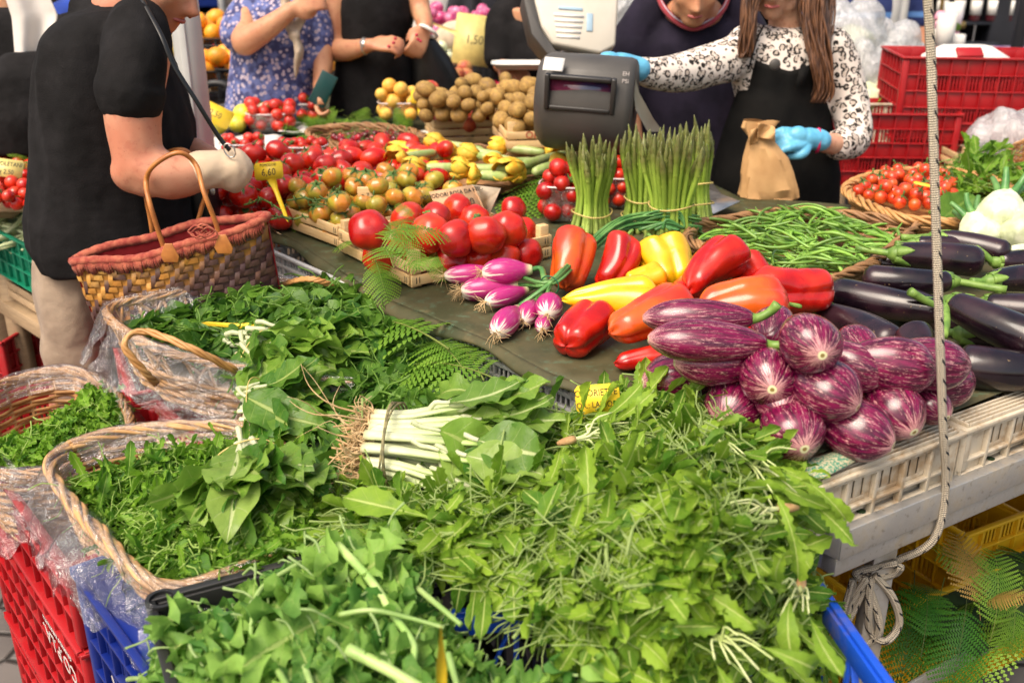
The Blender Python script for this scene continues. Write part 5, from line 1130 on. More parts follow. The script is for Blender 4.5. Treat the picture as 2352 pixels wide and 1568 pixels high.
PP=[(1310,598,.985,-105,-38,.135,.047,'upright orange pepper at the left of the heap',M_PORG,3,.72),
(1412,600,.985,-120,-40,.125,.045,'red wrinkled pepper leaning behind the long yellow one',M_PRED,3,.6),
(1525,608,.98,-75,-35,.12,.056,'large yellow pepper at the back by the asparagus',M_PYEL,4,.75),
(1482,640,.975,-160,-10,.08,.028,'small yellow pepper between the two larger ones',M_PYEL,3,.7),
(1402,688,1.0,172,-2,.17,.043,'long yellow pepper with its pointed end to the left',M_PYEL,3,.28),
(1492,722,1.0,212,-10,.165,.043,'long orange-red pepper slanting up to the right in front',M_PORG,3,.62),
(1340,755,.957,-125,-12,.12,.043,'glossy red pepper at the front left on the cloth',M_PRED,4,.8),
(1485,823,.937,192,-4,.11,.024,'small red pepper at the foot of the striped aubergines',M_PRED,3,.6),
(1640,620,1.01,222,-18,.16,.048,'big red pepper lying diagonally at the back',M_PRED,3,.5),
(1738,640,.98,-70,-20,.12,.038,'red pepper mostly hidden by the wicker basket of beans',M_PRED,3,.7),
(1705,700,1.01,182,-2,.155,.045,'red pepper with an orange shoulder and a green stub at its right end',M_PORG,3,.6),
(1818,662,1.0,8,-4,.155,.047,'broad red pepper pointing right at the dark aubergines',M_PRED,3,.85),
(1560,690,.95,-120,0,.12,.042,'red pepper buried in the middle of the heap',M_PRED,3,.8),
(1690,760,.955,-60,0,.12,.042,'red pepper at the bottom behind the striped aubergines',M_PRED,3,.8)]
for i,(x,y,z,a,e,L,Rr,lab,m,lo,tp) in enumerate(PP): pepper(x,y,z,a,e,L*1.06,Rr*1.10,lab,m,700+i,lobes=lo,taper=tp,stem=i not in(5,))
# spring onions
def onion_bulb(parent,p,d_,L,R,seed):
    r=np.random.default_rng(seed); M=axes(d_); g=G(); pr=[(.0005,-L*.5),(R*.35,-L*.49),(R*.8,-L*.36),(R,-L*.15),(R*.97,L*.02),(R*.78,L*.2),(R*.5,L*.36),(R*.33,L*.5)]
    pp=smooth_path(np.column_stack([np.array(pr),np.zeros(8)]),22)[:,:2]; pp[:,0]=np.abs(pp[:,0]); g.lathe(pp,26,M=M,loc=p); b=g.obj('bulb',M_ONION,parent,world=True)
    g=G(); e=p-d_*L*.5
    for k in range(16):
        q=[e+d_*.003]; v=unit(-d_+r.normal(size=3)*.5)
        for s_ in range(4): q.append(q[-1]+v*.0085*r.uniform(.7,1.4)); v=unit(v+r.normal(size=3)*.45+(0,0,-.2))
        g.tube(smooth_path(q,10),np.linspace(.0009,.0003,10),4)
    g.obj('root',M_ROOT,parent,world=True); return p+d_*L*.5
t=thing('spring_onion_bunch','bunch of pink and white spring onions with root beards and green tops','spring onions',at(1230,670,.93),0)
neck=at(1262,655,.975); ends=[]
for i,(x,y,z,dx,dy,L,Rr) in enumerate(((1085,628,.965,90,-6,.085,.017),(1165,622,.985,70,-5,.075,.023),(1125,660,.95,60,-5,.085,.020),(1165,678,.945,70,-20,.075,.017),(1165,735,.94,60,-70,.095,.021),(1262,700,.955,8,-40,.065,.022),(1248,740,.935,8,-45,.05,.013),(1215,715,.935,30,-50,.075,.018),(1120,665,.935,60,-10,.08,.017))):
    p=at(x,y,z); d_=unit(at(x+dx,y+dy,z+.004)-p); e=onion_bulb(t,p,d_,L*1.45,Rr*1.28,800+i); ends.append((e,d_,Rr))
for i,(e,d_,Rr) in enumerate(ends):
    for k in range(2):
        o1=np.array((random.uniform(-.01,.01),random.uniform(-.01,.01),random.uniform(0,.02))); P=[e-d_*.004,e+d_*.02,neck+o1*.4,at(1330,600,.98)+o1,at(1420,530,.99)+o1*1.5,at(1520,520,.985)+o1*2,at(1600,530,.97)+o1*2]
        g=G(); g.tube(smooth_path(P,26),np.linspace(Rr*.33,.0035,26),7,flat=.7); g.obj('green_top',M_ONGREEN,t,world=True)
for i in range(6):
    a=random.uniform(0,.02); g=G(); c=at(1500,520,.99); P=[c+(-.05,-.01,a),c+(.0,.0,.02+a),c+(.06,.0,.022+a),c+(.075,-.01,.0),c+(.03,-.025,.006+a),c+(-.04+.02*i,-.03,.0)]
    g.tube(smooth_path(P,24),.0042,7,flat=.55); g.obj('green_top',M_ONGREEN,t,world=True)
g=G(); n_=unit(at(1330,600,.98)-neck); M=axes(n_); g.tube([neck+M@np.array((.021*math.cos(a),.021*math.sin(a),0)) for a in np.linspace(0,6.28,24)],.0016,5); g.obj('tie',M_TIE,t,world=True)
# asparagus
ASPG=[]
def asparagus(x,y,n,R,H,label,seed,lean=(0,0),band=(.35,),z0=.915,tw=.25):
    r=np.random.default_rng(seed); b=at(x,y,z0); t=thing('asparagus_bunch',label,'asparagus',b,0,'asparagus bunches standing on the cloth'); pts_=[]
    while len(pts_)<n:
        p=r.uniform(-1,1,2)
        if p@p<1 and all(np.hypot(*(p-q))>1.35/math.sqrt(n) for q in pts_): pts_.append(p)
        elif r.random()<.002: pts_.append(p*.9)
    for i,p in enumerate(pts_):
        h=H*r.uniform(.80,1.06); off=np.array((p[0],p[1]))*R; fl=1.0; topo=off*(1.30+r.uniform(-.08,.25))+np.array(lean)+r.normal(size=2)*.005; mid=off*.80+np.array(lean)*.35
        P=smooth_path([np.array((off[0]*1.15,off[1]*1.15,0)),np.array((mid[0],mid[1],h*.38)),np.array((topo[0]*.75+mid[0]*.25,topo[1]*.75+mid[1]*.25,h*.75)),np.array((topo[0]+r.normal()*.006,topo[1]+r.normal()*.006,h))],30)
        s=np.linspace(0,1,30); k=r.uniform(.0054,.0074); rad=k*np.where(s<.66,1-.12*s,np.where(s<.84,.92+.25*np.sin((s-.66)/.18*math.pi)*.9,1.0*np.clip(1-(s-.84)/.16,0,1)**.7)); rad=np.clip(rad,.0006,1)*(1+.10*np.sin(s*70+i)*(s>.62))
        g=G(); g.tube(P,rad,8); 
        for q in range(9):      # scale leaves
            f=(.14,.27,.39,.5,.60,.68,.74,.80,.86)[q]; j=int(f*29); th=q*2.4+i; c=P[j]; d_=np.array((math.cos(th),math.sin(th),0)); s_=np.array((-math.sin(th),math.cos(th),0)); w=k*(.75 if q>4 else .55); up=.010 if q>4 else .008
            g.add([c+d_*rad[j]*1.02-s_*w-(0,0,.003),c+d_*rad[j]*1.02+s_*w-(0,0,.003),c+d_*(rad[j]*1.25)+(0,0,up)],[(0,1,2)],[(0,f,0)]*3)
        g.obj('spear',M_ASP,t)
    for bf in band:
        Rb=R*(1.15-.9*bf if bf<.38 else .80+(bf-.38)*.9)+.005; Rb=R*(.86+.8*abs(bf-.38))+.0055; g=G(); g.tube([(Rb*math.cos(a)+lean[0]*bf*.8,Rb*math.sin(a)+lean[1]*bf*.8,H*bf+.004*math.sin(a*2+seed)) for a in np.linspace(0,2*math.pi,40)],.0016,6,flat=1.5); g.obj('rubber_band',M_RUBBER,t)
    return t
asparagus(1358,530,34,.050,.245,'leftmost asparagus bunch with one rubber band',1,band=(.22,))
asparagus(1470,530,28,.046,.27,'asparagus bunch behind, between the left and the front one',2,band=(.34,.16),lean=(.0,.0))
asparagus(1535,575,40,.058,.30,'tall front asparagus bunch with a tight rubber band',3,band=(.40,),lean=(.0,0))
asparagus(1600,512,24,.042,.28,'narrow asparagus bunch at the right, with two rubber bands',4,band=(.22,.42),lean=(-.02,0))

# generic fruit prototypes
def fruit_mesh(name,m,prof,seg=20,lob=0,amp=0,seed=0):
    g=G(); pp=smooth_path(np.column_stack([np.array(prof),np.zeros(len(prof))]),16)[:,:2]; pp[:,0]=np.abs(pp[:,0]); g.lathe(pp,seg,fn=(lambda th,v,r,z:(r*(1+amp*np.cos(lob*th+seed)*np.sin(v*math.pi)),z)) if lob else None); return g.obj(name,m)
def ball(R,h=1.0,dim=.0):   # near-sphere profile
    a=np.linspace(-math.pi/2,math.pi/2,9); P=[(R*math.cos(x),R*h*math.sin(x)) for x in a]; P[0]=(.0003,-R*h*(1-dim*.5)); P[-1]=(.0003,R*h*(1-dim)); return P
def proto_tomato(label,m,R,h,lob,amp,dim,group,cal=True,vine=False,seed=0,name='tomato'):
    o=fruit_mesh(name,m,ball(R,h,dim),24,lob,amp,seed); tag(o,label,'tomato',group)
    if cal: calyx_star(o,M_TOMST,R*h*(1-dim*.9),R*.95,5,.015,.0020,seed,droop=.30)
    return o
def pack_heap(poly,z0,R,n,seed,tries=26,ztop=None,rvar=.12,flat=1.0,start=None):
    """drop balls one by one into the lowest free place"""
    r=np.random.default_rng(seed); x0,x1=min(p[0] for p in poly),max(p[0] for p in poly); y0,y1=min(p[1] for p in poly),max(p[1] for p in poly); B=list(start or [])
    out=[]
    for k in range(n):
        Rk=R*r.uniform(1-rvar,1+rvar); best=None
        for _ in range(tries):
            x,y=r.uniform(x0,x1),r.uniform(y0,y1)
            if not inpoly(x,y,poly): continue
            z=(z0(x,y) if callable(z0) else z0)+Rk*flat
            for (a,b,c,q) in B:
                d2=(a-x)**2+(b-y)**2; s=(Rk+q)*.96
                if d2<s*s: z=max(z,c+math.sqrt(s*s-d2)*flat)
            if best is None or z<best[2]: best=(x,y,z,Rk)
        if best is None: continue
        if ztop and best[2]>ztop: continue
        B.append(best); out.append(best)
    return out
def fill(protos,balls,R0,seed,rot='free',hue=None):
    """protos: originals; every ball becomes a copy (the first uses the original)"""
    r=np.random.default_rng(seed); used=set(); res=[]
    for i,(x,y,z,Rk) in enumerate(balls):
        k=int(r.integers(0,len(protos))); o=protos[k] if k not in used else dup(protos[k]); used.add(k)
        if rot=='free': M=rrot()
        elif rot=='up': M=axes(unit(np.array((r.normal()*.45,r.normal()*.45,1))),r.uniform(0,6))
        elif rot=='flat': a=r.uniform(0,6.28); M=axes(unit(np.array((math.cos(a),math.sin(a),r.normal()*.25))),r.uniform(0,6))
        elif rot=='front': M=axes(unit(np.array((r.normal()*.8,-1,r.normal()*.6+.3))),r.uniform(0,6))
        put(o,(x,y,z),M,Rk/R0); res.append(o)
    for k,p in enumerate(protos):
        if k not in used:
            for c in list(p.children): bpy.data.objects.remove(c)
            bpy.data.objects.remove(p)
    return res
xy=lambda pts_,z:[tuple(at(x,y,z)[:2]) for x,y in pts_]
# ---- big beefsteak tomatoes in the wooden crate
wc=at(945,662,.918); w1=at(785,580,.918); aw=math.atan2(w1[1]-wc[1],w1[0]-wc[0]); wr=at(1250,600,.918); Lw=float(np.linalg.norm(w1-wc))+.01; ar=math.atan2(wr[1]-wc[1],wr[0]-wc[0])
az_c=aw-math.pi/2
wood_crate('wooden crate of big tomatoes at the table edge',(wc[0],wc[1],.917),az_c,.40,Lw,.085,rows=2)
cr_x=np.array((math.cos(az_c),math.sin(az_c),0)); cr_y=np.array((-math.sin(az_c),math.cos(az_c),0))
tx=text_mesh('stamp','ITALIA 47-b',.026,M_REDINK,[o for o in bpy.data.objects if o.name.startswith('wooden_crate') and o.get('label')=='wooden crate of big tomatoes at the table edge'][0],(-.0045,Lw*.55,.048),(math.pi/2,0,-math.pi/2),.0003)
BT=[(848,528,1.045,.048),(905,555,.985,.040),(985,535,1.03,.048),(1048,548,1.03,.044),(1115,540,1.035,.047),(1165,528,1.03,.046),(1040,598,.965,.043),(1100,595,.965,.042),(1155,590,.97,.042),(1210,585,.965,.040),(935,500,1.02,.043),(1090,505,1.0,.040),(1180,480,1.0,.035),(870,590,.965,.040),(960,590,.965,.042),(1000,500,1.02,.040),(1050,480,1.02,.040),(1200,530,.975,.038)]
labs=['big red tomato on top at the left corner of its crate','red tomato below the top left one','large red tomato in the middle of the crate','round red tomato right of the middle one','large red tomato towards the right of the crate','large tomato touching the right side of the crate','tomato low in front behind the crate slat','tomato in the front row, second from the right','tomato in the front row near the onions','tomato at the right front corner of its crate','paler tomato behind under the ferns','dark tomato under the fern shade','small tomato beside the cardboard sign','tomato low at the left slat','tomato low behind the corner post','tomato under the fern arch','tomato at the back below the cardboard sign','tomato squeezed at the right slat']
for i,((x,y,z,Rr),lab) in enumerate(zip(BT,labs)):
    o=fruit_mesh('beefsteak_tomato',M_TOM if i%3 else M_TOMD,ball(Rr,.86,.10),32,5+i%3,.035,i); tag(o,lab,'tomato'); put(o,at(x,y,z),axes(unit(np.array((random.uniform(-.8,.8),random.uniform(-1,.3),random.uniform(-.6,.9)))),i))
    if i in(10,11,15): calyx_star(o,M_TOMST,Rr*.8,Rr*.7,5,.012,.002,i)
# ---- half-ripe tomatoes
c2=at(783,572,.917); az_d=math.atan2(*(at(650,520,.917)-c2)[[1,0]])-math.pi/2; L2w=float(np.linalg.norm(at(650,520,.917)-c2))
wood_crate('low wooden crate of half-ripe tomatoes beside the handbag',(c2[0],c2[1],.916),az_d,.42,L2w,.062,rows=2,stamp=None)
pg=[proto_tomato('small half-ripe tomato, orange with green shoulders, in the low crate',M_TOMG,.030,.86,6,.06,.1,'half-ripe tomatoes in the low crate',seed=i) for i in range(3)]
X_=np.array((math.cos(az_d),math.sin(az_d),0)); Y_=np.array((-math.sin(az_d),math.cos(az_d),0)); q=[c2+X_*.015+Y_*.015,c2+X_*.40+Y_*.015,c2+X_*.40+Y_*(L2w-.015),c2+X_*.015+Y_*(L2w-.015)]
fill(pg,pack_heap([(p[0],p[1]) for p in q],.922,.029,62,3),.030,4,'up')
# ---- red tomato heap along the table edge
pt=[proto_tomato('glossy red tomato in the big loose heap behind the handbag',M_TOM,.036,.9,5,.03,.12,'red tomatoes heaped behind the handbag',seed=i) for i in range(2)]+[proto_tomato('glossy red tomato in the big loose heap behind the handbag',M_TOMD,.036,.84,6,.05,.15,'red tomatoes heaped behind the handbag',seed=5)]
pol=xy([(500,520),(640,520),(790,470),(790,425),(700,425),(560,425),(490,445)],.93)
fill(pt,pack_heap(pol,.916,.035,66,5,ztop=1.06),.036,6,'up')
for k,(x,y) in enumerate(((560,470),(600,490),(660,460),(700,450),(540,500))):      # tomato vines over the heap
    r=np.random.default_rng(k+40); c=at(x,y,1.03); q=[c]; 
    for s_ in range(5): q.append(q[-1]+np.array((r.uniform(.01,.03),r.uniform(-.02,.01),r.uniform(-.010,.008))))
    g=G(); g.tube(smooth_path(q,16),.0024,6)
    for p_ in q[1:-1]: g.tube([p_,p_+np.array((r.uniform(-.01,.01),-.010,.010)),p_+np.array((r.uniform(-.02,.02),-.014,-.004))],.0017,5)
    tag(g.obj('tomato_vine',M_TOMST),('green vine stalk near the bandaged wrist','green vine stalk below the yellow tomato tag','green vine stalk right of the yellow tomato tag','green vine stalk at the right of the red heap','green vine stalk just behind the handbag rim')[k],'vine')
pp_=[proto_tomato('elongated red plum tomato in the heap before the courgette flowers',M_TOM,.028,1.45,0,0,0,'plum tomatoes heaped in the middle',cal=(i==0),seed=i,name='plum_tomato') for i in range(3)]
pol=xy([(780,470),(1000,470),(1040,400),(940,375),(790,380)],.93)
fill(pp_,pack_heap(pol,lambda x,y:.925,.033,62,7,ztop=1.12),.033,8,'flat')
# cherry tomatoes at the far left and in the oval basket
for (lab,grp,pl,z0,R,n,m,sd) in (('small red cherry tomato heaped in the far left box','cherry tomatoes at the photo edge',[(-60,480),(75,480),(95,390),(0,375),(-60,380)],.93,.019,120,M_TOM,9),('orange-red cherry tomato in the oval wicker basket','cherry tomatoes in the oval basket',[(1960,455),(2000,420),(2120,400),(2190,420),(2190,470),(2100,478)],.945,.0175,88,M_TOMO,10)):
    p3=[proto_tomato(lab,m,R,1.0,0,0,.03,grp,cal=(k==0),seed=k,name='cherry_tomato') for k in range(3)]
    fill(p3,pack_heap(xy(pl,z0+.01),z0,R,n,sd,ztop=z0+.10),R,sd,'up')
# ---------------------------------------------------------------- bean basket, oval basket, fennel, salad
bb_c=[at(1575,548,.975),at(1600,512,.975),at(1840,478,.975),at(2120,512,.975),at(2010,600,.975),at(1858,668,.97),at(1700,610,.975)]
beanb,Pq,Oq=wicker_basket('dark square wicker basket of green beans behind the peppers',bb_c,.055,.02,M_WICKD,rows=8,rimr=.0085,strand=.0045,sharp=.93)
bp_=[leaf_proto(.1,.01,'x',1)]
def bean_mesh(seed):
    r=np.random.default_rng(seed); L=r.uniform(.095,.135); k=r.uniform(.03,.20)*r.choice([-1,1]); s=np.linspace(0,1,14); P=np.column_stack([k*L*np.sin(s*math.pi)+.1*k*L*np.sin(s*6),(s-.5)*L,.012*np.sin(s*3+seed)]); rad=.0036*np.clip(np.minimum(s/.10,(1-s)/.14),.12,1)**.6*(1+.06*np.sin(s*45)); g=G(); g.tube(P,rad,8); g.tube([P[0],P[0]+(0,-.006,.001)],.0012,5); return g.obj('green_bean',M_BEAN)
bm=[bean_mesh(i) for i in range(9)]; fbean=Field([at(1640,545,.965),at(1700,500,.975),at(1850,500,.985),at(2060,525,.97),at(1990,590,.962),at(1860,645,.955),at(1740,600,.962),at(1850,560,1.05),at(1790,540,1.045),at(1930,555,1.035),at(1720,565,1.0)])
bpoly=xy([(1615,545),(1650,505),(1840,490),(2085,522),(1990,590),(1858,652),(1720,600)],.975); used=set(); nb_=0
while nb_<280:
    x,y=rng.uniform(min(p[0] for p in bpoly),max(p[0] for p in bpoly)),rng.uniform(min(p[1] for p in bpoly),max(p[1] for p in bpoly))
    if not inpoly(x,y,bpoly): continue
    k=int(rng.integers(0,9)); o=bm[k] if k not in used else dup(bm[k]); used.add(k); z=float(fbean(np.array([x]),np.array([y]))[0]); a=rng.normal(-.2,.8); el=rng.normal()*.16; d_=np.array((math.cos(a)*math.cos(el),math.sin(a)*math.cos(el),math.sin(el))); up=unit(np.array((rng.normal()*.4,rng.normal()*.4,1))); up=unit(up-d_*np.dot(up,d_))
    put(o,(x,y,z+rng.uniform(-.022,.006)),np.column_stack([np.cross(d_,up),d_,up]),rng.uniform(.9,1.15)); tag(o,'slender green bean in the heap in the dark wicker basket','bean','green beans in the wicker basket'); nb_+=1
ov=[at(1925,435,.985),at(2000,400,.985),at(2150,385,.985),at(2330,420,.985),at(2325,480,.985),at(2200,515,.985),at(2050,500,.985)]
wicker_basket('oval wicker basket of cherry tomatoes in front of the red crates',ov,.06,.03,M_WICK,rows=7,rimr=.009,strand=.005,rimm=M_WICK)
wicker_basket('wicker basket cut by the photo edge beside the salad greens',[at(2300,355,1.0),at(2352,320,1.0),at(2440,320,1.0),at(2480,400,1.0),at(2380,420,1.0)],.08,.02,M_WICK,rows=8)
heap('salad_greens','loose pale salad greens behind the oval basket','leaf greens',[at(2150,400,.99),at(2200,370,1.0),at(2290,365,1.0),at(2352,385,1.0),at(2400,440,.98),at(2300,440,.98),at(2190,430,.98)],[at(2270,400,1.035)],M_SALAD,[(P_LOB+P_TURNS,330,(.7,1.2),(-.01,.01),.5)],seed=41)
for i,(a,b,l) in enumerate((((2165,500,.99),(2270,430,1.02),'broad green leaf lying in the oval basket'),((2180,480,.99),(2300,470,1.0),'second broad green leaf in the oval basket'))): one_leaf(l,P_CHARD[i],M_SPIN,at(*a),at(*b),.1,1.15,.5)
def fennel(x,y,z,R,label,seed,az=90,el=35):
    r=np.random.default_rng(seed); t=thing('fennel',label,'fennel',at(x,y,z)); d_=dirv(az,el); M=axes(d_)
    g=G(); g.lathe([(R*.3,-R*.85),(R*.75,-R*.75),(R,-R*.2),(R*.97,R*.2),(R*.72,R*.75),(R*.42,R*1.1),(R*.35,R*1.25)],32,fn=lambda th,v,rr,zz:(rr*(1+.05*np.abs(np.cos(3*th))+.02*np.cos(9*th)),zz),M=M); g.obj('bulb',M_FEN,t)
    for k in range(5):
        a=k*1.256; o_=M@np.array((math.cos(a)*R*.25,math.sin(a)*R*.25,R*1.05)); e=M@np.array((math.cos(a)*R*.75,math.sin(a)*R*.75,R*2.1)); g=G(); g.tube(smooth_path([o_,(o_+e)/2+r.normal(size=3)*.003,e],8),np.linspace(R*.2,R*.11,8),8); g.obj('stalk',M_ONGREEN,t)
    return t
for i,(x,y,z,Rr,l,a) in enumerate(((2300,490,1.03,.055,'white fennel bulb at the photo edge, on top of the others',60),(2250,535,.985,.048,'pale fennel bulb under the top one',100),(2352,530,1.0,.055,'fennel bulb cut by the photo edge showing its cut base',-80),(2340,600,.96,.04,'low fennel bulb beside the dark aubergine tip',10))): fennel(x,y,z,Rr,l,i,a)
# ---------------------------------------------------------------- courgette flowers in a flat basket
cz=[at(1050,405,.965),at(1180,375,.97),at(1310,375,.97),at(1318,390,.965),at(1210,408,.96),at(1080,425,.955)]
wicker_basket('flat dark basket of courgettes in flower',[at(900,360,.965),at(1120,330,.97),at(1318,372,.97),at(1200,420,.96),at(1020,440,.955)],.03,.02,M_WICKD,rows=4,rimr=.007)
M_CZ=plain("young_courgette_skin",(.30,.42,.12),(.45,.52,.22),40,.35); M_PETAL=plain("courgette_petal",(.80,.36,.015),(.74,.58,.06),45,.6)
def courgette(a,b,label,seed,sc=1.0):
    a=np.asarray(a,float);b=np.asarray(b,float); r=np.random.default_rng(seed); d_=unit(b-a); L=np.linalg.norm(b-a); g=G(); s=np.linspace(0,1,12); g.tube(a+d_*(s*L*.72)[:,None]-a,np.interp(s,[0,.08,.4,.9,1],[.007,.011,.0135,.0125,.008])*sc,14); rr=g.V[0]; o=g.obj('courgette',M_CZ); o.location=[float(v) for v in a]; tag(o,label,'courgette','courgettes in flower')
    M=axes(d_); g=G()
    for k in range(5):
        th=k*1.2566; V=[]
        for f in np.linspace(0,1,6):
            R=.012+.021*math.sin(f*2.5)*sc; w=.80*(1-.6*f**3)
            for u in (-1,0,1): V.append(d_*L*.70+M@np.array((R*math.cos(th+u*w+.3*f),R*math.sin(th+u*w+.3*f),f*L*.33+r.normal()*.0025)))
        g.add(V,[(3*i+j,3*i+j+1,3*i+4+j,3*i+3+j) for i in range(5) for j in range(2)])
    g.obj('flower',M_PETAL,o,solid=.0012); return o
cl_=[((1100,365),(900,345)),((1110,345),(985,325)),((1180,390),(1040,385)),((1120,400),(985,395)),((1250,350),(1130,335)),((1300,352),(1150,392)),((1080,350),(940,370)),((1190,372),(1060,350)),((1225,395),(1290,372)),((1240,370),(1120,375)),((1150,355),(1010,345)),((1090,385),(930,385)),((1200,345),(1275,345)),((1165,405),(1075,400)),((1000,350),(900,365)),((1250,385),(1180,395))]
for i,(a,b) in enumerate(cl_): courgette(at(a[0],a[1],.99+.012*(i%3)),at(b[0],b[1],1.0+.012*(i%3)),'pale striped courgette with its yellow flower in the flat basket',i,1.15)
# ---------------------------------------------------------------- cherries in a bark tray, punnets, boxes
wicker_basket('flat bark-edged basket of dark cherries',[at(680,300,.975),at(840,285,.985),at(960,300,.99),at(1015,345,.98),at(950,368,.97),at(800,345,.965)],.035,.02,M_WICKD,rows=4,rimr=.009)
pc=[proto_tomato('dark red cherry in the flat basket behind the tomatoes',M_CHER,.013,.95,2,.05,.12,'cherries in the flat basket',cal=False,seed=k,name='cherry') for k in range(2)]
for c in pc: c['category']='cherry'; g=G(); g.tube([(0,0,.010),(.003,0,.025),(.010,.002,.038)],.0007,4); g.obj('stem',M_ONGREEN,c)
fill(pc,pack_heap(xy([(760,305),(900,295),(1000,340),(950,360),(820,335)],.98),.955,.0135,95,12,ztop=1.02),.013,12,'up')
def punnet(x,y,z,L,W,H,rz,label,group=None):
    c=at(x,y,z); t=thing('punnet',label,'punnet',c,R_(rz),group); C=[(-L/2,-W/2),(L/2,-W/2),(L/2,W/2),(-L/2,W/2)]; n=64; g=G(); rows=[]
    P,_=round_loop([(a,b,0) for a,b in C],n)
    for (s,h) in ((.0,.001),(.78,.0),(.84,.006),(.92,H*.5),(.99,H-.004),(1.0,H)): rows.append(np.vstack([P*s,P[:1]*s])+np.array((0,0,h)))
    g.sheet(np.array(rows)); g.obj('tray',M_PUN,t)
    g=G(); closed_tube(g,P*1.015+np.array((0,0,H)),.0028,6); g.obj('rim',M_PAPER if False else M_PUNR,t); return t,c
M_PUNR=plain("punnet_rim",(.80,.72,.72),None,20,.2,vary=0,coat=.5)
def filled(x,y,z,L,W,H,rz,label,m,R,h,n,seed,fl,fg,name,cat,cal=True,top=.05,rot='flat'):
    t,c=punnet(x,y,z,L,W,H,rz,label,'clear plastic punnets of fruit'); cs,sn=math.cos(R_(rz)),math.sin(R_(rz)); po=[(c[0]+a*cs-b*sn,c[1]+a*sn+b*cs) for a,b in ((-L*.42,-W*.42),(L*.42,-W*.42),(L*.42,W*.42),(-L*.42,W*.42))]
    ps=[proto_tomato(fl,m,R,h,0,0,.02,fg,cal=cal and k==0,seed=k,name=name) for k in range(2)]
    for p in ps: p['category']=cat
    fill(ps,pack_heap(po,c[2]+.004,R,n,seed,ztop=c[2]+H+top),R,seed,rot)
filled(625,300,.93,.19,.13,.075,8,'front punnet of strawberries on the white paper',M_STRAW,.023,1.2,26,51,'red strawberry in the front punnet near the tablecloth edge','strawberries in the front punnet','strawberry','strawberry')
filled(700,275,.935,.19,.13,.075,-10,'punnet of strawberries behind and right of the front one',M_STRAW,.023,1.2,26,52,'red strawberry in the rear punnet by the ferns','strawberries in the rear punnet','strawberry','strawberry')
filled(560,372,.92,.15,.11,.07,10,'punnet of strawberries behind the bandaged wrist',M_STRAW,.018,1.2,26,53,'red strawberry in the punnet beside the bandaged wrist','strawberries beside the bandaged wrist','strawberry','strawberry')
filled(690,372,.95,.19,.12,.06,-5,'low punnet of small tomatoes behind the price tag',M_TOM,.017,1.1,34,54,'small red tomato in the low punnet behind the price tag','small tomatoes in the low punnet','tomato','tomato')
filled(748,396,.95,.17,.12,.06,-25,'second low punnet of small tomatoes, half over the first',M_TOM,.017,1.1,28,55,'small red tomato in the second low punnet','small tomatoes in the second low punnet','tomato','tomato')
filled(915,275,.955,.16,.12,.075,0,'tall punnet of yellow apricots beside the nectarines',M_APRI,.029,.95,16,56,'yellow apricot in the clear punnet','apricots in the punnet','apricot','apricot',cal=False,top=.07,rot='up')
filled(1300,500,.918,.15,.12,.10,-8,'deep punnet of small red tomatoes left of the asparagus',M_TOMD,.024,1.05,20,57,'small red tomato in the deep punnet by the asparagus','tomatoes in the deep punnet by the asparagus','tomato','tomato')
filled(1425,470,.918,.13,.11,.09,0,'punnet of small red tomatoes between the asparagus bunches',M_TOM,.020,1.05,30,58,'small red tomato in the punnet seen between the asparagus','tomatoes in the punnet between the asparagus','tomato','tomato')
# fruit crates at the back
def rim_crate(label,x,y,z,L,W,H,rz,rows=2,group='stacked fruit crates at the back'): 
    p=at(x,y,z); return p,wood_crate(label,p,R_(rz),L,W,H,group,rows=rows,nail=False)
p,_=rim_crate('wooden crate of nectarines behind the courgettes',1000,335,.925,.34,.28,.095,12,3)
pk=[proto_tomato('red nectarine in the wooden crate beside the apricots',M_PLUM,.032,.95,2,.03,.1,'nectarines in the crate',cal=False,seed=k,name='nectarine') for k in range(2)]
for c in pk: c['category']='nectarine'
cs,sn=math.cos(R_(12)),math.sin(R_(12)); po=[(p[0]+a*cs-b*sn,p[1]+a*sn+b*cs) for a,b in ((.02,.02),(.32,.02),(.32,.26),(.02,.26))]; fill(pk,pack_heap(po,p[2]+.035,.032,44,61,ztop=1.16),.032,61,'up')
p,_=rim_crate('empty lower wooden crate of the back stack',1170,385,.92,.42,.30,.09,10,2)
p,_=rim_crate('wooden crate of kiwis with a red stamp',1165,345,1.005,.40,.30,.09,10,2)
text_mesh('stamp','ORTOFRUTTA',.034,M_REDINK,_,(.17,-.0045,.048),(math.pi/2,0,0),.0003)
pk=[proto_tomato('brown kiwi heaped on the wooden crate behind the scale',M_KIWI,.026,1.3,2,.04,.02,'kiwis heaped at the back',cal=False,seed=k,name='kiwi') for k in range(2)]
for c in pk: c['category']='kiwi'
cs,sn=math.cos(R_(10)),math.sin(R_(10)); po=[(p[0]+a*cs-b*sn,p[1]+a*sn+b*cs) for a,b in ((.02,.02),(.38,.02),(.38,.50),(-.24,.62),(-.24,.32),(.0,.28))]; fill(pk,pack_heap(po,lambda x,y:p[2]+.035,.0285,150,62,ztop=1.24,rvar=.18),.0285,62,'flat')
p,_=rim_crate('wooden crate of peaches at the far side',885,240,.94,.40,.28,.06,6,2)
pk=[proto_tomato('large rosy peach on the far side by the black dress',M_PEACH,.040,.95,2,.03,.1,'peaches at the far side',cal=False,seed=k,name='peach') for k in range(2)]
for c in pk: c['category']='peach'
fill(pk,pack_heap([(p[0]+.03,p[1]+.03),(p[0]+.38,p[1]+.06),(p[0]+.36,p[1]+.26),(p[0]+.02,p[1]+.24)],p[2]+.02,.040,20,63,ztop=1.2),.04,63,'up')
pk=[proto_tomato('small dark cherry in the box at the back beside the scale',M_CHER,.014,1,0,0,.1,'cherries at the back by the scale',cal=False,seed=k,name='cherry') for k in range(2)]
for c in pk: c['category']='cherry'
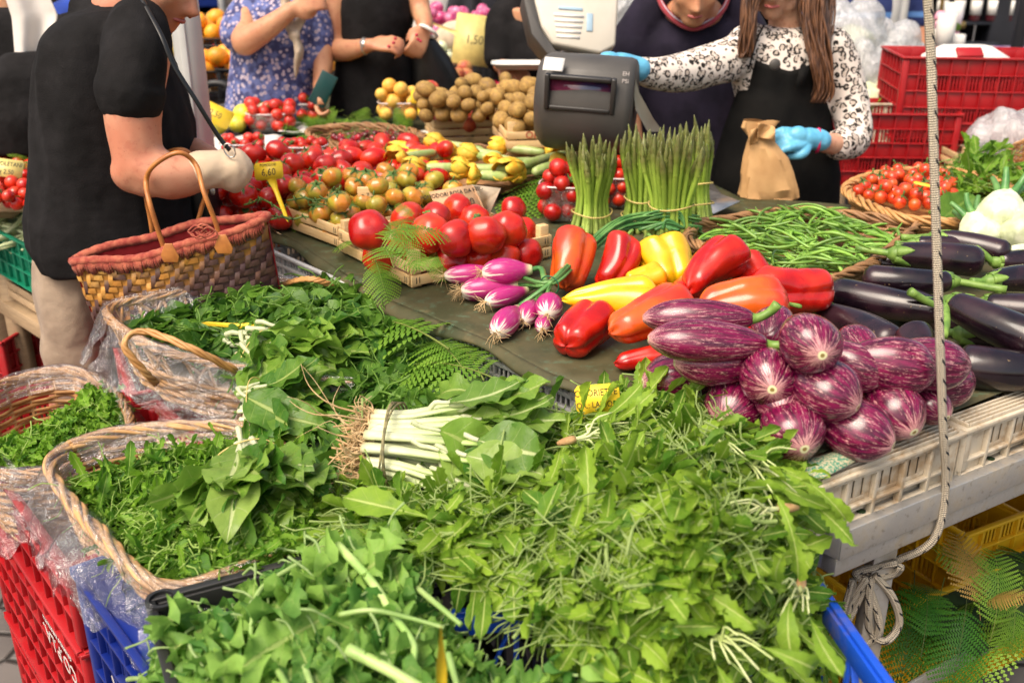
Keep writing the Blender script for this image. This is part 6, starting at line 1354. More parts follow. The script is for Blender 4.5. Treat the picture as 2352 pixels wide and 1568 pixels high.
M_CHER2=fruit("bright_cherry_skin",(.55,.01,.05),(.40,.01,.04),rough=.15)
for c in pk: c.data.materials[0]=M_CHER2
fill(pk,pack_heap(xy([(1140,205),(1260,205),(1265,170),(1130,170)],1.05),1.02,.015,110,64,ztop=1.12),.014,64,'free')
# ferns and white paper among the punnets
g=G(); r_=np.random.default_rng(3)
for k,(x,y,s) in enumerate(((520,330,.20),(600,345,.19),(740,300,.14),(500,290,.15),(1010,320,.10))):
    c=at(x,y,.925); n=14; P=np.array([[c+np.array(((i/n-.5)*s*2.2,(j/n-.5)*s*1.6,.0)) for j in range(n)] for i in range(n)]); q=P.reshape(-1,3); q[:,2]+=.012+.014*hashnoise(q,18,k); g=G(); g.sheet(q.reshape(P.shape)); tag(g.obj('white_paper',M_PAPER,solid=.001),('crumpled white paper by the black shopping strap','crumpled white paper under the front punnets','white paper beside the cherry basket','white paper behind the strawberries','white paper by the nectarines')[k],'paper')
for i,(x0,y0,x1,y1,l) in enumerate(((760,280,850,255,'fern frond among the back punnets'),(730,305,640,320,'fern frond under the strawberry punnets'),(780,320,860,290,'fern frond over the cherry basket'),(850,260,800,240,'fern frond beside the peaches'),(560,340,480,300,'fern frond on the white paper'),(700,330,610,360,'fern frond between paper and punnet'),(880,380,780,350,'fern frond hanging from the cherry basket edge'),(760,440,720,480,'fern frond in the tomato heap'),(1260,400,1200,440,'fern frond under the courgette basket'),(1050,440,1020,470,'fern frond at the front of the plum tomatoes'))):
    fern(l,at(x0,y0,.97),at(x1,y1,1.0),i,s=1.0,group='ferns among the fruit')
heap('fern_bedding','green fern bedding under the fruit at the far side','ferns',[at(640,250,.96),at(860,240,.96),at(960,290,.96),at(800,310,.95),at(650,300,.95)],[],M_FERN,[(P_FROND,40,(.35,.6),(.0,.03),.5)],seed=44)
# pale melons and lemons beyond the pole
for i,(x,y,z,Rr,m,l) in enumerate(((560,262,.99,.045,M_LEMON,'pale green melon beside the orange tag'),(590,272,.98,.04,M_FEN,'beige round melon at the far side'),(610,262,.99,.05,M_CARDL,'larger beige melon behind the strawberries'),(520,275,.97,.035,M_LEMON,'yellow lemon by the orange tag'),(545,285,.96,.035,M_LEMON,'second yellow lemon by the orange tag'),(500,290,.96,.035,M_LEMON,'lemon half behind the metal pole'))):
    o=fruit_mesh('melon' if 'melon' in l else 'lemon',m,ball(Rr,.95,.02),24,8,.02,i); put(o,at(x,y,z)); tag(o,l,'melon' if 'melon' in l else 'lemon')
# ---------------------------------------------------------------- price tags and signs
def tagsign(label,c,w,h,face,up,m,lines,ink=M_INK,stick=None,size=.02,stickdir=None,slant=0):
    """plastic price tag: plate + pointed stick"""
    c=np.asarray(c,float); z=unit(face); y=unit(np.asarray(up,float)-z*np.dot(up,z)); x=np.cross(y,z); M=np.column_stack([x,y,z]); t=thing('price_tag',label,'price tag',c); rot=Matrix([[float(a) for a in r] for r in M]).to_euler(); k=.006
    g=G(); g.prism([(-w/2+k,-h/2),(w/2-k,-h/2),(w/2,-h/2+k),(w/2,h/2-k),(w/2-k,h/2),(-w/2+k,h/2),(-w/2,h/2-k),(-w/2,-h/2+k)],.0018,M=M); g.obj('plate',m,t,smooth=False)
    if stick is not None:
        L,d2=stick; d2=unit(M@np.array((*d2,0))); s=np.cross(z,d2); b=d2*(min(w,h)*.45); g=G(); V=[b-s*.012,b+s*.012,b+d2*L*.25+s*.006,b+d2*L*.85+s*.005,b+d2*L,b+d2*L*.85-s*.005,b+d2*L*.25-s*.006]; n=len(V); g.add([v+z*.0012 for v in V]+[v-z*.0012 for v in V],[tuple(range(n)),tuple(range(2*n-1,n-1,-1))]+[(i,(i+1)%n,n+(i+1)%n,n+i) for i in range(n)]); g.obj('stick',m,t,smooth=False)
    for (txt,sz,px,py) in lines:
        o=text_mesh('writing',txt,sz,ink,t,[float(v) for v in (x*px+y*py+z*.0014)],rot,.0002,condense=.85)
    return t
tagsign('yellow handwritten tag at the table edge above the chicory',at(1372,914,.945)+np.array((0,-.01,0)),.075,.055,(-.35,-1,.35),(-.22,0,1),M_TAG,[('CICORIETTE',.0155,-.002,.014),('OR.: LAZIO',.0145,-.006,-.006)])
tagsign('yellow tag lying on the spinach with its long stick to the left',at(592,750,.885),.034,.028,(.0,-.35,1),(0.1,1,.2),M_TAG,[('3,00',.013,0,-.003),('BI Kg',.006,0,.009)],stick=(.115,(-1,0)))
tagsign('yellow price tag stuck upright in the red tomatoes',at(617,392,1.10),.075,.045,(-.1,-1,.35),(-.1,0,1),M_TAG,[('6,60',.026,0,-.004),('POMODORI',.0095,0,.015)],stick=(.12,(.30,-1)))
tagsign('large yellow price tag leaning over the onions far behind',atY(1090,92,5.0),.20,.24,(-.05,-1,.3),(.12,0,1),M_TAGL,[('1,50',.06,0,.0)],stick=(.2,(-.8,.2)))
tagsign('orange-yellow tag stuck in the kiwis and peaches',at(962,222,1.10),.06,.05,(0,-1,.35),(0,0,1),M_TAG,[('4,00',.02,0,0)],stick=(.05,(0,-1)))
tagsign('orange tag tilted beside the pale melons',at(495,262,1.02),.13,.075,(.1,-1,.5),(.45,0,1),M_TAG,[('2,50',.035,0,0)])
tagsign('cream handwritten tag on the cherry tomatoes at the far left',at(12,385,1.03),.10,.055,(.15,-1,.6),(.15,0,1),M_TAGL,[('NAPOLETANI',.018,0,.012),('Kg 2,50',.02,0,-.012)])
tagsign('yellow stick tag in the oval basket of cherry tomatoes',at(2130,425,1.02),.075,.012,(0,-.5,1),(.35,1,0),M_TAG,[])
tagsign('yellow stick lying under the striped aubergines',at(1915,770,1.0),.10,.010,(0,-.5,1),(1,.9,0),M_TAG,[])
tagsign('pointed yellow stick standing in the turnip tops at the bottom',at(1012,1490,.94),.012,.012,(0,-1,.4),(0,0,1),M_TAG,[],stick=None)
t=[o for o in bpy.data.objects if o.get('label')=='pointed yellow stick standing in the turnip tops at the bottom'][0]
c=np.array(t.location); g=G(); a=at(1012,1432,.99)-c; b=at(1016,1640,.80)-c; w=np.array((.006,0,0)); m_=a+(b-a)*.45
V=[a,m_-w,b-w*1.0,b+w*1.0,m_+w]; n=5; z_=np.array((0,-.0012,.0003)); g.add([v+z_ for v in V]+[v-z_ for v in V],[tuple(range(n)),tuple(range(2*n-1,n-1,-1))]+[(i,(i+1)%n,n+(i+1)%n,n+i) for i in range(n)]); g.obj('stick',M_TAG,t,smooth=False)
for ch in list(t.children):
    if ch.name.startswith('plate'): bpy.data.objects.remove(ch)
# folded cardboard sign
t=thing('cardboard_sign','folded brown cardboard sign with black handwriting behind the big tomatoes','sign',at(1080,470,.98))
o3=[at(985,440,1.06),at(1083,424,1.065),at(1120,500,.985),at(1020,515,.985)]
g=G(); g.add(o3,[(0,1,2,3)]); g.obj('front_flap',M_CARD,t,world=True,solid=.003,smooth=False)
g=G(); g.add([at(1083,424,1.065),at(1150,432,1.055),at(1118,505,.98),at(1100,470,1.0)],[(0,1,2,3)]); g.obj('side_flap',M_CARDL,t,world=True,solid=.003,smooth=False)
g=G(); g.add([at(1083,423,1.066),at(1090,430,1.06),at(1128,508,.975),at(1120,502,.983)],[(0,1,2,3)]); g.obj('edge_flap',M_CARD,t,world=True,solid=.002,smooth=False)
X3=unit(o3[1]-o3[0]); Z3=unit(np.cross(X3,o3[0]-o3[3])); Z3=Z3 if Z3[1]<0 else -Z3; Y3=np.cross(Z3,X3); rot=Matrix(np.column_stack([X3,Y3,Z3]).tolist()).to_euler(); base=np.array(t.location)
text_mesh('writing','POMODORI ROSA DA RISO',.0150,M_INK,t,[float(v) for v in ((o3[0]+o3[1])/2-base-Y3*.014+Z3*.0022)],rot,.0002,condense=.95); text_mesh('writing','2,00',.028,M_INK,t,[float(v) for v in ((o3[0]+o3[1])/2-base-Y3*.045+X3*.03+Z3*.0022)],rot,.0002)
t=thing('wood_label','small square of wood with pencil marks standing in the tomatoes','wood label',at(840,450,1.02)); g=G(); g.box((0,0,0),(.042,.012,.05)); g.obj('block',M_WOOD,t,smooth=False,bevel=.002); text_mesh('writing','n 7',.016,M_INK,t,(0,-.0066,.004),(math.pi/2,0,0),.0002)
# bean pods in the green crate, box of ferns behind
M_POD=plain("broad_bean_pod",(.42,.50,.24),(.55,.62,.38),20,.4)
def pod(seed):
    r=np.random.default_rng(seed); s=np.linspace(0,1,14); L=.16; g=G(); g.tube(np.column_stack([.02*np.sin(s*3),(s-.5)*L,0*s]),.009*np.clip(np.minimum(s/.12,(1-s)/.12),.1,1)**.6*(1+.12*np.sin(s*30)),10,flat=.7); return tag(g.obj('bean_pod',M_POD),'pale green bean pod in the green crate at the left','bean pod','bean pods in the green crate')
pm=[pod(i) for i in range(3)]
for i in range(60):
    o=pm[i%3] if i<3 else dup(pm[i%3]); c=at(random.uniform(-60,125),random.uniform(500,545),.80); put(o,(c[0],c[1],random.uniform(.76,.83)),axes(unit(np.array((random.gauss(0,1),random.gauss(0,1),random.gauss(0,.3)))))@np.array([[1,0,0],[0,0,1],[0,-1,0]]))
one_leaf('long pointed green leaf rising from the bean crate',P_CHIC[2],M_ONGREEN,at(70,540,.80),at(60,455,.92),0,1.3)
for i,(x0,y0,x1,y1,l) in enumerate(((60,360,20,290,'blurred fern frond at the far left'),(70,365,10,330,'second blurred fern frond at the far left'),(80,370,30,350,'low fern frond at the far left'))): fern(l,at(x0,y0,1.0),at(x1,y1,1.06),i,s=.75)
p=at(70,395,.90); plastic_crate('grey plastic crate behind the cherry tomatoes at the far left',(p[0]-.35,p[1],.84),R_(15),.50,.34,.16,M_PGREY,'slats')
p=at(75,490,.89); wood_crate('wooden tray of cherry tomatoes at the far left',(p[0]-.55,p[1]-.02,.885),R_(5),.55,.45,.06,m=M_WOODO)
t=thing('stall_table','low stall table at the left behind the customer','table',at(-60,450,0)); c=at(0,430,.86); g=G(); g.box((c[0]-.3,c[1]+.1,.86),(1.0,.9,.03)); g.obj('table_top',M_WOODO,t,world=True,smooth=False)
for x,y in((-.7,-.25),(.1,-.25),(-.7,.45),(.1,.45)): g=G(); g.box((c[0]+x,c[1]+y,.42),(.05,.05,.85)); g.obj('leg',M_WOODO,t,world=True,smooth=False)
# ---------------------------------------------------------------- people
def ell_sections(g,S,seg=20,up=None):
    """S: list of (center, rx, ry) horizontal ellipses"""
    V=[];a=np.arange(seg)*2*math.pi/seg
    for c,rx,ry in S:
        c=np.asarray(c,float); V.append(np.column_stack([c[0]+rx*np.cos(a),c[1]+ry*np.sin(a),np.full(seg,c[2])]))
    n=len(S); V=np.vstack(V); i=np.arange(n-1)[:,None]*seg; j=np.arange(seg)[None]; k=(j+1)%seg; F=np.stack([i+j,i+k,i+seg+k,i+seg+j],-1).reshape(-1,4).tolist(); F.append(tuple(range(seg-1,-1,-1))); F.append(tuple((n-1)*seg+q for q in range(seg))); g.add(V,F)
def limb(g,P,r,seg=14,n=22,flat=1.0):
    P=np.asarray(P,float); Q=smooth_path(P,n); D=np.linspace(0,len(P)-1,n); R=np.interp(D,np.arange(len(P)),r); g.tube(Q,R,seg,flat=flat)
    for c,rr in((Q[0],R[0]),(Q[-1],R[-1])): g.lathe([(max(1e-4,rr*.98*math.cos(x)),rr*.98*math.sin(x)) for x in np.linspace(-1.57,1.57,9)],12,loc=c)
def blob(g,c,r,M=None,seg=20):
    g.lathe([(max(1e-4,math.cos(x)),math.sin(x)) for x in np.linspace(-1.57,1.57,13)],seg,M=(np.eye(3) if M is None else np.asarray(M))@np.diag(r),loc=c)
def fused(g,name,m,parent,voxel=.009,smooth=6,wrinkle=0,wscale=14,seed=0,cut=None,wdir=None):
    """weld overlapping volumes into one continuous skin"""
    o=g.obj(name,m,None,smooth=True); md=o.modifiers.new('r','REMESH'); md.mode='VOXEL'; md.voxel_size=voxel; md.use_smooth_shade=True
    if smooth: sm=o.modifiers.new('s','SMOOTH'); sm.iterations=smooth; sm.factor=.5
    dg=bpy.context.evaluated_depsgraph_get(); me=bpy.data.meshes.new_from_object(o.evaluated_get(dg)); bpy.data.objects.remove(o)
    n=len(me.vertices); V=np.empty(n*3,np.float32); me.vertices.foreach_get('co',V); V=V.reshape(-1,3).astype(float); Nn=np.empty(n*3,np.float32); me.vertices.foreach_get('normal',Nn); Nn=Nn.reshape(-1,3)
    if wrinkle:
        sc=np.array(wdir if wdir is not None else (1,1,1.)); w=1-2*np.abs(hashnoise(V*sc,wscale,seed)); w2=hashnoise(V*sc,wscale*.45,seed+1); V=V+Nn*((w*.6+w2*.8)*wrinkle)[:,None]
    Mi=np.array(wm(parent).inverted()); V=V@Mi[:3,:3].T+Mi[:3,3]; me.vertices.foreach_set('co',V.astype(np.float32).ravel()); me.update(); me.name=name
    me.polygons.foreach_set("use_smooth",np.ones(len(me.polygons),dtype=bool)); me.materials.clear(); me.materials.append(m); o=bpy.data.objects.new(name,me); COL.objects.link(o); o.parent=parent; return o
def hand(g,w,d_,n_,L=.18,curl=.5,side=1,thumb=.6,spread=.12,rk=1.0):
    """w wrist, d_ towards fingers, n_ back of the hand; side +1 thumb on +x side"""
    d_=unit(d_); n_=unit(np.asarray(n_,float)-d_*np.dot(n_,d_)); x=np.cross(d_,n_)*side; w=np.asarray(w,float); pl=L*.52
    for k in range(4):
        o=(k-1.5)/1.5; a=w+d_*pl*.15+x*o*L*-.10; b=w+d_*pl+x*o*L*-.19; g.tube([a,(a+b)/2,b],[.014*rk,.015*rk,.0125*rk],10,flat=1.0)
        fl=L*(.44,.50,.47,.37)[k] if side else .1; dd=unit(d_+x*-o*spread); q=[b]; ang=0
        for s_,f in enumerate((.42,.32,.26)):
            ang+=curl*(.55,.9,.7)[s_]*(1+.08*k); v=unit(dd*math.cos(ang)-n_*math.sin(ang)); q.append(q[-1]+v*fl*f)
        Q=smooth_path(q,12); g.tube(Q,np.interp(np.linspace(0,3,12),[0,1,2,3],[.0102*rk,.0092*rk,.0086*rk,.0072*rk]),9); blob(g,Q[-1],(.0070*rk,)*3,seg=8)
    a=w+d_*pl*.12+x*L*.08; b=a+unit(d_*.55+x*.75-n_*.25)*L*.24; c=b+unit(d_*.9+x*(.35-thumb*.6)-n_*thumb*.7)*L*.18; e=c+unit(d_*.9+x*(.1-thumb*.8)-n_*thumb)*L*.13
    Q=smooth_path([a,b,c,e],14); g.tube(Q,np.interp(np.linspace(0,3,14),[0,1,2,3],[.016*rk,.0135*rk,.0105*rk,.008*rk]),10); blob(g,Q[-1],(.008*rk,)*3,seg=8)
def head(g,c,f,u,s=1.0,chin=1.0,jaw=1.0):
    """c head centre, f facing, u up"""
    f=unit(f); u=unit(np.asarray(u,float)-f*np.dot(u,f)); x=np.cross(f,u); M=np.column_stack([x,f,u]); c=np.asarray(c,float); P=lambda a,b,d_:c+(x*a+f*b+u*d_)*s
    blob(g,P(0,-.012,.035),(.074*s,.092*s,.082*s),M); blob(g,P(0,.018,-.030),(.062*s*jaw,.070*s,.085*s),M); blob(g,P(0,.052,-.085),(.036*s*jaw,.034*s,.032*s),M)
    for sd in(-1,1): blob(g,P(sd*.040,.052,-.020),(.026*s,.026*s,.030*s),M); blob(g,P(sd*.046,.020,-.072),(.026*s,.034*s,.026*s),M); blob(g,P(sd*.074,-.008,-.010),(.010*s,.022*s,.032*s),M)
    blob(g,P(0,.062,.038),(.052*s,.026*s,.020*s),M); g.tube([P(0,.078,.018),P(0,.092,-.008),P(0,.108,-.030),P(0,.098,-.040)],[.009*s,.011*s,.014*s,.010*s],10); 
    for sd in(-1,1): blob(g,P(sd*.013,.088,-.034),(.010*s,.012*s,.009*s),M)
    blob(g,P(0,.078,-.057),(.027*s,.014*s,.0075*s),M); blob(g,P(0,.076,-.069),(.024*s,.014*s,.008*s),M); return M,P
def face_bits(t,P,s=1.0,lipm=None,M=None):
    for sd in(-1,1):
        g=G(); blob(g,P(sd*.031,.067,.007),(.0120*s,.010*s,.0062*s),M,14); g.obj('eye',M_PAPER,t,world=True); g=G(); blob(g,P(sd*.031,.0757,.007),(.0050*s,.003*s,.0050*s),M,12); g.obj('iris',M_INK,t,world=True)
    g=G(); g.tube(smooth_path([P(-.024,.078,-.062),P(-.010,.0905,-.060),P(0,.0925,-.062),P(.010,.0905,-.060),P(.024,.078,-.062)],14),np.array([.001]+[.0048*s]*12+[.001]),8); g.obj('lips',lipm or M_LIP,t,world=True)
M_LIP=plain("lip_skin",(.50,.13,.12),(.42,.11,.10),40,.4,vary=0)
def mk(x,y,Y): return atY(x,y,Y)
# ---- customer with the woven handbag
YA=2.45
pa=thing('person','heavy-set shopper in black T-shirt and beige trousers, bandaged wrist, handbag on the arm','person',mk(170,1400,YA)*np.array((1,1,0)))
g=G(); M,P=head(g,mk(370,-60,YA),(.80,-.18,-.55),(.55,0,.8),1.02,jaw=1.12)
limb(g,[mk(270,30,YA+.03),mk(318,0,YA+.02),mk(350,-20,YA+.01)],[.075,.062,.06])
ell_sections(g,[(mk(250,70,YA+.04),.08,.13),(mk(250,150,YA+.05),.11,.16),(mk(265,300,YA+.05),.15,.16),(mk(260,450,YA+.05),.15,.16),(mk(255,560,YA+.05),.145,.16),(mk(190,650,YA+.05),.11,.15)])
limb(g,[mk(318,120,YA-.17),mk(305,250,YA-.20),mk(318,375,YA-.22)],[.070,.064,.055]); limb(g,[mk(318,375,YA-.22),mk(395,405,YA-.22),mk(470,392,YA-.20),mk(500,388,YA-.18)],[.057,.054,.040,.033])
blob(g,mk(308,392,YA-.22),(.052,.05,.052)); blob(g,mk(345,408,YA-.22),(.06,.05,.045))
hand(g,mk(492,388,YA-.18),(1,.15,-.05),(-.1,-.5,.8),L=.115,curl=1.5,side=-1,thumb=1.0)
limb(g,[mk(300,90,YA+.18),mk(360,260,YA+.2),mk(400,330,YA+.16)],[.055,.05,.042]); limb(g,[mk(400,330,YA+.16),mk(480,365,YA+.02)],[.042,.034])
for dx,dy in((0,-.09),(.02,.10)): limb(g,[mk(195,680,YA+.05)+np.array((dx,dy,0)),mk(200,1000,YA+.05)*np.array((1,1,0))+np.array((dx,dy,.48)),mk(180,1300,YA+.05)*np.array((1,1,0))+np.array((dx+.0,dy,.08))],[.05,.045,.04]); limb(g,[mk(180,1300,YA+.05)*np.array((1,1,0))+np.array((dx-.04,dy,.045)),mk(180,1300,YA+.05)*np.array((1,1,0))+np.array((dx+.14,dy,.035))],[.045,.035])
fused(g,'body',M_SKIN,pa,.0075,5,.0010,20); face_bits(pa,P,1.02,M=M)
g=G()
ell_sections(g,[(mk(300,8,YA+.04),.055,.07),(mk(265,30,YA+.04),.095,.15),(mk(250,56,YA+.05),.112,.19),(mk(244,88,YA+.05),.130,.21),(mk(247,146,YA+.05),.150,.22),(mk(257,220,YA+.05),.172,.225),(mk(264,290,YA+.05),.188,.225),(mk(266,340,YA+.05),.190,.225),(mk(260,410,YA+.05),.196,.22),(mk(258,480,YA+.05),.205,.23),(mk(268,540,YA+.05),.210,.235),(mk(280,585,YA+.05),.192,.23)],28)
limb(g,[mk(318,62,YA-.12),mk(312,130,YA-.18),mk(303,185,YA-.20),mk(303,198,YA-.202),mk(302,201,YA-.203),mk(302,216,YA-.205)],[.070,.074,.075,.073,.080,.079]); limb(g,[mk(300,60,YA+.16),mk(320,140,YA+.2)],[.07,.07])
limb(g,[mk(250,40,YA+.05),mk(335,40,YA+.03)],[.09,.07])
fused(g,'t_shirt',M_BLACKT,pa,.009,4,.010,9,3,wdir=(1.2,1.2,.45))
g=G(); ell_sections(g,[(mk(225,560,YA+.06),.15,.17),(mk(215,640,YA+.06),.135,.175),(mk(208,720,YA+.06),.105,.175),(mk(205,800,YA+.06),.085,.17)],24)
for dy in(-.085,.10): 
    b=mk(205,760,YA+.06); limb(g,[b+np.array((0,dy,0)),np.array((b[0]+.01,b[1]+dy,.45)),np.array((b[0]+.01,b[1]+dy,.09))],[.090,.078,.07])
limb(g,[mk(205,860,YA-.04),mk(212,980,YA-.04)],[.05,.055],flat=.5)
fused(g,'trousers',M_BEIGE,pa,.010,4,.009,10,5,wdir=(1.6,1.6,.35))
g=G(); g.box(mk(205,760,YA+.06)+np.array((.055,-.178,-.30)),(.075,.014,.17)); g.box(mk(205,760,YA+.06)+np.array((.055,-.186,-.225)),(.08,.012,.035)); g.obj('cargo_pocket',M_BEIGE,pa,world=True,smooth=False,bevel=.004)
g=G(); limb(g,[mk(462,390,YA-.205),mk(505,388,YA-.185),mk(532,388,YA-.17)],[.046,.043,.052]); blob(g,mk(538,392,YA-.165),(.030,.048,.052)); fused(g,'wrist_bandage',M_BANDAGE,pa,.006,5,.0018,30,6)
g=G(); M2=M; blob(g,P(0,-.022,.045),(.083,.098,.086),M2); blob(g,P(0,-.06,.0),(.078,.065,.08),M2); fused(g,'hair',M_HAIRG,pa,.008,3,.004,40,7)
def strap(path,w,th,name,m,parent,Y=None,world=True):
    g=G(); g.tube(smooth_path(path,40),w,8,flat=th/w if th<w else 1); return g.obj(name,m,parent,world=world)
t=thing('shoulder_strap','thin black strap with a steel buckle running from the shoulder to the hand','strap',mk(420,180,YA-.2)); strap([mk(325,-5,YA-.14),mk(370,80,YA-.215),mk(400,150,YA-.23),mk(450,230,YA-.23),mk(500,310,YA-.21),mk(528,345,YA-.20)],.0055,.002,'strap',M_BLKLEA,t)
g=G(); c=mk(527,345,YA-.21); closed_tube(g,np.array([c+np.array((.011*math.cos(a)-.006*math.sin(a),0,.015*math.sin(a)+.004*math.cos(a))) for a in np.linspace(0,6.283,20,endpoint=False)]),.0018,6); g.obj('buckle',M_STEEL,t,world=True)
# black bag under the arm
t=thing('shoulder_bag','black leather shoulder bag hanging behind the woven handbag','bag',mk(465,470,YA+.1)); g=G(); g.box(mk(468,470,YA+.12),(.07,.14,.20)); g.obj('pouch',M_BLKLEA,t,world=True,bevel=.02); g=G(); blob(g,mk(487,438,YA+.05),(.008,.006,.012)); g.obj('clasp',M_STEEL,t,world=True)
# ---- woven palm handbag
hb=thing('woven_handbag','woven palm handbag with faded red raffia rim and tan leather handles','handbag',mk(420,690,YA-.45))
Yh=YA-.27
TLp,TRp=mk(168,600,Yh-.02),mk(614,498,Yh-.02); BLp,BRp=mk(240,790,Yh),mk(650,700,Yh)
nu,nv_=132,46; Zb=np.array((0,1.,0))
def bagpt(u,v,side):   # u 0..1 along, v 0 top..1 bottom; side +1 back -1 front
    top=TLp*(1-u)+TRp*u; bot=BLp*(1-u)+BRp*u; c=top*(1-v)+bot*v; wdt=(.050+.035*v)*math.sin(math.pi*min(1,max(0,u)))**.45*(1-.10*v); c=c+Zb*side*wdt; c=c+np.array((0,0,1))*(-.035*math.sin(math.pi*u)*v*0+ (.006 if side>0 else -.016)*math.sin(math.pi*u)*(1-v)+.004*math.sin(2*math.pi*u*2)*(1-v)); return c
g=G()
# real twill strips: short raised segments laid over two, under two
NU,NV=32,14
for side in(-1,1):
    for i in range(NU):
        for j in range(NV):
            rnd=random.random()
            if (i+j)%4<2:   # steep strip
                u0,u1=(i+.10)/NU,(i+.90)/NU; v0,v1=(j+.0)/NV,min(1,(j+2.0)/NV); rows=4
                if (i+j)%4==1: continue
                grid=[[None]*3 for _ in range(rows+1)]; V=[];A=[]
                for a in range(rows+1):
                    f=a/rows
                    for b in range(3):
                        uu=u0+(u1-u0)*b/2-.35*(f-.5)/NU; vv=v0+(v1-v0)*f; p=bagpt(uu,vv,side)+Zb*side*(.0012+.0042*math.sin(math.pi*f)+.0008*(b==1)); V.append(p); A.append((uu,vv,rnd))
                g.add(V,[(3*a+b,3*a+b+1,3*a+4+b,3*a+3+b) for a in range(rows) for b in range(2)],A)
            if (i+j)%4==2:
                u0,u1=(i-.9)/NU,(i+1.1)/NU; v0,v1=(j+.08)/NV,(j+.92)/NV; V=[];A=[]; cols=4
                for a in range(3):
                    for b in range(cols+1):
                        f=b/cols; uu=min(1,max(0,u0+(u1-u0)*f)); vv=v0+(v1-v0)*a/2+.25*(f-.5)/NV; p=bagpt(uu,min(1,vv),side)+Zb*side*(.0008+.0040*math.sin(math.pi*f)+.0008*(a==1)); V.append(p); A.append((uu,vv,rnd))
                g.add(V,[(a*(cols+1)+b,a*(cols+1)+b+1,(a+1)*(cols+1)+b+1,(a+1)*(cols+1)+b) for a in range(2) for b in range(cols)],A)
    S=np.array([[bagpt(u,v,side)-Zb*side*.0015 for v in np.linspace(0,1,14)] for u in np.linspace(0,1,50)]); k=len(g.V); g.sheet(S); A=g.A[-1]; uu=A[:,0].copy(); A[:,2]=.1
g.obj('woven_body',M_BAGW2,hb,world=True)
g=G(); loopu=[(u,-1) for u in np.linspace(0,1,70)]+[(u,1) for u in np.linspace(1,0,70)]
Lp=[bagpt(u,0.0,s)+np.array((0,-.002*(s<0),.003)) for u,s in loopu]; Lp=np.array(Lp); sc_=.0095*(1+.18*np.abs(np.sin(np.arange(len(Lp)+1)*.75))); closed_tube(g,Lp,sc_,8); g.obj('raffia_rim',M_BAGRIM,hb,world=True)
g=G(); 
for u in np.linspace(.01,.99,150):   # hanging stitches
    p=bagpt(u,0,-1); q=bagpt(u+random.uniform(-.006,.006),.075+.05*abs(math.sin(u*38))+random.uniform(0,.02),-1); g.tube([p+np.array((0,-.008,.004)),(p+q)/2+np.array((0,-.011,0)),q+np.array((0,-.007,0))],.0021,4)
g.obj('raffia_stitching',M_BAGRIM,hb,world=True)
g=G(); S=np.array([[bagpt(u,.03+.9*v,s)*1.0-Zb*s*.006 for v in np.linspace(0,1,5)] for s in(-1,1) for u in (np.linspace(0,1,30) if s<0 else np.linspace(1,0,30))]); g.sheet(S); g.obj('lining',M_BAGIN,hb,world=True)
for side,off in((-1,0),(1,6)):
    yy=Yh+side*.06; 
    if side<0: pts_=[mk(383,588,yy),mk(372,555,yy),mk(345,470,yy),mk(336,415,YA-.29),mk(355,378,YA-.30),mk(410,350,YA-.295),mk(450,378,YA-.28),mk(468,440,yy),mk(495,510,yy),mk(508,560,yy)]
    else: pts_=[mk(352,545,yy),mk(345,500,yy),mk(335,440,yy),mk(345,392,YA-.15),mk(380,352,YA-.16),mk(425,345,YA-.16),mk(455,380,YA-.15),mk(474,430,yy),mk(462,480,yy),mk(450,525,yy)]
    g=G(); g.tube(smooth_path(pts_,60),.0068,10,flat=.8); g.obj('handle',M_LEATHER,hb,world=True)
    if side<0:
        for x,y in((386,582),(510,562)):
            c=mk(x,y,Yh-.125); g=G(); g.prism([(-.014,-.022),(.016,-.022),(.020,-.010),(.008,.020),(-.008,.020),(-.020,-.008)],.004,M=np.column_stack([(1,0,0),(0,0,1),(0,-1,0)]),loc=c+np.array((0,0.01,0))); g.obj('leather_patch',M_LEATHER,hb,world=True,bevel=.001)
g=G()
for k in range(5): c=mk(432+k*7,530+4*math.sin(k*2),Yh-.12); g.tube(smooth_path([c,c+np.array((.02,-.006,.014)),c+np.array((.036,0,-.002)),c+np.array((.016,-.006,-.012)),c],16),.0022,5)
g.obj('raffia_knot',M_BAGRIM,hb,world=True)

# ---- stallholder in leopard print
YF=3.32
pf=thing('person','stallholder with long brown hair, leopard print top, black apron and blue gloves','person',mk(1780,500,YF)*np.array((1,1,0)))
g=G(); M,P=head(g,mk(1784,-50,YF-.02),(-.30,-.88,-.25),(0,-.1,1),.98,jaw=.92)
limb(g,[mk(1805,70,YF+.03),mk(1802,20,YF+.01),mk(1802,-40,YF)],[.058,.048,.05]); ell_sections(g,[(mk(1795,110,YF+.02),.15,.09),(mk(1795,180,YF+.02),.15,.10),(mk(1790,330,YF+.02),.13,.10),(mk(1775,430,YF+.02),.16,.12),(mk(1770,500,YF+.02),.17,.13)])
limb(g,[mk(1700,125,YF),mk(1580,165,YF-.10),mk(1500,168,YF-.2),mk(1425,148,YF-.27)],[.055,.047,.036,.026]); 
limb(g,[mk(1925,130,YF),mk(1958,230,YF-.02),mk(1960,320,YF-.10)],[.055,.045,.042]); limb(g,[mk(1960,325,YF-.10),mk(1910,330,YF-.18),mk(1860,318,YF-.25)],[.042,.034,.026])
for dx in(-.09,.09): b=mk(1770,500,YF); limb(g,[b+np.array((dx,.02,-.05)),np.array((b[0]+dx,b[1]+.02,.45)),np.array((b[0]+dx,b[1]+.02,.07))],[.085,.06,.045]); limb(g,[np.array((b[0]+dx,b[1]+.04,.04)),np.array((b[0]+dx,b[1]-.12,.035))],[.04,.035])
fused(g,'body',M_SKIN3,pf,.0085,4); face_bits(pf,P,.98,M=M)
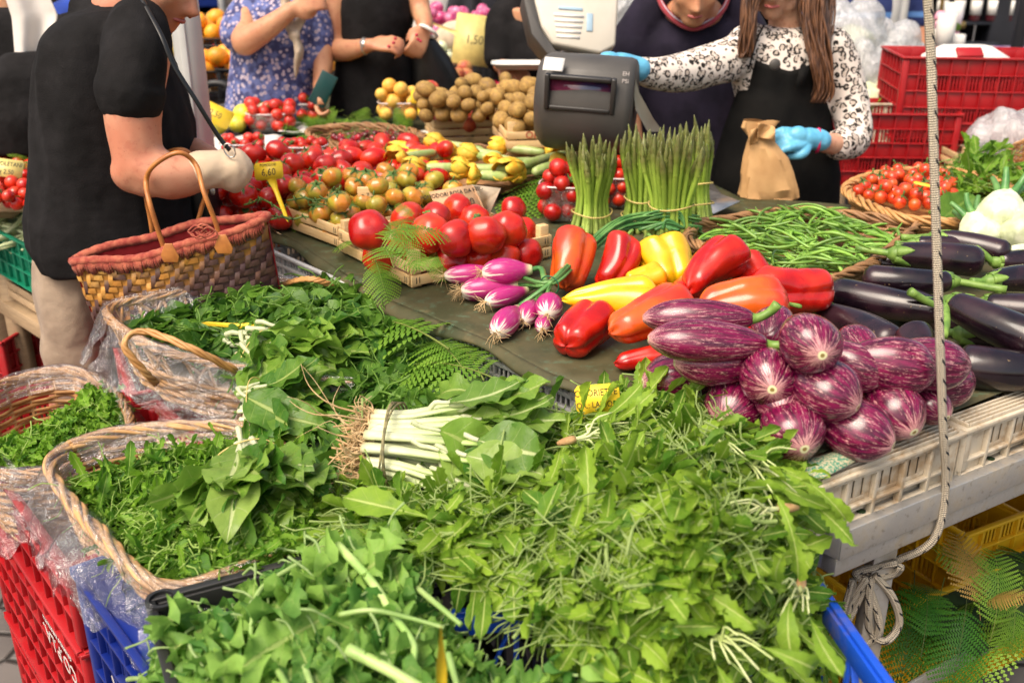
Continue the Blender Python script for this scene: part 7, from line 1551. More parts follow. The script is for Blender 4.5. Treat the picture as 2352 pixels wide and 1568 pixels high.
g=G(); hand(g,mk(1428,148,YF-.27),(-1,-.1,.12),(0,.1,1),L=.17,curl=1.0,side=1,thumb=.8,rk=1.08); limb(g,[mk(1470,160,YF-.24),mk(1425,146,YF-.27)],[.036,.033]); blob(g,mk(1398,134,YF-.28),(.032,.030,.020)); fused(g,'glove',M_GLOVE,pf,.0045,3,.0012,45,2)
g=G(); hand(g,mk(1862,318,YF-.25),(-1,-.25,.02),(.1,-.6,.7),L=.175,curl=1.35,side=-1,thumb=.9,rk=1.08); limb(g,[mk(1885,322,YF-.24),mk(1855,316,YF-.255)],[.034,.032]); blob(g,mk(1832,312,YF-.265),(.034,.024,.030)); fused(g,'glove',M_GLOVE,pf,.004,2,.0012,45,4)
g=G(); c=mk(1878,322,YF-.24); g.tube([c+np.array((.012*math.cos(a)*.3,.033*math.cos(a),.034*math.sin(a))) for a in np.linspace(0,6.2832,24)],.0055,8,caps=False); g.obj('pink_wristband',plain("pink_band",(.62,.02,.12),None,20,.5,vary=0),pf,world=True)
g=G(); ell_sections(g,[(mk(1803,58,YF+.02),.060,.062),(mk(1802,75,YF+.02),.10,.085),(mk(1800,110,YF+.02),.170,.105),(mk(1797,170,YF+.02),.168,.118),(mk(1795,240,YF+.02),.150,.125),(mk(1790,330,YF+.02),.148,.12),(mk(1785,420,YF+.02),.16,.13)],26)
limb(g,[mk(1722,100,YF),mk(1690,130,YF-.02),mk(1590,162,YF-.10),mk(1520,170,YF-.18),mk(1458,160,YF-.235)],[.068,.070,.064,.052,.038]); limb(g,[mk(1905,105,YF),mk(1925,150,YF),mk(1952,240,YF-.03),mk(1962,315,YF-.09),mk(1925,332,YF-.15)],[.070,.072,.062,.055,.047])
fused(g,'leopard_top',M_LEO,pf,.009,6,.004,13,9)
g=G(); V=[];nn=26
def apron_pt(u,v):
    y=140+v*380; cx=1790-12*v; hw=(.118+.02*v if v<.18 else .138+.055*min(1,(v-.18)/.5)); th=(u-.5)*2*(1.05+.55*min(1,v*2)); rr=.135+.03*v; x=math.sin(th)*(hw/ math.sin(1.05+.0*v))*.92; 
    c=mk(cx,y,YF+.02); return np.array((c[0]+math.sin(th)*(hw*1.12),c[1]-math.cos(th)*(.138+.018*v),c[2]-.015*(1-abs(2*u-1))*(v<.05)+.02*abs(2*u-1)*(v<.05)))
S=np.array([[apron_pt(u,v) for u in np.linspace(0,1,30)] for v in np.linspace(0,1.5,50)]); q=S.reshape(-1,3); q[:,1]+=.006*hashnoise(q*np.array((1,1,.35)),22,4); g.sheet(q.reshape(S.shape)); g.obj('apron',M_APRON,pf,world=True,solid=.003)
for x0,x1 in((1722,1752),(1868,1850)):
    g=G(); g.tube(smooth_path([mk(x0 if x0<1800 else x0,150,YF-.11),mk((x0+x1)/2,95,YF-.085),mk(x1,62,YF-.02)],14),.011,6,flat=.25); g.obj('apron_strap',M_APRON,pf,world=True)
g=G(); g.bar(mk(1850,150,YF-.135),mk(1835,200,YF-.145),.028,.005,up=(0,-1,0)); g.obj('strap_end',M_APRON,pf,world=True,smooth=False)
g=G()
def lock(pts_,w0,n=5,sd=0,Yo=0):
    r=np.random.default_rng(sd)
    for k in range(n):
        off=np.array((r.uniform(-1,1)*w0*.9,r.uniform(-.02,.02),0)); P_=[]
        for i,(x,y,dy) in enumerate(pts_): P_.append(mk(x,y,YF+dy)+off*(1-.25*i/len(pts_))+np.array((.010*math.sin(i*1.3+(k%7)*.5),.006*math.cos(i*1.7+k),0)))
        Q=smooth_path(P_,26); g.tube(Q,np.interp(np.linspace(0,1,26),[0,.5,.85,1],[.0062,.0062,.0045,.0008])*r.uniform(.6,1.2),5,flat=.7)
lock([(1760,-130,-.05),(1740,-60,-.08),(1728,0,-.09),(1722,60,-.10),(1712,110,-.10),(1705,132,-.10)],.024,60,1); lock([(1845,-130,-.04),(1868,-60,-.06),(1868,20,-.08),(1875,90,-.10),(1885,150,-.12),(1888,205,-.12),(1880,235,-.12)],.034,90,2); lock([(1850,-110,-.02),(1890,-20,.0),(1895,60,-.05),(1890,120,-.08),(1893,170,-.09)],.024,40,3)
g.obj('hair',M_HAIR,pf,world=True); g=G(); limb(g,[mk(1742,-100,YF-.02),mk(1725,0,YF-.05),mk(1718,80,YF-.07)],[.03,.028,.012]); limb(g,[mk(1850,-100,YF-.02),mk(1875,20,YF-.04),mk(1885,120,YF-.07),mk(1882,190,YF-.08)],[.035,.036,.034,.012]); blob(g,P(0,-.025,.045),(.086,.098,.088),M); fused(g,'hair_crown',M_HAIR,pf,.009,2,.003,40,3)
g=G(); blob(g,mk(1780,148,YF-.145),(.018,.008,.018)); g.obj('pendant',M_SCALE,pf,world=True)
# paper bag
pb=thing('paper_bag','crumpled brown paper bag held in the gloved hand in front of the apron','paper bag',mk(1765,380,YF-.30)); g=G(); S=[]
for i,(x,y,hw,hd) in enumerate(((1748,276,.052,.020),(1742,292,.044,.022),(1746,318,.034,.022),(1752,335,.046,.026),(1760,360,.068,.036),(1764,395,.078,.042),(1765,430,.086,.046),(1765,448,.088,.046),(1765,453,.084,.044))):
    c=mk(x,y,YF-.30); a=np.linspace(0,2*math.pi,37); ring=np.column_stack([c[0]+hw*np.sign(np.cos(a))*np.abs(np.cos(a))**.6,c[1]+hd*np.sign(np.sin(a))*np.abs(np.sin(a))**.6,np.full(37,c[2])]); ring+=np.column_stack([hashnoise(ring,60,3)*.009,hashnoise(ring,50,9)*.014*(1 if i<8 else .3),hashnoise(ring,40,5)*.006*(i<7)]); ring[-1]=ring[0]; S.append(ring)
g.sheet(np.array(S)); b=len(g.V); g.add(S[-1][:-1],[tuple(range(36))]); g.obj('pouch',M_KRAFT,pb,world=True,angle=35)
g=G(); S=[]; 
for f in np.linspace(0,1,10): S.append([mk(1722+55*u+8*math.sin(u*9),300-18*math.sin(u*3)+f*34,YF-.335-.012*math.sin(u*14+f*4)) for u in np.linspace(0,1,22)])
g.sheet(np.array(S)); g.obj('twisted_neck',M_KRAFT,pb,world=True,solid=.001)
# ---- man behind in navy
YE=3.75
pe=thing('person','man in a dark navy T-shirt with red-edged collar bending forward behind the scale','person',mk(1590,500,YE)*np.array((1,1,0)))
g=G(); M,P=head(g,mk(1598,-35,YE-.16),(-.05,-.9,-.45),(0,-.45,.9),1.06,jaw=1.12)
limb(g,[mk(1590,60,YE+.02),mk(1595,15,YE-.06),mk(1598,-20,YE-.10)],[.085,.068,.065]); ell_sections(g,[(mk(1580,110,YE+.04),.20,.11),(mk(1570,220,YE+.04),.17,.12),(mk(1570,400,YE+.04),.15,.12),(mk(1575,500,YE+.04),.17,.12)]); limb(g,[mk(1450,110,YE),mk(1440,220,YE-.02),mk(1450,330,YE-.1)],[.06,.05,.045]); limb(g,[mk(1700,90,YE),mk(1730,200,YE),mk(1720,320,YE-.08)],[.06,.05,.045]); blob(g,mk(1594,28,YE-.055),(.105,.072,.062)); hand(g,mk(1450,335,YE-.1),(0,-.4,-1),(-1,0,0),curl=.5); hand(g,mk(1720,325,YE-.08),(0,-.4,-1),(1,0,0),curl=.5,side=-1)
for dx in(-.1,.1): b=mk(1580,500,YE); limb(g,[b+np.array((dx,.05,-.05)),np.array((b[0]+dx,b[1]+.05,.07))],[.09,.05])
fused(g,'body',M_SKIN2,pe,.009,4); face_bits(pe,P,1.06,M=M)
g=G(); ell_sections(g,[(mk(1592,30,YE+.03),.10,.10),(mk(1590,50,YE+.03),.20,.12),(mk(1580,95,YE+.03),.235,.15),(mk(1572,160,YE+.03),.225,.155),(mk(1568,240,YE+.03),.205,.155),(mk(1570,330,YE+.03),.195,.15),(mk(1580,430,YE+.03),.195,.15),(mk(1585,520,YE+.03),.20,.15)],28)
limb(g,[mk(1500,88,YE+.03),mk(1448,130,YE-.01),mk(1440,190,YE-.02),mk(1442,215,YE-.03)],[.088,.092,.086,.082]); limb(g,[mk(1665,88,YE+.03),mk(1708,110,YE),mk(1720,170,YE)],[.085,.088,.082]); limb(g,[mk(1462,88,YE+.01),mk(1492,30,YE+.0),mk(1512,-25,YE-.01)],[.085,.070,.050]); limb(g,[mk(1712,80,YE+.01),mk(1690,25,YE+.0),mk(1674,-25,YE-.01)],[.085,.068,.050]); fused(g,'t_shirt',M_NAVY,pe,.010,6,.008,9,12)
for k,(m_,dz,rr) in enumerate(((M_COLLAR,0,.0085),(M_COLLARW,.012,.004),(M_COLLAR,.017,.003))):
    g=G(); arc=[(1508,-16),(1524,20),(1552,50),(1592,66),(1632,52),(1662,22),(1676,-14)]; g.tube(smooth_path([mk(x,y,YE-.135+.045*abs(i-3)/3*(1.6))+np.array((0,-.0+.001*k,dz)) for i,(x,y) in enumerate(arc)],40),rr,7); g.obj('collar_band',m_,pe,world=True)
# ---- customer in blue floral dress
YB=4.35
pb_=thing('person','customer in a blue flowered blouse and taupe scarf, one arm raised','person',mk(640,260,YB)*np.array((1,1,0)))
g=G(); M,P=head(g,mk(655,-95,YB),(.3,-.8,-.3),(0,0,1),1.0); limb(g,[mk(645,0,YB),mk(650,-40,YB)],[.06,.055]); ell_sections(g,[(mk(635,30,YB),.15,.1),(mk(640,200,YB),.15,.12),(mk(640,330,YB),.17,.13)])
limb(g,[mk(565,30,YB-.05),mk(560,85,YB-.16),mk(566,95,YB-.2)],[.06,.055,.05]); limb(g,[mk(562,97,YB-.2),mk(620,60,YB-.22),mk(670,22,YB-.22)],[.055,.045,.032]); hand(g,mk(672,20,YB-.22),(1,-.1,.35),(-.2,-.9,.2),L=.17,curl=.9)
limb(g,[mk(725,60,YB),mk(742,130,YB-.05),mk(738,180,YB-.12),mk(735,205,YB-.17)],[.055,.045,.036,.03]); hand(g,mk(735,208,YB-.17),(.0,-.35,-.6),(-.9,.2,-.1),L=.17,curl=1.1,side=-1)
for dx in(-.09,.09): b=mk(640,330,YB); limb(g,[b+np.array((dx,0,-.05)),np.array((b[0]+dx,b[1],.07))],[.085,.05])
fused(g,'body',M_SKIN2,pb_,.010,4); face_bits(pb_,P,M=M)
g=G(); ell_sections(g,[(mk(645,-8,YB),.09,.09),(mk(640,15,YB),.165,.13),(mk(638,60,YB),.195,.15),(mk(632,120,YB),.185,.16),(mk(628,180,YB),.19,.165),(mk(628,250,YB),.205,.17),(mk(630,340,YB),.21,.17)],26); limb(g,[mk(585,10,YB),mk(560,50,YB-.06),mk(550,78,YB-.12)],[.08,.082,.080]); limb(g,[mk(705,15,YB),mk(725,70,YB),mk(732,130,YB-.03)],[.08,.078,.068]); fused(g,'blouse',M_FLOR,pb_,.011,6,.005,9,4)
g=G(); limb(g,[mk(655,0,YB-.14),mk(660,50,YB-.18),mk(676,80,YB-.19)],[.022,.024,.016],flat=.5); limb(g,[mk(700,0,YB-.14),mk(690,50,YB-.18),mk(676,80,YB-.19)],[.022,.022,.016],flat=.5); limb(g,[mk(676,80,YB-.19),mk(688,115,YB-.19),mk(682,150,YB-.18),mk(678,192,YB-.18)],[.018,.040,.030,.004],flat=.4); blob(g,mk(676,80,YB-.195),(.024,.02,.02)); fused(g,'scarf',M_SCARF,pb_,.007,4,.004,30,3)
t=thing('phone','dark green phone held low in the hand of the floral customer','phone',mk(742,205,YB-.24)); g=G(); g.box((0,0,0),(.010,.07,.14),np.array(axes(unit((.55,0,1))))); g.obj('case',plain("teal_case",(.01,.06,.06),None,10,.3,vary=0),t,bevel=.004)
# ---- customer in black sleeveless dress
YC=4.45
pc_=thing('person','customer in a black sleeveless dress with wristwatch, white bracelet and red nails','person',mk(860,260,YC)*np.array((1,1,0)))
g=G(); M,P=head(g,mk(870,-165,YC),(.1,-.9,-.3),(0,0,1)); limb(g,[mk(865,-70,YC),mk(868,-110,YC)],[.06,.055]); ell_sections(g,[(mk(865,-40,YC),.16,.1),(mk(865,60,YC),.15,.12),(mk(862,200,YC),.15,.13),(mk(862,330,YC),.19,.14)])
limb(g,[mk(785,-30,YC),mk(768,30,YC-.02),mk(762,100,YC-.04)],[.062,.055,.052]); limb(g,[mk(760,112,YC-.05),mk(800,115,YC-.16),mk(850,103,YC-.24)],[.052,.044,.028]); hand(g,mk(852,102,YC-.24),(1,-.25,.06),(-.1,-.6,.75),L=.175,curl=1.0,side=-1,thumb=.8)
limb(g,[mk(945,-40,YC),mk(965,20,YC-.03),mk(978,60,YC-.12)],[.058,.045,.034]); hand(g,mk(978,66,YC-.13),(-.35,-.35,-.7),(.5,-.7,.2),L=.17,curl=.9,side=1,thumb=.6)
for dx in(-.09,.09): b=mk(862,330,YC); limb(g,[b+np.array((dx,0,-.05)),np.array((b[0]+dx,b[1],.07))],[.085,.05])
fused(g,'body',M_SKIN2,pc_,.009,4); face_bits(pc_,P,M=M)
g=G(); ell_sections(g,[(mk(865,-62,YC),.09,.09),(mk(866,-40,YC),.13,.12),(mk(866,0,YC),.158,.145),(mk(866,40,YC),.160,.15),(mk(862,90,YC),.150,.145),(mk(858,150,YC),.170,.155),(mk(855,220,YC),.185,.165),(mk(855,350,YC),.20,.17)],26); fused(g,'dress',M_BLACKT,pc_,.010,6,.005,9,8)
for (x,y,rr,m_,nm) in ((838,106,.031,M_STEEL,'watch'),(984,72,.040,M_PAPER,'bracelet')):
    g=G(); c=mk(x,y,YC-.22 if nm=='watch' else YC-.135); ax=unit((1,-.3,.1) if nm=='watch' else (-.5,-.4,-.8)); Mx=axes(ax); g.tube([c+Mx@np.array((rr*math.cos(a),rr*math.sin(a),0)) for a in np.linspace(0,6.2832,24)],.005 if nm=='watch' else .008,7,caps=False); 
    if nm=='watch': g.lathe([(.0001,-.004),(.017,-.004),(.017,.004),(.0001,.005)],16,M=axes((-.1,-.8,.5)),loc=c+np.array((0,-.028,.016)))
    g.obj(nm,m_,pc_,world=True)
g=G()
for (x,y) in ((908,88),(904,98),(893,106),(957,80),(960,90),(966,94)): blob(g,mk(x,y,YC-.29),(.007,.006,.006))
g.obj('painted_nails',plain("red_nail_polish",(.5,.01,.05),None,10,.15,vary=0),pc_,world=True)
t=thing('handbag','black handbag with a pale lining hanging beside the black dress','handbag',mk(985,180,YC)); g=G(); S=[]
for (x,y,hw) in ((975,90,.05),(985,130,.09),(995,180,.12),(1000,230,.13)): c=mk(x,y,YC+.02); a=np.linspace(0,6.2832,25); S.append(np.column_stack([c[0]+hw*np.cos(a),c[1]+.06*np.sin(a),np.full(25,c[2])]))
g.sheet(np.array(S)); g.obj('pouch',M_BLKLEA,t,world=True)
# ---- customer in black top holding a tray
YD=4.7
pd=thing('person','customer in a black long-sleeved top holding a white polystyrene tray','person',mk(1210,260,YD)*np.array((1,1,0)))
g=G(); M,P=head(g,mk(1228,-110,YD),(.1,-.9,-.3),(0,0,1)); limb(g,[mk(1225,-10,YD),mk(1226,-60,YD)],[.062,.055]); ell_sections(g,[(mk(1222,15,YD-.01),.12,.115),(mk(1222,80,YD),.14,.11),(mk(1222,200,YD),.15,.12),(mk(1222,300,YD),.17,.13)]); limb(g,[mk(1165,40,YD),mk(1145,120,YD-.06),mk(1150,150,YD-.14)],[.06,.05,.036]); hand(g,mk(1152,150,YD-.15),(.7,-.5,-.25),(-.3,-.3,.9),L=.18,curl=.6)
limb(g,[mk(1285,40,YD),mk(1290,130,YD-.06)],[.055,.05]); 
for dx in(-.09,.09): b=mk(1222,300,YD); limb(g,[b+np.array((dx,0,-.05)),np.array((b[0]+dx,b[1],.07))],[.085,.05])
fused(g,'body',M_SKIN2,pd,.010,4); face_bits(pd,P,M=M)
g=G(); ell_sections(g,[(mk(1222,26,YD+.02),.15,.10),(mk(1222,60,YD),.185,.14),(mk(1222,110,YD),.185,.15),(mk(1222,180,YD),.19,.155),(mk(1222,300,YD),.20,.16)],26); limb(g,[mk(1190,10,YD),mk(1160,50,YD-.02),mk(1143,130,YD-.10)],[.07,.085,.062]); limb(g,[mk(1265,5,YD),mk(1290,60,YD),mk(1300,130,YD-.08)],[.07,.08,.06]); fused(g,'top',M_BLACKT,pd,.011,6,.005,9,8)
g=G(); blob(g,P(0,-.02,.045),(.088,.10,.09),M); blob(g,P(.075,-.01,-.05),(.03,.05,.10),M); blob(g,P(-.075,-.01,-.05),(.03,.05,.10),M); fused(g,'hair',M_HAIRD,pd,.010,3,.003,30,1)
t=thing('foam_tray','white polystyrene tray held over the kiwis','tray',mk(1200,155,YD-.25)); g=G(); S=[]
for s_,h in((0,0),(.85,0),(1,.022),(1.04,.022)): S.append([(.13*s_*np.sign(math.cos(a))*abs(math.cos(a))**.4,.08*s_*np.sign(math.sin(a))*abs(math.sin(a))**.4,h) for a in np.linspace(0,6.2832,41)])
g.sheet(np.array(S)); g.obj('dish',M_PAPER,t,solid=.003)
for pp,hc in((pb_,M_HAIRG),(pc_,M_HAIRD),(pe,M_HAIRD)):
    c={pb_.name:(mk(655,-95,YB),(.3,-.8,-.3)),pc_.name:(mk(870,-165,YC),(.1,-.9,-.3)),pe.name:(mk(1598,-35,YE-.16),(-.05,-.9,-.45))}[pp.name]; f=unit(c[1]); g=G(); blob(g,c[0]-f*.030+np.array((0,0,.050)),(.090,.102,.090)); fused(g,'hair',hc,pp,.011,2,.003,30,2)
# ---- simpler far people
def far_person(label,x,Y,top,m,hw=.2,m2=None,arms=True,hairm=None,skinm=None,sx=1.0):
    c=mk(x,0,Y); H=top; b=np.array((c[0],Y,0)); t=thing('person',label,'person',b)
    g=G(); M,P=head(g,b+np.array((0,0,H-.12)),(-.1,-1,0),(0,0,1)); limb(g,[b+(0,0,H-.33),b+(0,0,H-.22)],[.06,.055]); ell_sections(g,[(b+np.array((0,0,.75)),.14,.1),(b+np.array((0,0,H-.35)),.14,.09)])
    for s_ in(-1,1): limb(g,[b+(s_*hw*.9,0,H-.40),b+(s_*(hw+.05),-.03,H-.68),b+(s_*(hw+.02),-.16,H-.90)],[.05,.042,.03]); hand(g,b+np.array((s_*(hw+.02),-.16,H-.90)),(0,-.5,-.8),(s_,0,0),curl=.6,side=s_); limb(g,[b+(s_*.09,0,.8),b+(s_*.10,0,.45),b+(s_*.10,0,.08)],[.085,.06,.045]); limb(g,[b+(s_*.10,.03,.04),b+(s_*.10,-.14,.035)],[.04,.035])
    fused(g,'body',skinm or M_SKIN2,t,.014,3); face_bits(t,P,M=M)
    g=G(); ell_sections(g,[(b+np.array((0,0,.70)),hw*.95,.15),(b+np.array((0,0,1.0)),hw*.88,.14),(b+np.array((0,0,H-.55)),hw,.15),(b+np.array((0,0,H-.38)),hw,.12),(b+np.array((0,0,H-.31)),.10,.09)]); 
    for s_ in(-1,1): limb(g,[b+(s_*hw*.8,0,H-.40),b+(s_*(hw+.04),-.02,H-.62)],[.075,.065])
    fused(g,'shirt',m,t,.014,5,.005,9,3)
    g=G(); 
    for s_ in(-1,1): limb(g,[b+(s_*.08,0,.80),b+(s_*.10,0,.10)],[.11,.075])
    fused(g,'trousers',m2 or M_DARKC,t,.016,4); g=G(); blob(g,P(0,-.02,.045),(.088,.10,.09),M); fused(g,'hair',hairm or M_HAIRD,t,.014,1); return t
far_person('passer-by in a royal blue top far behind at the left',195,4.6,1.72,M_BLUESH,.24)
far_person('passer-by in a navy striped jersey at the right behind the bags',1985,6.3,1.82,M_STRIPEY,.30)
far_person('passer-by in dark clothes behind the onion crates',1130,6.8,1.78,M_DARKC,.22)
far_person('passer-by in dark blue behind the navy T-shirt man',1475,6.2,1.80,M_NAVY,.24)
far_person('passer-by in pale clothes far behind the floral customer',985,8.6,1.75,M_GREYSH,.22)
tb_=far_person('seller in black with a hanging pale grey cloth at the far left',15,3.55,1.75,M_BLACKT,.26)
g=G(); S=np.array([[mk(np.interp(v,[0,.45,1],[-5,28,38])*(1-u)+np.interp(v,[0,.45,1],[90,133,97])*u,-60+225*v-10*u*v,3.28-.02*math.sin(u*7)) for u in np.linspace(0,1,20)] for v in np.linspace(0,1,24)]); g.sheet(S); g.obj('hanging_cloth',M_GREYSH,tb_,world=True,solid=.003)
# black skirt/bag mass at far left
t=thing('black_bag','large black bag hanging at the far left behind the shopper','bag',mk(60,260,3.2)); g=G(); ell_sections(g,[(mk(50,120,3.25),.05,.04),(mk(55,170,3.25),.13,.09),(mk(60,260,3.25),.16,.11),(mk(60,350,3.25),.15,.10)],20); fused(g,'pouch',M_BLACKT,t,.010,4,.008,10,2)
# ---------------------------------------------------------------- scales, pole, back stalls
YS=2.98
sc=thing('scale','grey shop scale with a tilted violet display on a post, blue-gloved hand resting on it','scale',at(1480,440,.915)*np.array((1,1,1)))
# housing: rounded barrel seen from the back, axis running left to right
a0,a1=mk(1262,222,YS+.02),mk(1455,238,YS-.03); ax=unit(a1-a0)
def hous(s,scale): 
    prof=[(-.105,.115),(-.135,.075),(-.150,.0),(-.135,-.07),(-.095,-.125),(-.02,-.150),(.08,-.130),(.13,-.06),(.10,.06),(.02,.125),(-.06,.135)]; P_,_=round_loop([(x*scale,z*scale,0) for x,z in prof],48,3); c=a0+(a1-a0)*s; y=unit(np.cross((0,0,1),ax)); z=np.cross(ax,y); return np.array([c+y*p[0]+z*p[1] for p in P_])
S=[hous(-.13,.55),hous(-.10,.80),hous(-.03,.95),hous(.03,1.0),hous(.5,1.03),hous(.94,1.02),hous(1.0,.98),hous(1.02,.90)]
S=[np.vstack([s,s[:1]]) for s in S]; g=G(); g.sheet(np.array(S)); g.add(S[0][:-1],[tuple(range(48))]); g.add(S[-1][:-1],[tuple(range(47,-1,-1))]); g.obj('housing',M_SCALE,sc,world=True,angle=50)
c=mk(1332,215,YS-.150); xd=ax; zd=unit(np.cross(np.cross(ax,(0,0,1)),ax)); yd=np.cross(zd,xd); Md=np.column_stack([xd,yd,zd])
def frame_boxes(g,c,w,h,b,d_,M):
    for sx in(-1,1): g.box(c+M@np.array((sx*(w/2-b/2),0,0)),(b,d_,h),M)
    for sz in(-1,1): g.box(c+M@np.array((0,0.0005,sz*(h/2-b/2))),(w-2*b,d_,b),M)
tl=R_(8); Mt=Md@np.array([[1,0,0],[0,math.cos(tl),-math.sin(tl)],[0,math.sin(tl),math.cos(tl)]])
g=G(); frame_boxes(g,c,.200,.100,.014,.022,Mt); g.obj('display_bezel',M_SCALED,sc,world=True,smooth=False,bevel=.004)
g=G(); g.box(c+Mt@np.array((0,.012,0)),(.174,.008,.074),Mt); g.obj('display',M_SCREEN,sc,world=True,smooth=False)
g=G(); S=[[mk(1252+46*u-6*v,130+30*v+4*u,YS-.115-.035*v) for u in np.linspace(0,1,6)] for v in np.linspace(0,1,6)]; g.sheet(np.array(S)); g.obj('paper_label',M_PAPER,sc,world=True,solid=.001)
e=mk(1458,235,YS-.03); g=G(); S=[mk(1440,150,YS-.10),mk(1452,165,YS-.10),mk(1468,215,YS-.10),mk(1500,270,YS-.07),mk(1518,300,YS-.03),mk(1490,300,YS-.03),mk(1462,250,YS-.09),mk(1455,200,YS-.11)]
g.add(S+[s+np.array((0,.03,0)) for s in S],[tuple(range(8)),tuple(range(15,7,-1))]+[(i,(i+1)%8,8+(i+1)%8,8+i) for i in range(8)]); g.obj('side_panel',M_SCALEW,sc,world=True,bevel=.004)
for k,(tx_,dz) in enumerate((('EH',.012),('PSi',-.008))): o=text_mesh('lettering',tx_,.016,M_WINK,sc,(0,0,0),Matrix(np.column_stack([xd,zd,-yd]).tolist()).to_euler(),.0003); o.location=Vector([float(v) for v in (mk(1437,180,YS-.162)+zd*dz)])-sc.location
g=G(); b=np.array(sc.location); g.tube([b+np.array((-.05,.03,0)),mk(1430,330,YS+.05),mk(1410,280,YS+.05)],.022,14); g.obj('post',M_SCALE,sc,world=True)
g=G(); g.box(b+np.array((.05,.02,.012)),(.34,.26,.02)); g.obj('scale_base',M_SCALE,sc,world=True,bevel=.004)
t=thing('scale_pan','steel weighing pan with a pointed lip behind the asparagus','scale pan',at(1640,455,.945)); g=G(); q=[at(1560,450,.945),at(1600,425,.955),at(1700,462,.955),at(1640,490,.935),at(1580,490,.935)]; g.add(q,[(0,1,2,3,4)]); g.obj('pan',M_STEEL,t,world=True,solid=.003)
# cream scale behind
YW=3.45
sw=thing('scale','cream shop scale with a keypad panel and green key beyond the first scale','scale',mk(1310,110,YW)); Mw=np.column_stack([unit((1,.15,-.06)),unit(np.cross(unit((0,.45,1)),unit((1,.15,-.06)))),unit((0,.45,1))]); cw=mk(1310,35,YW)
Xw=unit(np.array((1,.1,-.08))); Nw=unit(np.array((0,-.9,.45))); Nw=unit(Nw-Xw*np.dot(Nw,Xw)); Uw=np.cross(Nw,Xw); Mw=np.column_stack([Xw,Uw,Nw])
g=G(); g.prism([(-.12,.16),(.16,.16),(.15,-.10),(.10,-.13),(-.06,-.11),(-.10,-.05),(-.13,.05)],.05,M=Mw,loc=cw); g.obj('housing',M_SCALEW,sw,world=True,smooth=False,bevel=.010)
g=G(); g.prism([(-.14,.16),(-.12,.16),(-.125,.04),(-.10,-.06),(-.05,-.13),(.09,-.145),(.09,-.15),(-.07,-.15),(-.13,-.08),(-.16,.04)],.10,M=Mw,loc=cw-Nw*.03); g.obj('dark_rim',M_SCALE,sw,world=True,smooth=False,bevel=.004)
for (x,y,w,h,m,nm) in ((.0,.075,.13,.035,M_WOODO,'display'),(.10,.085,.05,.05,M_SCALEW,'key_block'),(.10,.085,.028,.020,plain("green_key",(.05,.45,.25),None,10,.4,vary=0),'green_key'),(-.005,.012,.08,.010,plain("pale_blue_print",(.35,.5,.62),None,10,.5,vary=0),'key_row'),(.06,-.03,.02,.06,plain("pale_blue_print",(.35,.5,.62)),'key_column')):
    g=G(); g.box(cw+Xw*x+Uw*y+Nw*(.027+.002*(nm=='green_key')+.001*(nm=='key_block')),(w,h,.004),Mw); g.obj(nm,m,sw,world=True,smooth=False,bevel=.001)
g=G()
for k in range(5): g.box(cw+Xw*-.01+Uw*(-.012-.018*k)+Nw*.0265,(.10-.006*k,.008,.003),Mw)
g.obj('keypad',M_PAPER,sw,world=True,smooth=False)
g=G(); g.tube([mk(1310,95,YW+.06),np.array((cw[0],YW+.1,.95))],.03,12); g.obj('post',M_SCALEW,sw,world=True)
# white awning pole
pp=mk(432,100,3.05); t=thing('awning_pole','thick pale metal awning pole behind the shopper','pole',(pp[0],pp[1],0)); g=G(); g.tube([(0,0,0),(0,0,3.2)],.043,24); g.obj('tube',M_PALEMETAL,t)
for dx,dy in((.0,-.041),): g=G(); g.box((dx,dy-.003,1.6),(.020,.010,3.19)); g.obj('ridge',M_PALEMETAL,t,smooth=False,bevel=.002)
g=G(); g.box((0,0,.01),(.3,.3,.018)); g.obj('foot_plate',M_PALEMETAL,t,smooth=False)
# fruit display on the far left: oranges, cherries, peaches in black crates
def back_crate(label,x,y,Y,L,W,H,rz,m=M_PLBLACK,style='slats'): p=mk(x,y,Y); return p,plastic_crate(label,(p[0],p[1],p[2]-H),R_(rz),L,W,H,m,style,'crates of the far stalls')
def back_fruit(name,cat,label,grp,m,R,n,c,w,d_,z,seed,ztop=.3,h=.95,slope=.0):
    ps=[proto_tomato(label,m,R,h,2,.03,.06,grp,cal=False,seed=k,name=name) for k in range(2)]
    for p in ps: p['category']=cat
    fill(ps,pack_heap([(c[0],c[1]),(c[0]+w,c[1]),(c[0]+w,c[1]+d_),(c[0],c[1]+d_)],lambda x,y:z+slope*(y-c[1]),R,n,seed,ztop=z+ztop+.5*slope),R,seed,'up')
M_STALL=M_DARKC
for (x,Y,w,d_,h,l) in ((380,5.2,1.5,.8,.86,'far stall table at the left carrying fruit crates'),(990,5.6,1.4,.8,.80,'far stall table in the middle under the onion crates'),(1960,4.9,1.2,.7,.62,'low bench under the bags and crates at the right')):
    p=mk(x,0,Y); t=thing('stall_table',l,'table',(p[0],Y,0)); g=G(); g.box((w/2,d_/2,h),(w,d_,.04)); g.obj('table_top',M_WOODO,t,smooth=False)
    for a in(.06,w-.06):
        for b in(.06,d_-.06): g=G(); g.box((a,b,(h-.02)/2),(.06,.06,h-.02)); g.obj('leg',M_WOODO,t,smooth=False)
p,_=back_crate('black crate of oranges at the far left stall',385,165,5.1,.55,.36,.15,3); back_fruit('orange','orange','orange in the lower crate of the far stall','oranges of the lower crate',M_ORNG,.048,34,(p[0]+.04,p[1]+.04),.47,.28,p[2]-.12,71)
p,_=back_crate('black crate of yellow fruit beside the pole',495,160,5.1,.55,.36,.15,3); back_fruit('orange','orange','orange behind the metal pole','oranges behind the pole',M_ORNG,.048,30,(p[0]+.04,p[1]+.04),.47,.28,p[2]-.10,72)
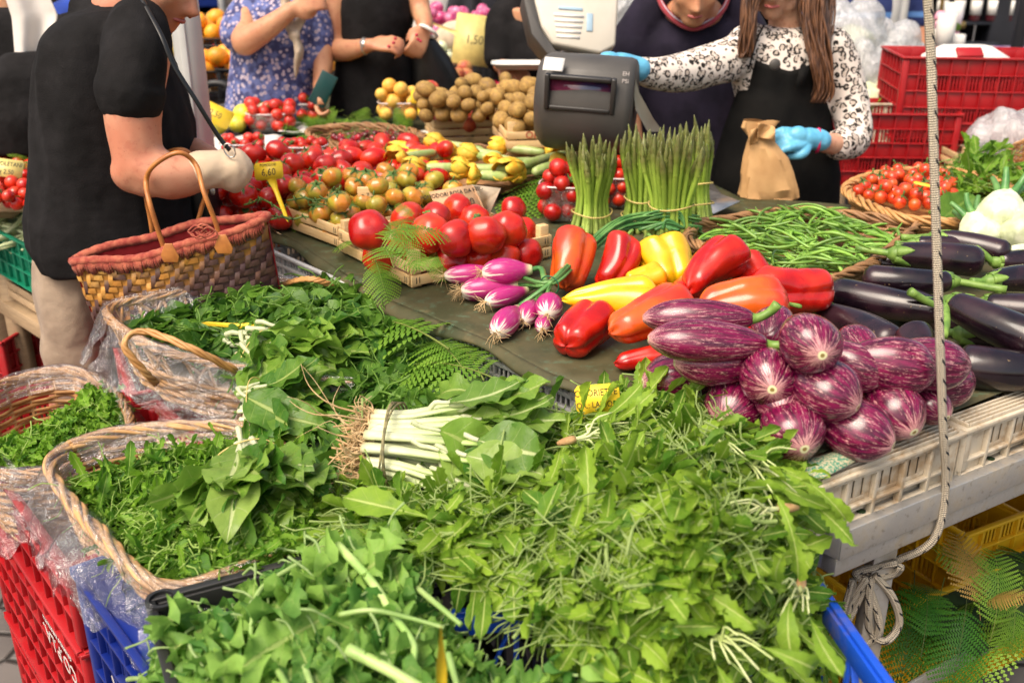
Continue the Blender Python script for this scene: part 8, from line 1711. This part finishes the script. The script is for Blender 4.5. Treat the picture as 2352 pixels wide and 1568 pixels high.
p,_=back_crate('black crate of dark red grapes at the far stall',470,105,5.55,.60,.36,.14,3); back_fruit('grape','grape','red grape in the far crate beside the floral blouse','red grapes at the far stall',M_GRAPE,.020,130,(p[0]+.03,p[1]+.03),.54,.30,p[2]-.06,73)
p,_=back_crate('black crate of apricots at the top of the far stall',470,55,5.95,.60,.36,.13,3); back_fruit('apricot','apricot','orange-yellow apricot in the top crate of the far stall','apricots at the far stall',M_APRI,.034,60,(p[0]+.03,p[1]+.03),.54,.30,p[2]-.06,74)
p,_=back_crate('black crate of mixed oranges behind the shopper neck',350,90,5.55,.50,.36,.14,3); back_fruit('orange','orange','orange seen between shopper and pole','oranges seen between shopper and pole',M_ORNG,.045,32,(p[0]+.03,p[1]+.03),.44,.30,p[2]-.06,75)
p=mk(395,75,5.0); tagsign('big orange price tag between the shopper and the pole',mk(392,95,5.0),.22,.14,(0,-1,.2),(.1,0,1),M_TAG,[('1,80',.07,0,0)])
g=None
t=thing('folding_chair','black folded trolley handle behind the pole','trolley',mk(500,230,4.7)); g=G(); closed_tube(g,round_loop([mk(470,190,4.7),mk(525,192,4.7),mk(530,245,4.7),mk(472,248,4.7)],60,3)[0],.016,10); g.obj('handle_loop',M_PLBLACK,t,world=True)
# onion crates in the middle
p,_=back_crate('black crate of garlic and onions far behind the black dress',975,118,5.5,.72,.42,.24,6); back_fruit('red_onion','onion','pink-red onion heaped far behind the black dress','red onions far behind',M_ONIR,.036,85,(p[0]+.02,p[1]+.15),.45,.30,p[2]-.02,76,ztop=.35)
back_fruit('garlic','garlic','white garlic bulb in front of the red onions','garlic bulbs far behind',M_FEN,.030,22,(p[0]+.02,p[1]+.02),.5,.12,p[2]-.05,77,ztop=.12)
t=thing('paper_sack','kraft paper sack lying on the onion crate','sack',mk(1040,85,5.6)); g=G(); limb(g,[mk(1005,98,5.6),mk(1040,85,5.6),mk(1110,70,5.6)],[.05,.085,.07]); fused(g,'sack_body',M_CARDL,t,.014,3,.006,12,1)
for i,(x,y,z_) in enumerate(((1150,62,5.9),(1175,52,5.9),(1120,70,5.7))): o=fruit_mesh('turnip',M_FEN,ball(.05,1.1,.0),20); put(o,mk(x,y,z_)); tag(o,('white turnip right of the big yellow tag','second white turnip beside the black top','white turnip under the big yellow tag')[i],'turnip')
p=mk(1010,150,5.3); g=G(); 
t=thing('wooden_pallet','pale wooden pallet under the onion crate','pallet',(p[0],p[1],0)); g=G()
for k in range(4): g=G(); g.box((.4,.05,.10+.13*k+.3),(.85,.04,.09)); g.obj('board',M_PALEMETAL,t,smooth=False)
# right: bags of fennel and cabbage, red crates, white crate
M_CAB=M_FEN
def vegbag(label,x,y,Y,r,seed,m=M_BAGW):
    t=thing('plastic_bag',label,'plastic bag',mk(x,y,Y)); g=G(); blob(g,mk(x,y,Y),r); blob(g,mk(x,y,Y)+np.array((r[0]*.4,0,r[2]*.6)),(r[0]*.5,r[1]*.6,r[2]*.6)); blob(g,mk(x,y,Y)+np.array((-r[0]*.35,-.02,r[2]*.75)),(r[0]*.32,r[1]*.4,r[2]*.55)); fused(g,'bag_skin',m,t,.012,2,.022,16,seed); return t
for i,(x,y,Y,rr,l) in enumerate(((1945,90,4.7,(.16,.13,.14),'milky plastic bag of cabbages behind the leopard sleeve'),(2040,130,4.8,(.14,.12,.13),'white plastic bag left of the red crates'),(2000,180,4.6,(.15,.12,.13),'milky bag of pale greens beside the leopard sleeve'),(2075,165,4.9,(.10,.10,.12),'small white bag touching the red crate'),(2330,310,3.6,(.16,.12,.08),'clear plastic bag at the photo edge right of the red crates'))): vegbag(l,x,y,Y,rr,i)
for i,(x,y,z_,Rr,l) in enumerate(((1990,235,4.4,.10,'pale cabbage head beside the leopard sleeve'),(2050,215,4.5,.10,'pale cabbage head left of the red crate'),(2030,260,4.35,.09,'pale fennel head above the white crate'),(1950,110,4.75,.12,'cabbage head inside the milky bag'))):
    g=G(); g.lathe([(.0001,-Rr),(Rr*.8,-Rr*.6),(Rr,0),(Rr*.8,Rr*.6),(.0001,Rr*.9)],24,fn=lambda th,v,r,z:(r*(1+.04*np.sin(5*th+6*v)),z)); o=g.obj('cabbage',M_FEN); put(o,mk(x,y,z_)); tag(o,l,'cabbage')
heap('cut_greens','pale green cut stalks in front of the bags','leaf greens',[mk(1985,265,4.3),mk(2050,262,4.3),mk(2060,240,4.6),mk(1990,240,4.6)],[],M_SALAD,[(P_CHARD,30,(.8,1.2),(0,.05),.8)],seed=71)
p=mk(1975,325,4.05); plastic_crate('pale crate of cabbages beside the leopard elbow',(p[0],p[1],p[2]-.0),R_(-2),.34,.4,.15,M_PWHITE,'slats')
def redc(label,x,y,Y,L,W,H,rz,style='grid'):
    p=mk(x,y,Y); return plastic_crate(label,(p[0],p[1],p[2]),R_(rz),L,W,H,M_PLRED,style,'red crates at the back of the stall')
redc('big red crate upside down on a red box, white pack on its top',2050,318,3.95,.60,.42,.31,-8)
redc('red crate leaning right behind the big one',2195,330,4.0,.50,.42,.29,25)
redc('lower red crate behind the stallholder elbow',1890,425,3.9,.50,.40,.28,-3)
t=redc('red box with large openings under the big red crate',2072,430,3.95,.46,.36,.26,-6,'open')
p=mk(2060,560,3.95); plastic_crate('dusty red crate at the bottom of the back stack',(p[0],p[1],0.02),R_(-6),.60,.42,.55,M_PLRED,'slats')
p=mk(2205,395,3.7); wood_crate('pale wooden crate at the photo edge below the red crates',(p[0],p[1],p[2]),R_(0),.45,.35,.09)
t=thing('pack','red and white foil pack lying on the big red crate','pack',mk(2215,140,4.1)); g=G(); S=[]
for s_,h in ((1,0),(.98,.02),(.55,.06),(.001,.06)): S.append([(.16*s_*np.sign(math.cos(a))*abs(math.cos(a))**.5,.10*s_*np.sign(math.sin(a))*abs(math.sin(a))**.5,h) for a in np.linspace(0,6.2832,33)])
g.sheet(np.array(S)); g.obj('wrapper',M_PAPER,t); g=G(); g.box((-.02,-.075,.035),(.10,.05,.03),np.array([[1,0,0],[0,.8,-.6],[0,.6,.8]])); g.obj('red_panel',M_PLRED,t,smooth=False,bevel=.005)
# cafe front at the right
t=thing('shop_front','dark painted cafe front with a window of bottles behind a brass rail','shop front',mk(2200,100,8.2)*np.array((1,1,0)))
X0=mk(2110,0,8.2)[0]; X1=mk(2520,0,8.2)[0]; 
g=G(); g.box(((X0+X1)/2,8.5,.30),(X1-X0,.3,.6)); g.obj('plinth',M_SHOP,t,world=True,smooth=False,bevel=.01)
wl,wr_=mk(2150,0,8.2)[0],mk(2300,0,8.2)[0]
for a,b in((X0,wl),(wr_,X1)): g=G(); g.box(((a+b)/2,8.45,1.75),(b-a,.28,2.3)); g.obj('pilaster',M_SHOP,t,world=True,smooth=False,bevel=.02)
g=G(); g.box(((wl+wr_)/2,8.42,.72),(wr_-wl,.34,.24)); g.box(((wl+wr_)/2,8.30,.86),(wr_-wl+.1,.2,.05)); g.obj('sill',M_SHOP,t,world=True,smooth=False,bevel=.01)
g=G(); g.box(((wl+wr_)/2,8.60,1.8),(wr_-wl,.02,2.0)); g.obj('window_pane',M_GLASSD,t,world=True,smooth=False)
g=G(); g.box(((wl+wr_)/2,8.42,2.75),(wr_-wl,.34,.3)); g.obj('lintel',M_SHOP,t,world=True,smooth=False)
g=G(); z_=mk(2230,58,8.2)[2]; g.tube([(wl+.05,8.22,z_),(wr_-.25,8.22,z_)],.03,12); g.tube([(wl+.06,8.22,z_),(wl+.06,8.22,z_+.9)],.016,10); g.obj('brass_rail',M_GOLD,t,world=True)
M_BOT=plain("dark_bottle_glass",(.06,.01,.015),None,10,.1,vary=0,coat=.6); M_BCAP=plain("red_bottle_capsule",(.6,.01,.04),None,10,.35,vary=0); b0_=None
for i in range(7):
    x=wl+.12+i*.135; 
    if b0_ is None:
        b0_=thing('bottle','dark wine bottle with a white label standing in the cafe window','bottle',(x,8.35,z_+.02),0,'bottles in the cafe window'); g=G(); g.lathe([(.0001,0),(.04,0),(.042,.01),(.042,.20),(.03,.25),(.014,.28),(.014,.34),(.0001,.34)],18); g.obj('glass',M_BOT,b0_); g=G(); g.lathe([(.043,.05),(.043,.16)],18); g.obj('bottle_label',M_PAPER,b0_); g=G(); g.lathe([(.0155,.27),(.0155,.345),(.0001,.346)],14); g.obj('capsule',M_BCAP,b0_)
    else: q=dup(b0_); q.location=(x,8.35,z_+.02)
tsh=thing('window_shelf','shelf of the cafe window that carries the bottles','shelf',((wl+wr_)/2,8.35,z_)); g=G(); g.box((0,.05,.005),(wr_-wl-.02,.22,.02)); g.obj('board',M_SHOP,tsh,smooth=False)
# plaster wall and house fronts behind
for (xa,xb,Y,m,l,zt) in ((2035,2125,8.3,M_STONE,'pale plaster wall with a grey plinth left of the cafe',4.),(-400,1000,16,M_STONE,'pale ochre house front far behind the left stalls',6.),(1000,2060,17,plain("ochre_plaster",(.45,.36,.30),(.38,.30,.26),2,.8,vary=0),'ochre house front far behind the middle of the market',6.)):
    a=mk(xa,0,Y)[0]; b=mk(xb,0,Y)[0]; t=thing('house_front' if Y>10 else 'plaster_wall',l,'building' if Y>10 else 'wall',((a+b)/2,Y,0)); g=G(); g.box((0,.15,zt/2),(b-a,.3,zt)); g.obj('masonry',m,t,smooth=False); g=G(); g.box((0,-.03,.35),(b-a,.06,.7)); g.obj('plinth',M_SCALE,t,smooth=False)
    if Y>10:
        n=int((b-a)/2.2)
        for k in range(n):
            x=-(b-a)/2+1.1+k*2.2; g=G(); g.box((x,-.02,1.15),(1.0,.08,2.2)); dr=g.obj('door' if k%2 else 'window',M_GLASSD if k%2 else M_BLUESH,t,smooth=False); g=G(); frame_boxes(g,np.array((x,-.05,1.15)),1.16,2.36,.08,.08,np.eye(3)); g.obj('frame',M_PALEMETAL,dr,smooth=False)
# cafe tables, cups, flowers
def cafe_table(x,y,Y,label,chk=False):
    p=mk(x,y,Y); t=thing('cafe_table',label,'table',(p[0],Y,0)); g=G(); g.lathe([(.0001,p[2]-.02),(.40,p[2]-.02),(.40,p[2]),(.0001,p[2])],28); g.obj('table_top',M_SHOP,t); g=G(); g.tube([(0,0,.02),(0,0,p[2]-.02)],.03,12); g.obj('leg',M_SHOP,t)
    if chk: g=G(); g.box((0,0,p[2]+.0),(.9,.62,.012)); g.box((0,-.315,p[2]-.13),(.9,.012,.26)); o=g.obj('tablecloth',M_GING,None,smooth=False); o.location=(p[0],Y,0); tag(o,'pink and purple checked tablecloth on the cafe table','tablecloth')
    return p
cafe_table(2120,118,6.4,'dark cafe table with white cups behind the rope'); p2=cafe_table(2300,118,6.6,'cafe table with a checked cloth below the bottle window',True)
for i,(x,y,Y,rr,h,l) in enumerate(((2165,112,6.2,.055,.20,'tall white jug on the cafe table behind the rope'),(2195,118,6.3,.045,.10,'small white cup on the cafe table'),(2185,68,6.9,.06,.17,'white canister standing by the pink flowers'),(2140,118,6.3,.05,.13,'white sugar bowl on the cafe table'))):
    p=mk(x,y,Y); g=G(); g.lathe([(.0001,0),(rr*.8,0),(rr,h*.5),(rr*.95,h),(rr*.85,h),(rr*.85,h*.2),(.0001,h*.18)],20); o=g.obj('cup',M_PAPER,None); put(o,p); tag(o,l,'cup')
t=thing('flower_pot','pot of pink roses on the cafe table','flower pot',mk(2160,75,6.9)); r_=np.random.default_rng(5)
g=G(); g.lathe([(.0001,-.14),(.05,-.14),(.07,-.02),(.0001,-.02)],18); g.obj('pot',M_SHOP,t)
for k in range(9): g=G(); c_=r_.normal(size=3)*.055+np.array((0,0,.07)); blob(g,c_,(.038,.038,.032)); V=g.V[0]; V+=hashnoise(V,70,k)[:,None]*.006; g.obj('flower',plain("pink_petal",(.72,.25,.38),(.80,.45,.52),60,.6),t)
V,F,A=instances(P_SPIN,r_.integers(0,8,40),r_.normal(size=(40,3))*.06+np.array((0,0,.02)),np.array([rrot() for _ in range(40)]),r_.uniform(.8,1.3,40),r_.uniform(0,1,40)); g=G(); add_inst(g,V,F,A); g.obj('leaves',M_SPIN,t)
# grey tent poles at the right and plastic strips
for i,(x,Y,r,m,l) in enumerate(((2052,6.2,.045,M_PALEMETAL,'grey tent pole left of the cafe wall'),(2072,6.0,.022,M_PALEMETAL,'thin tent pole beside the thicker one'),(1095,6.4,.03,M_SHOP,'dark tent pole far behind the onion crates'),(2345,6.0,.035,M_SHOP,'dark awning post at the right photo edge'))):
    p=mk(x,60,Y); t=thing('tent_pole',l,'pole',(p[0],p[1],0)); g=G(); g.tube([(0,0,0),(0,0,3.4)],r,16); g.obj('tube',m,t); g=G(); g.box((0,0,.01),(.2,.2,.018)); g.obj('foot_plate',m,t,smooth=False)
vegbag('clear plastic bags hanging behind the cream scale',1415,50,4.2,(.11,.08,.13),21); vegbag('blue-white plastic bags bunched behind the cream scale',1440,15,4.3,(.06,.06,.12),22)
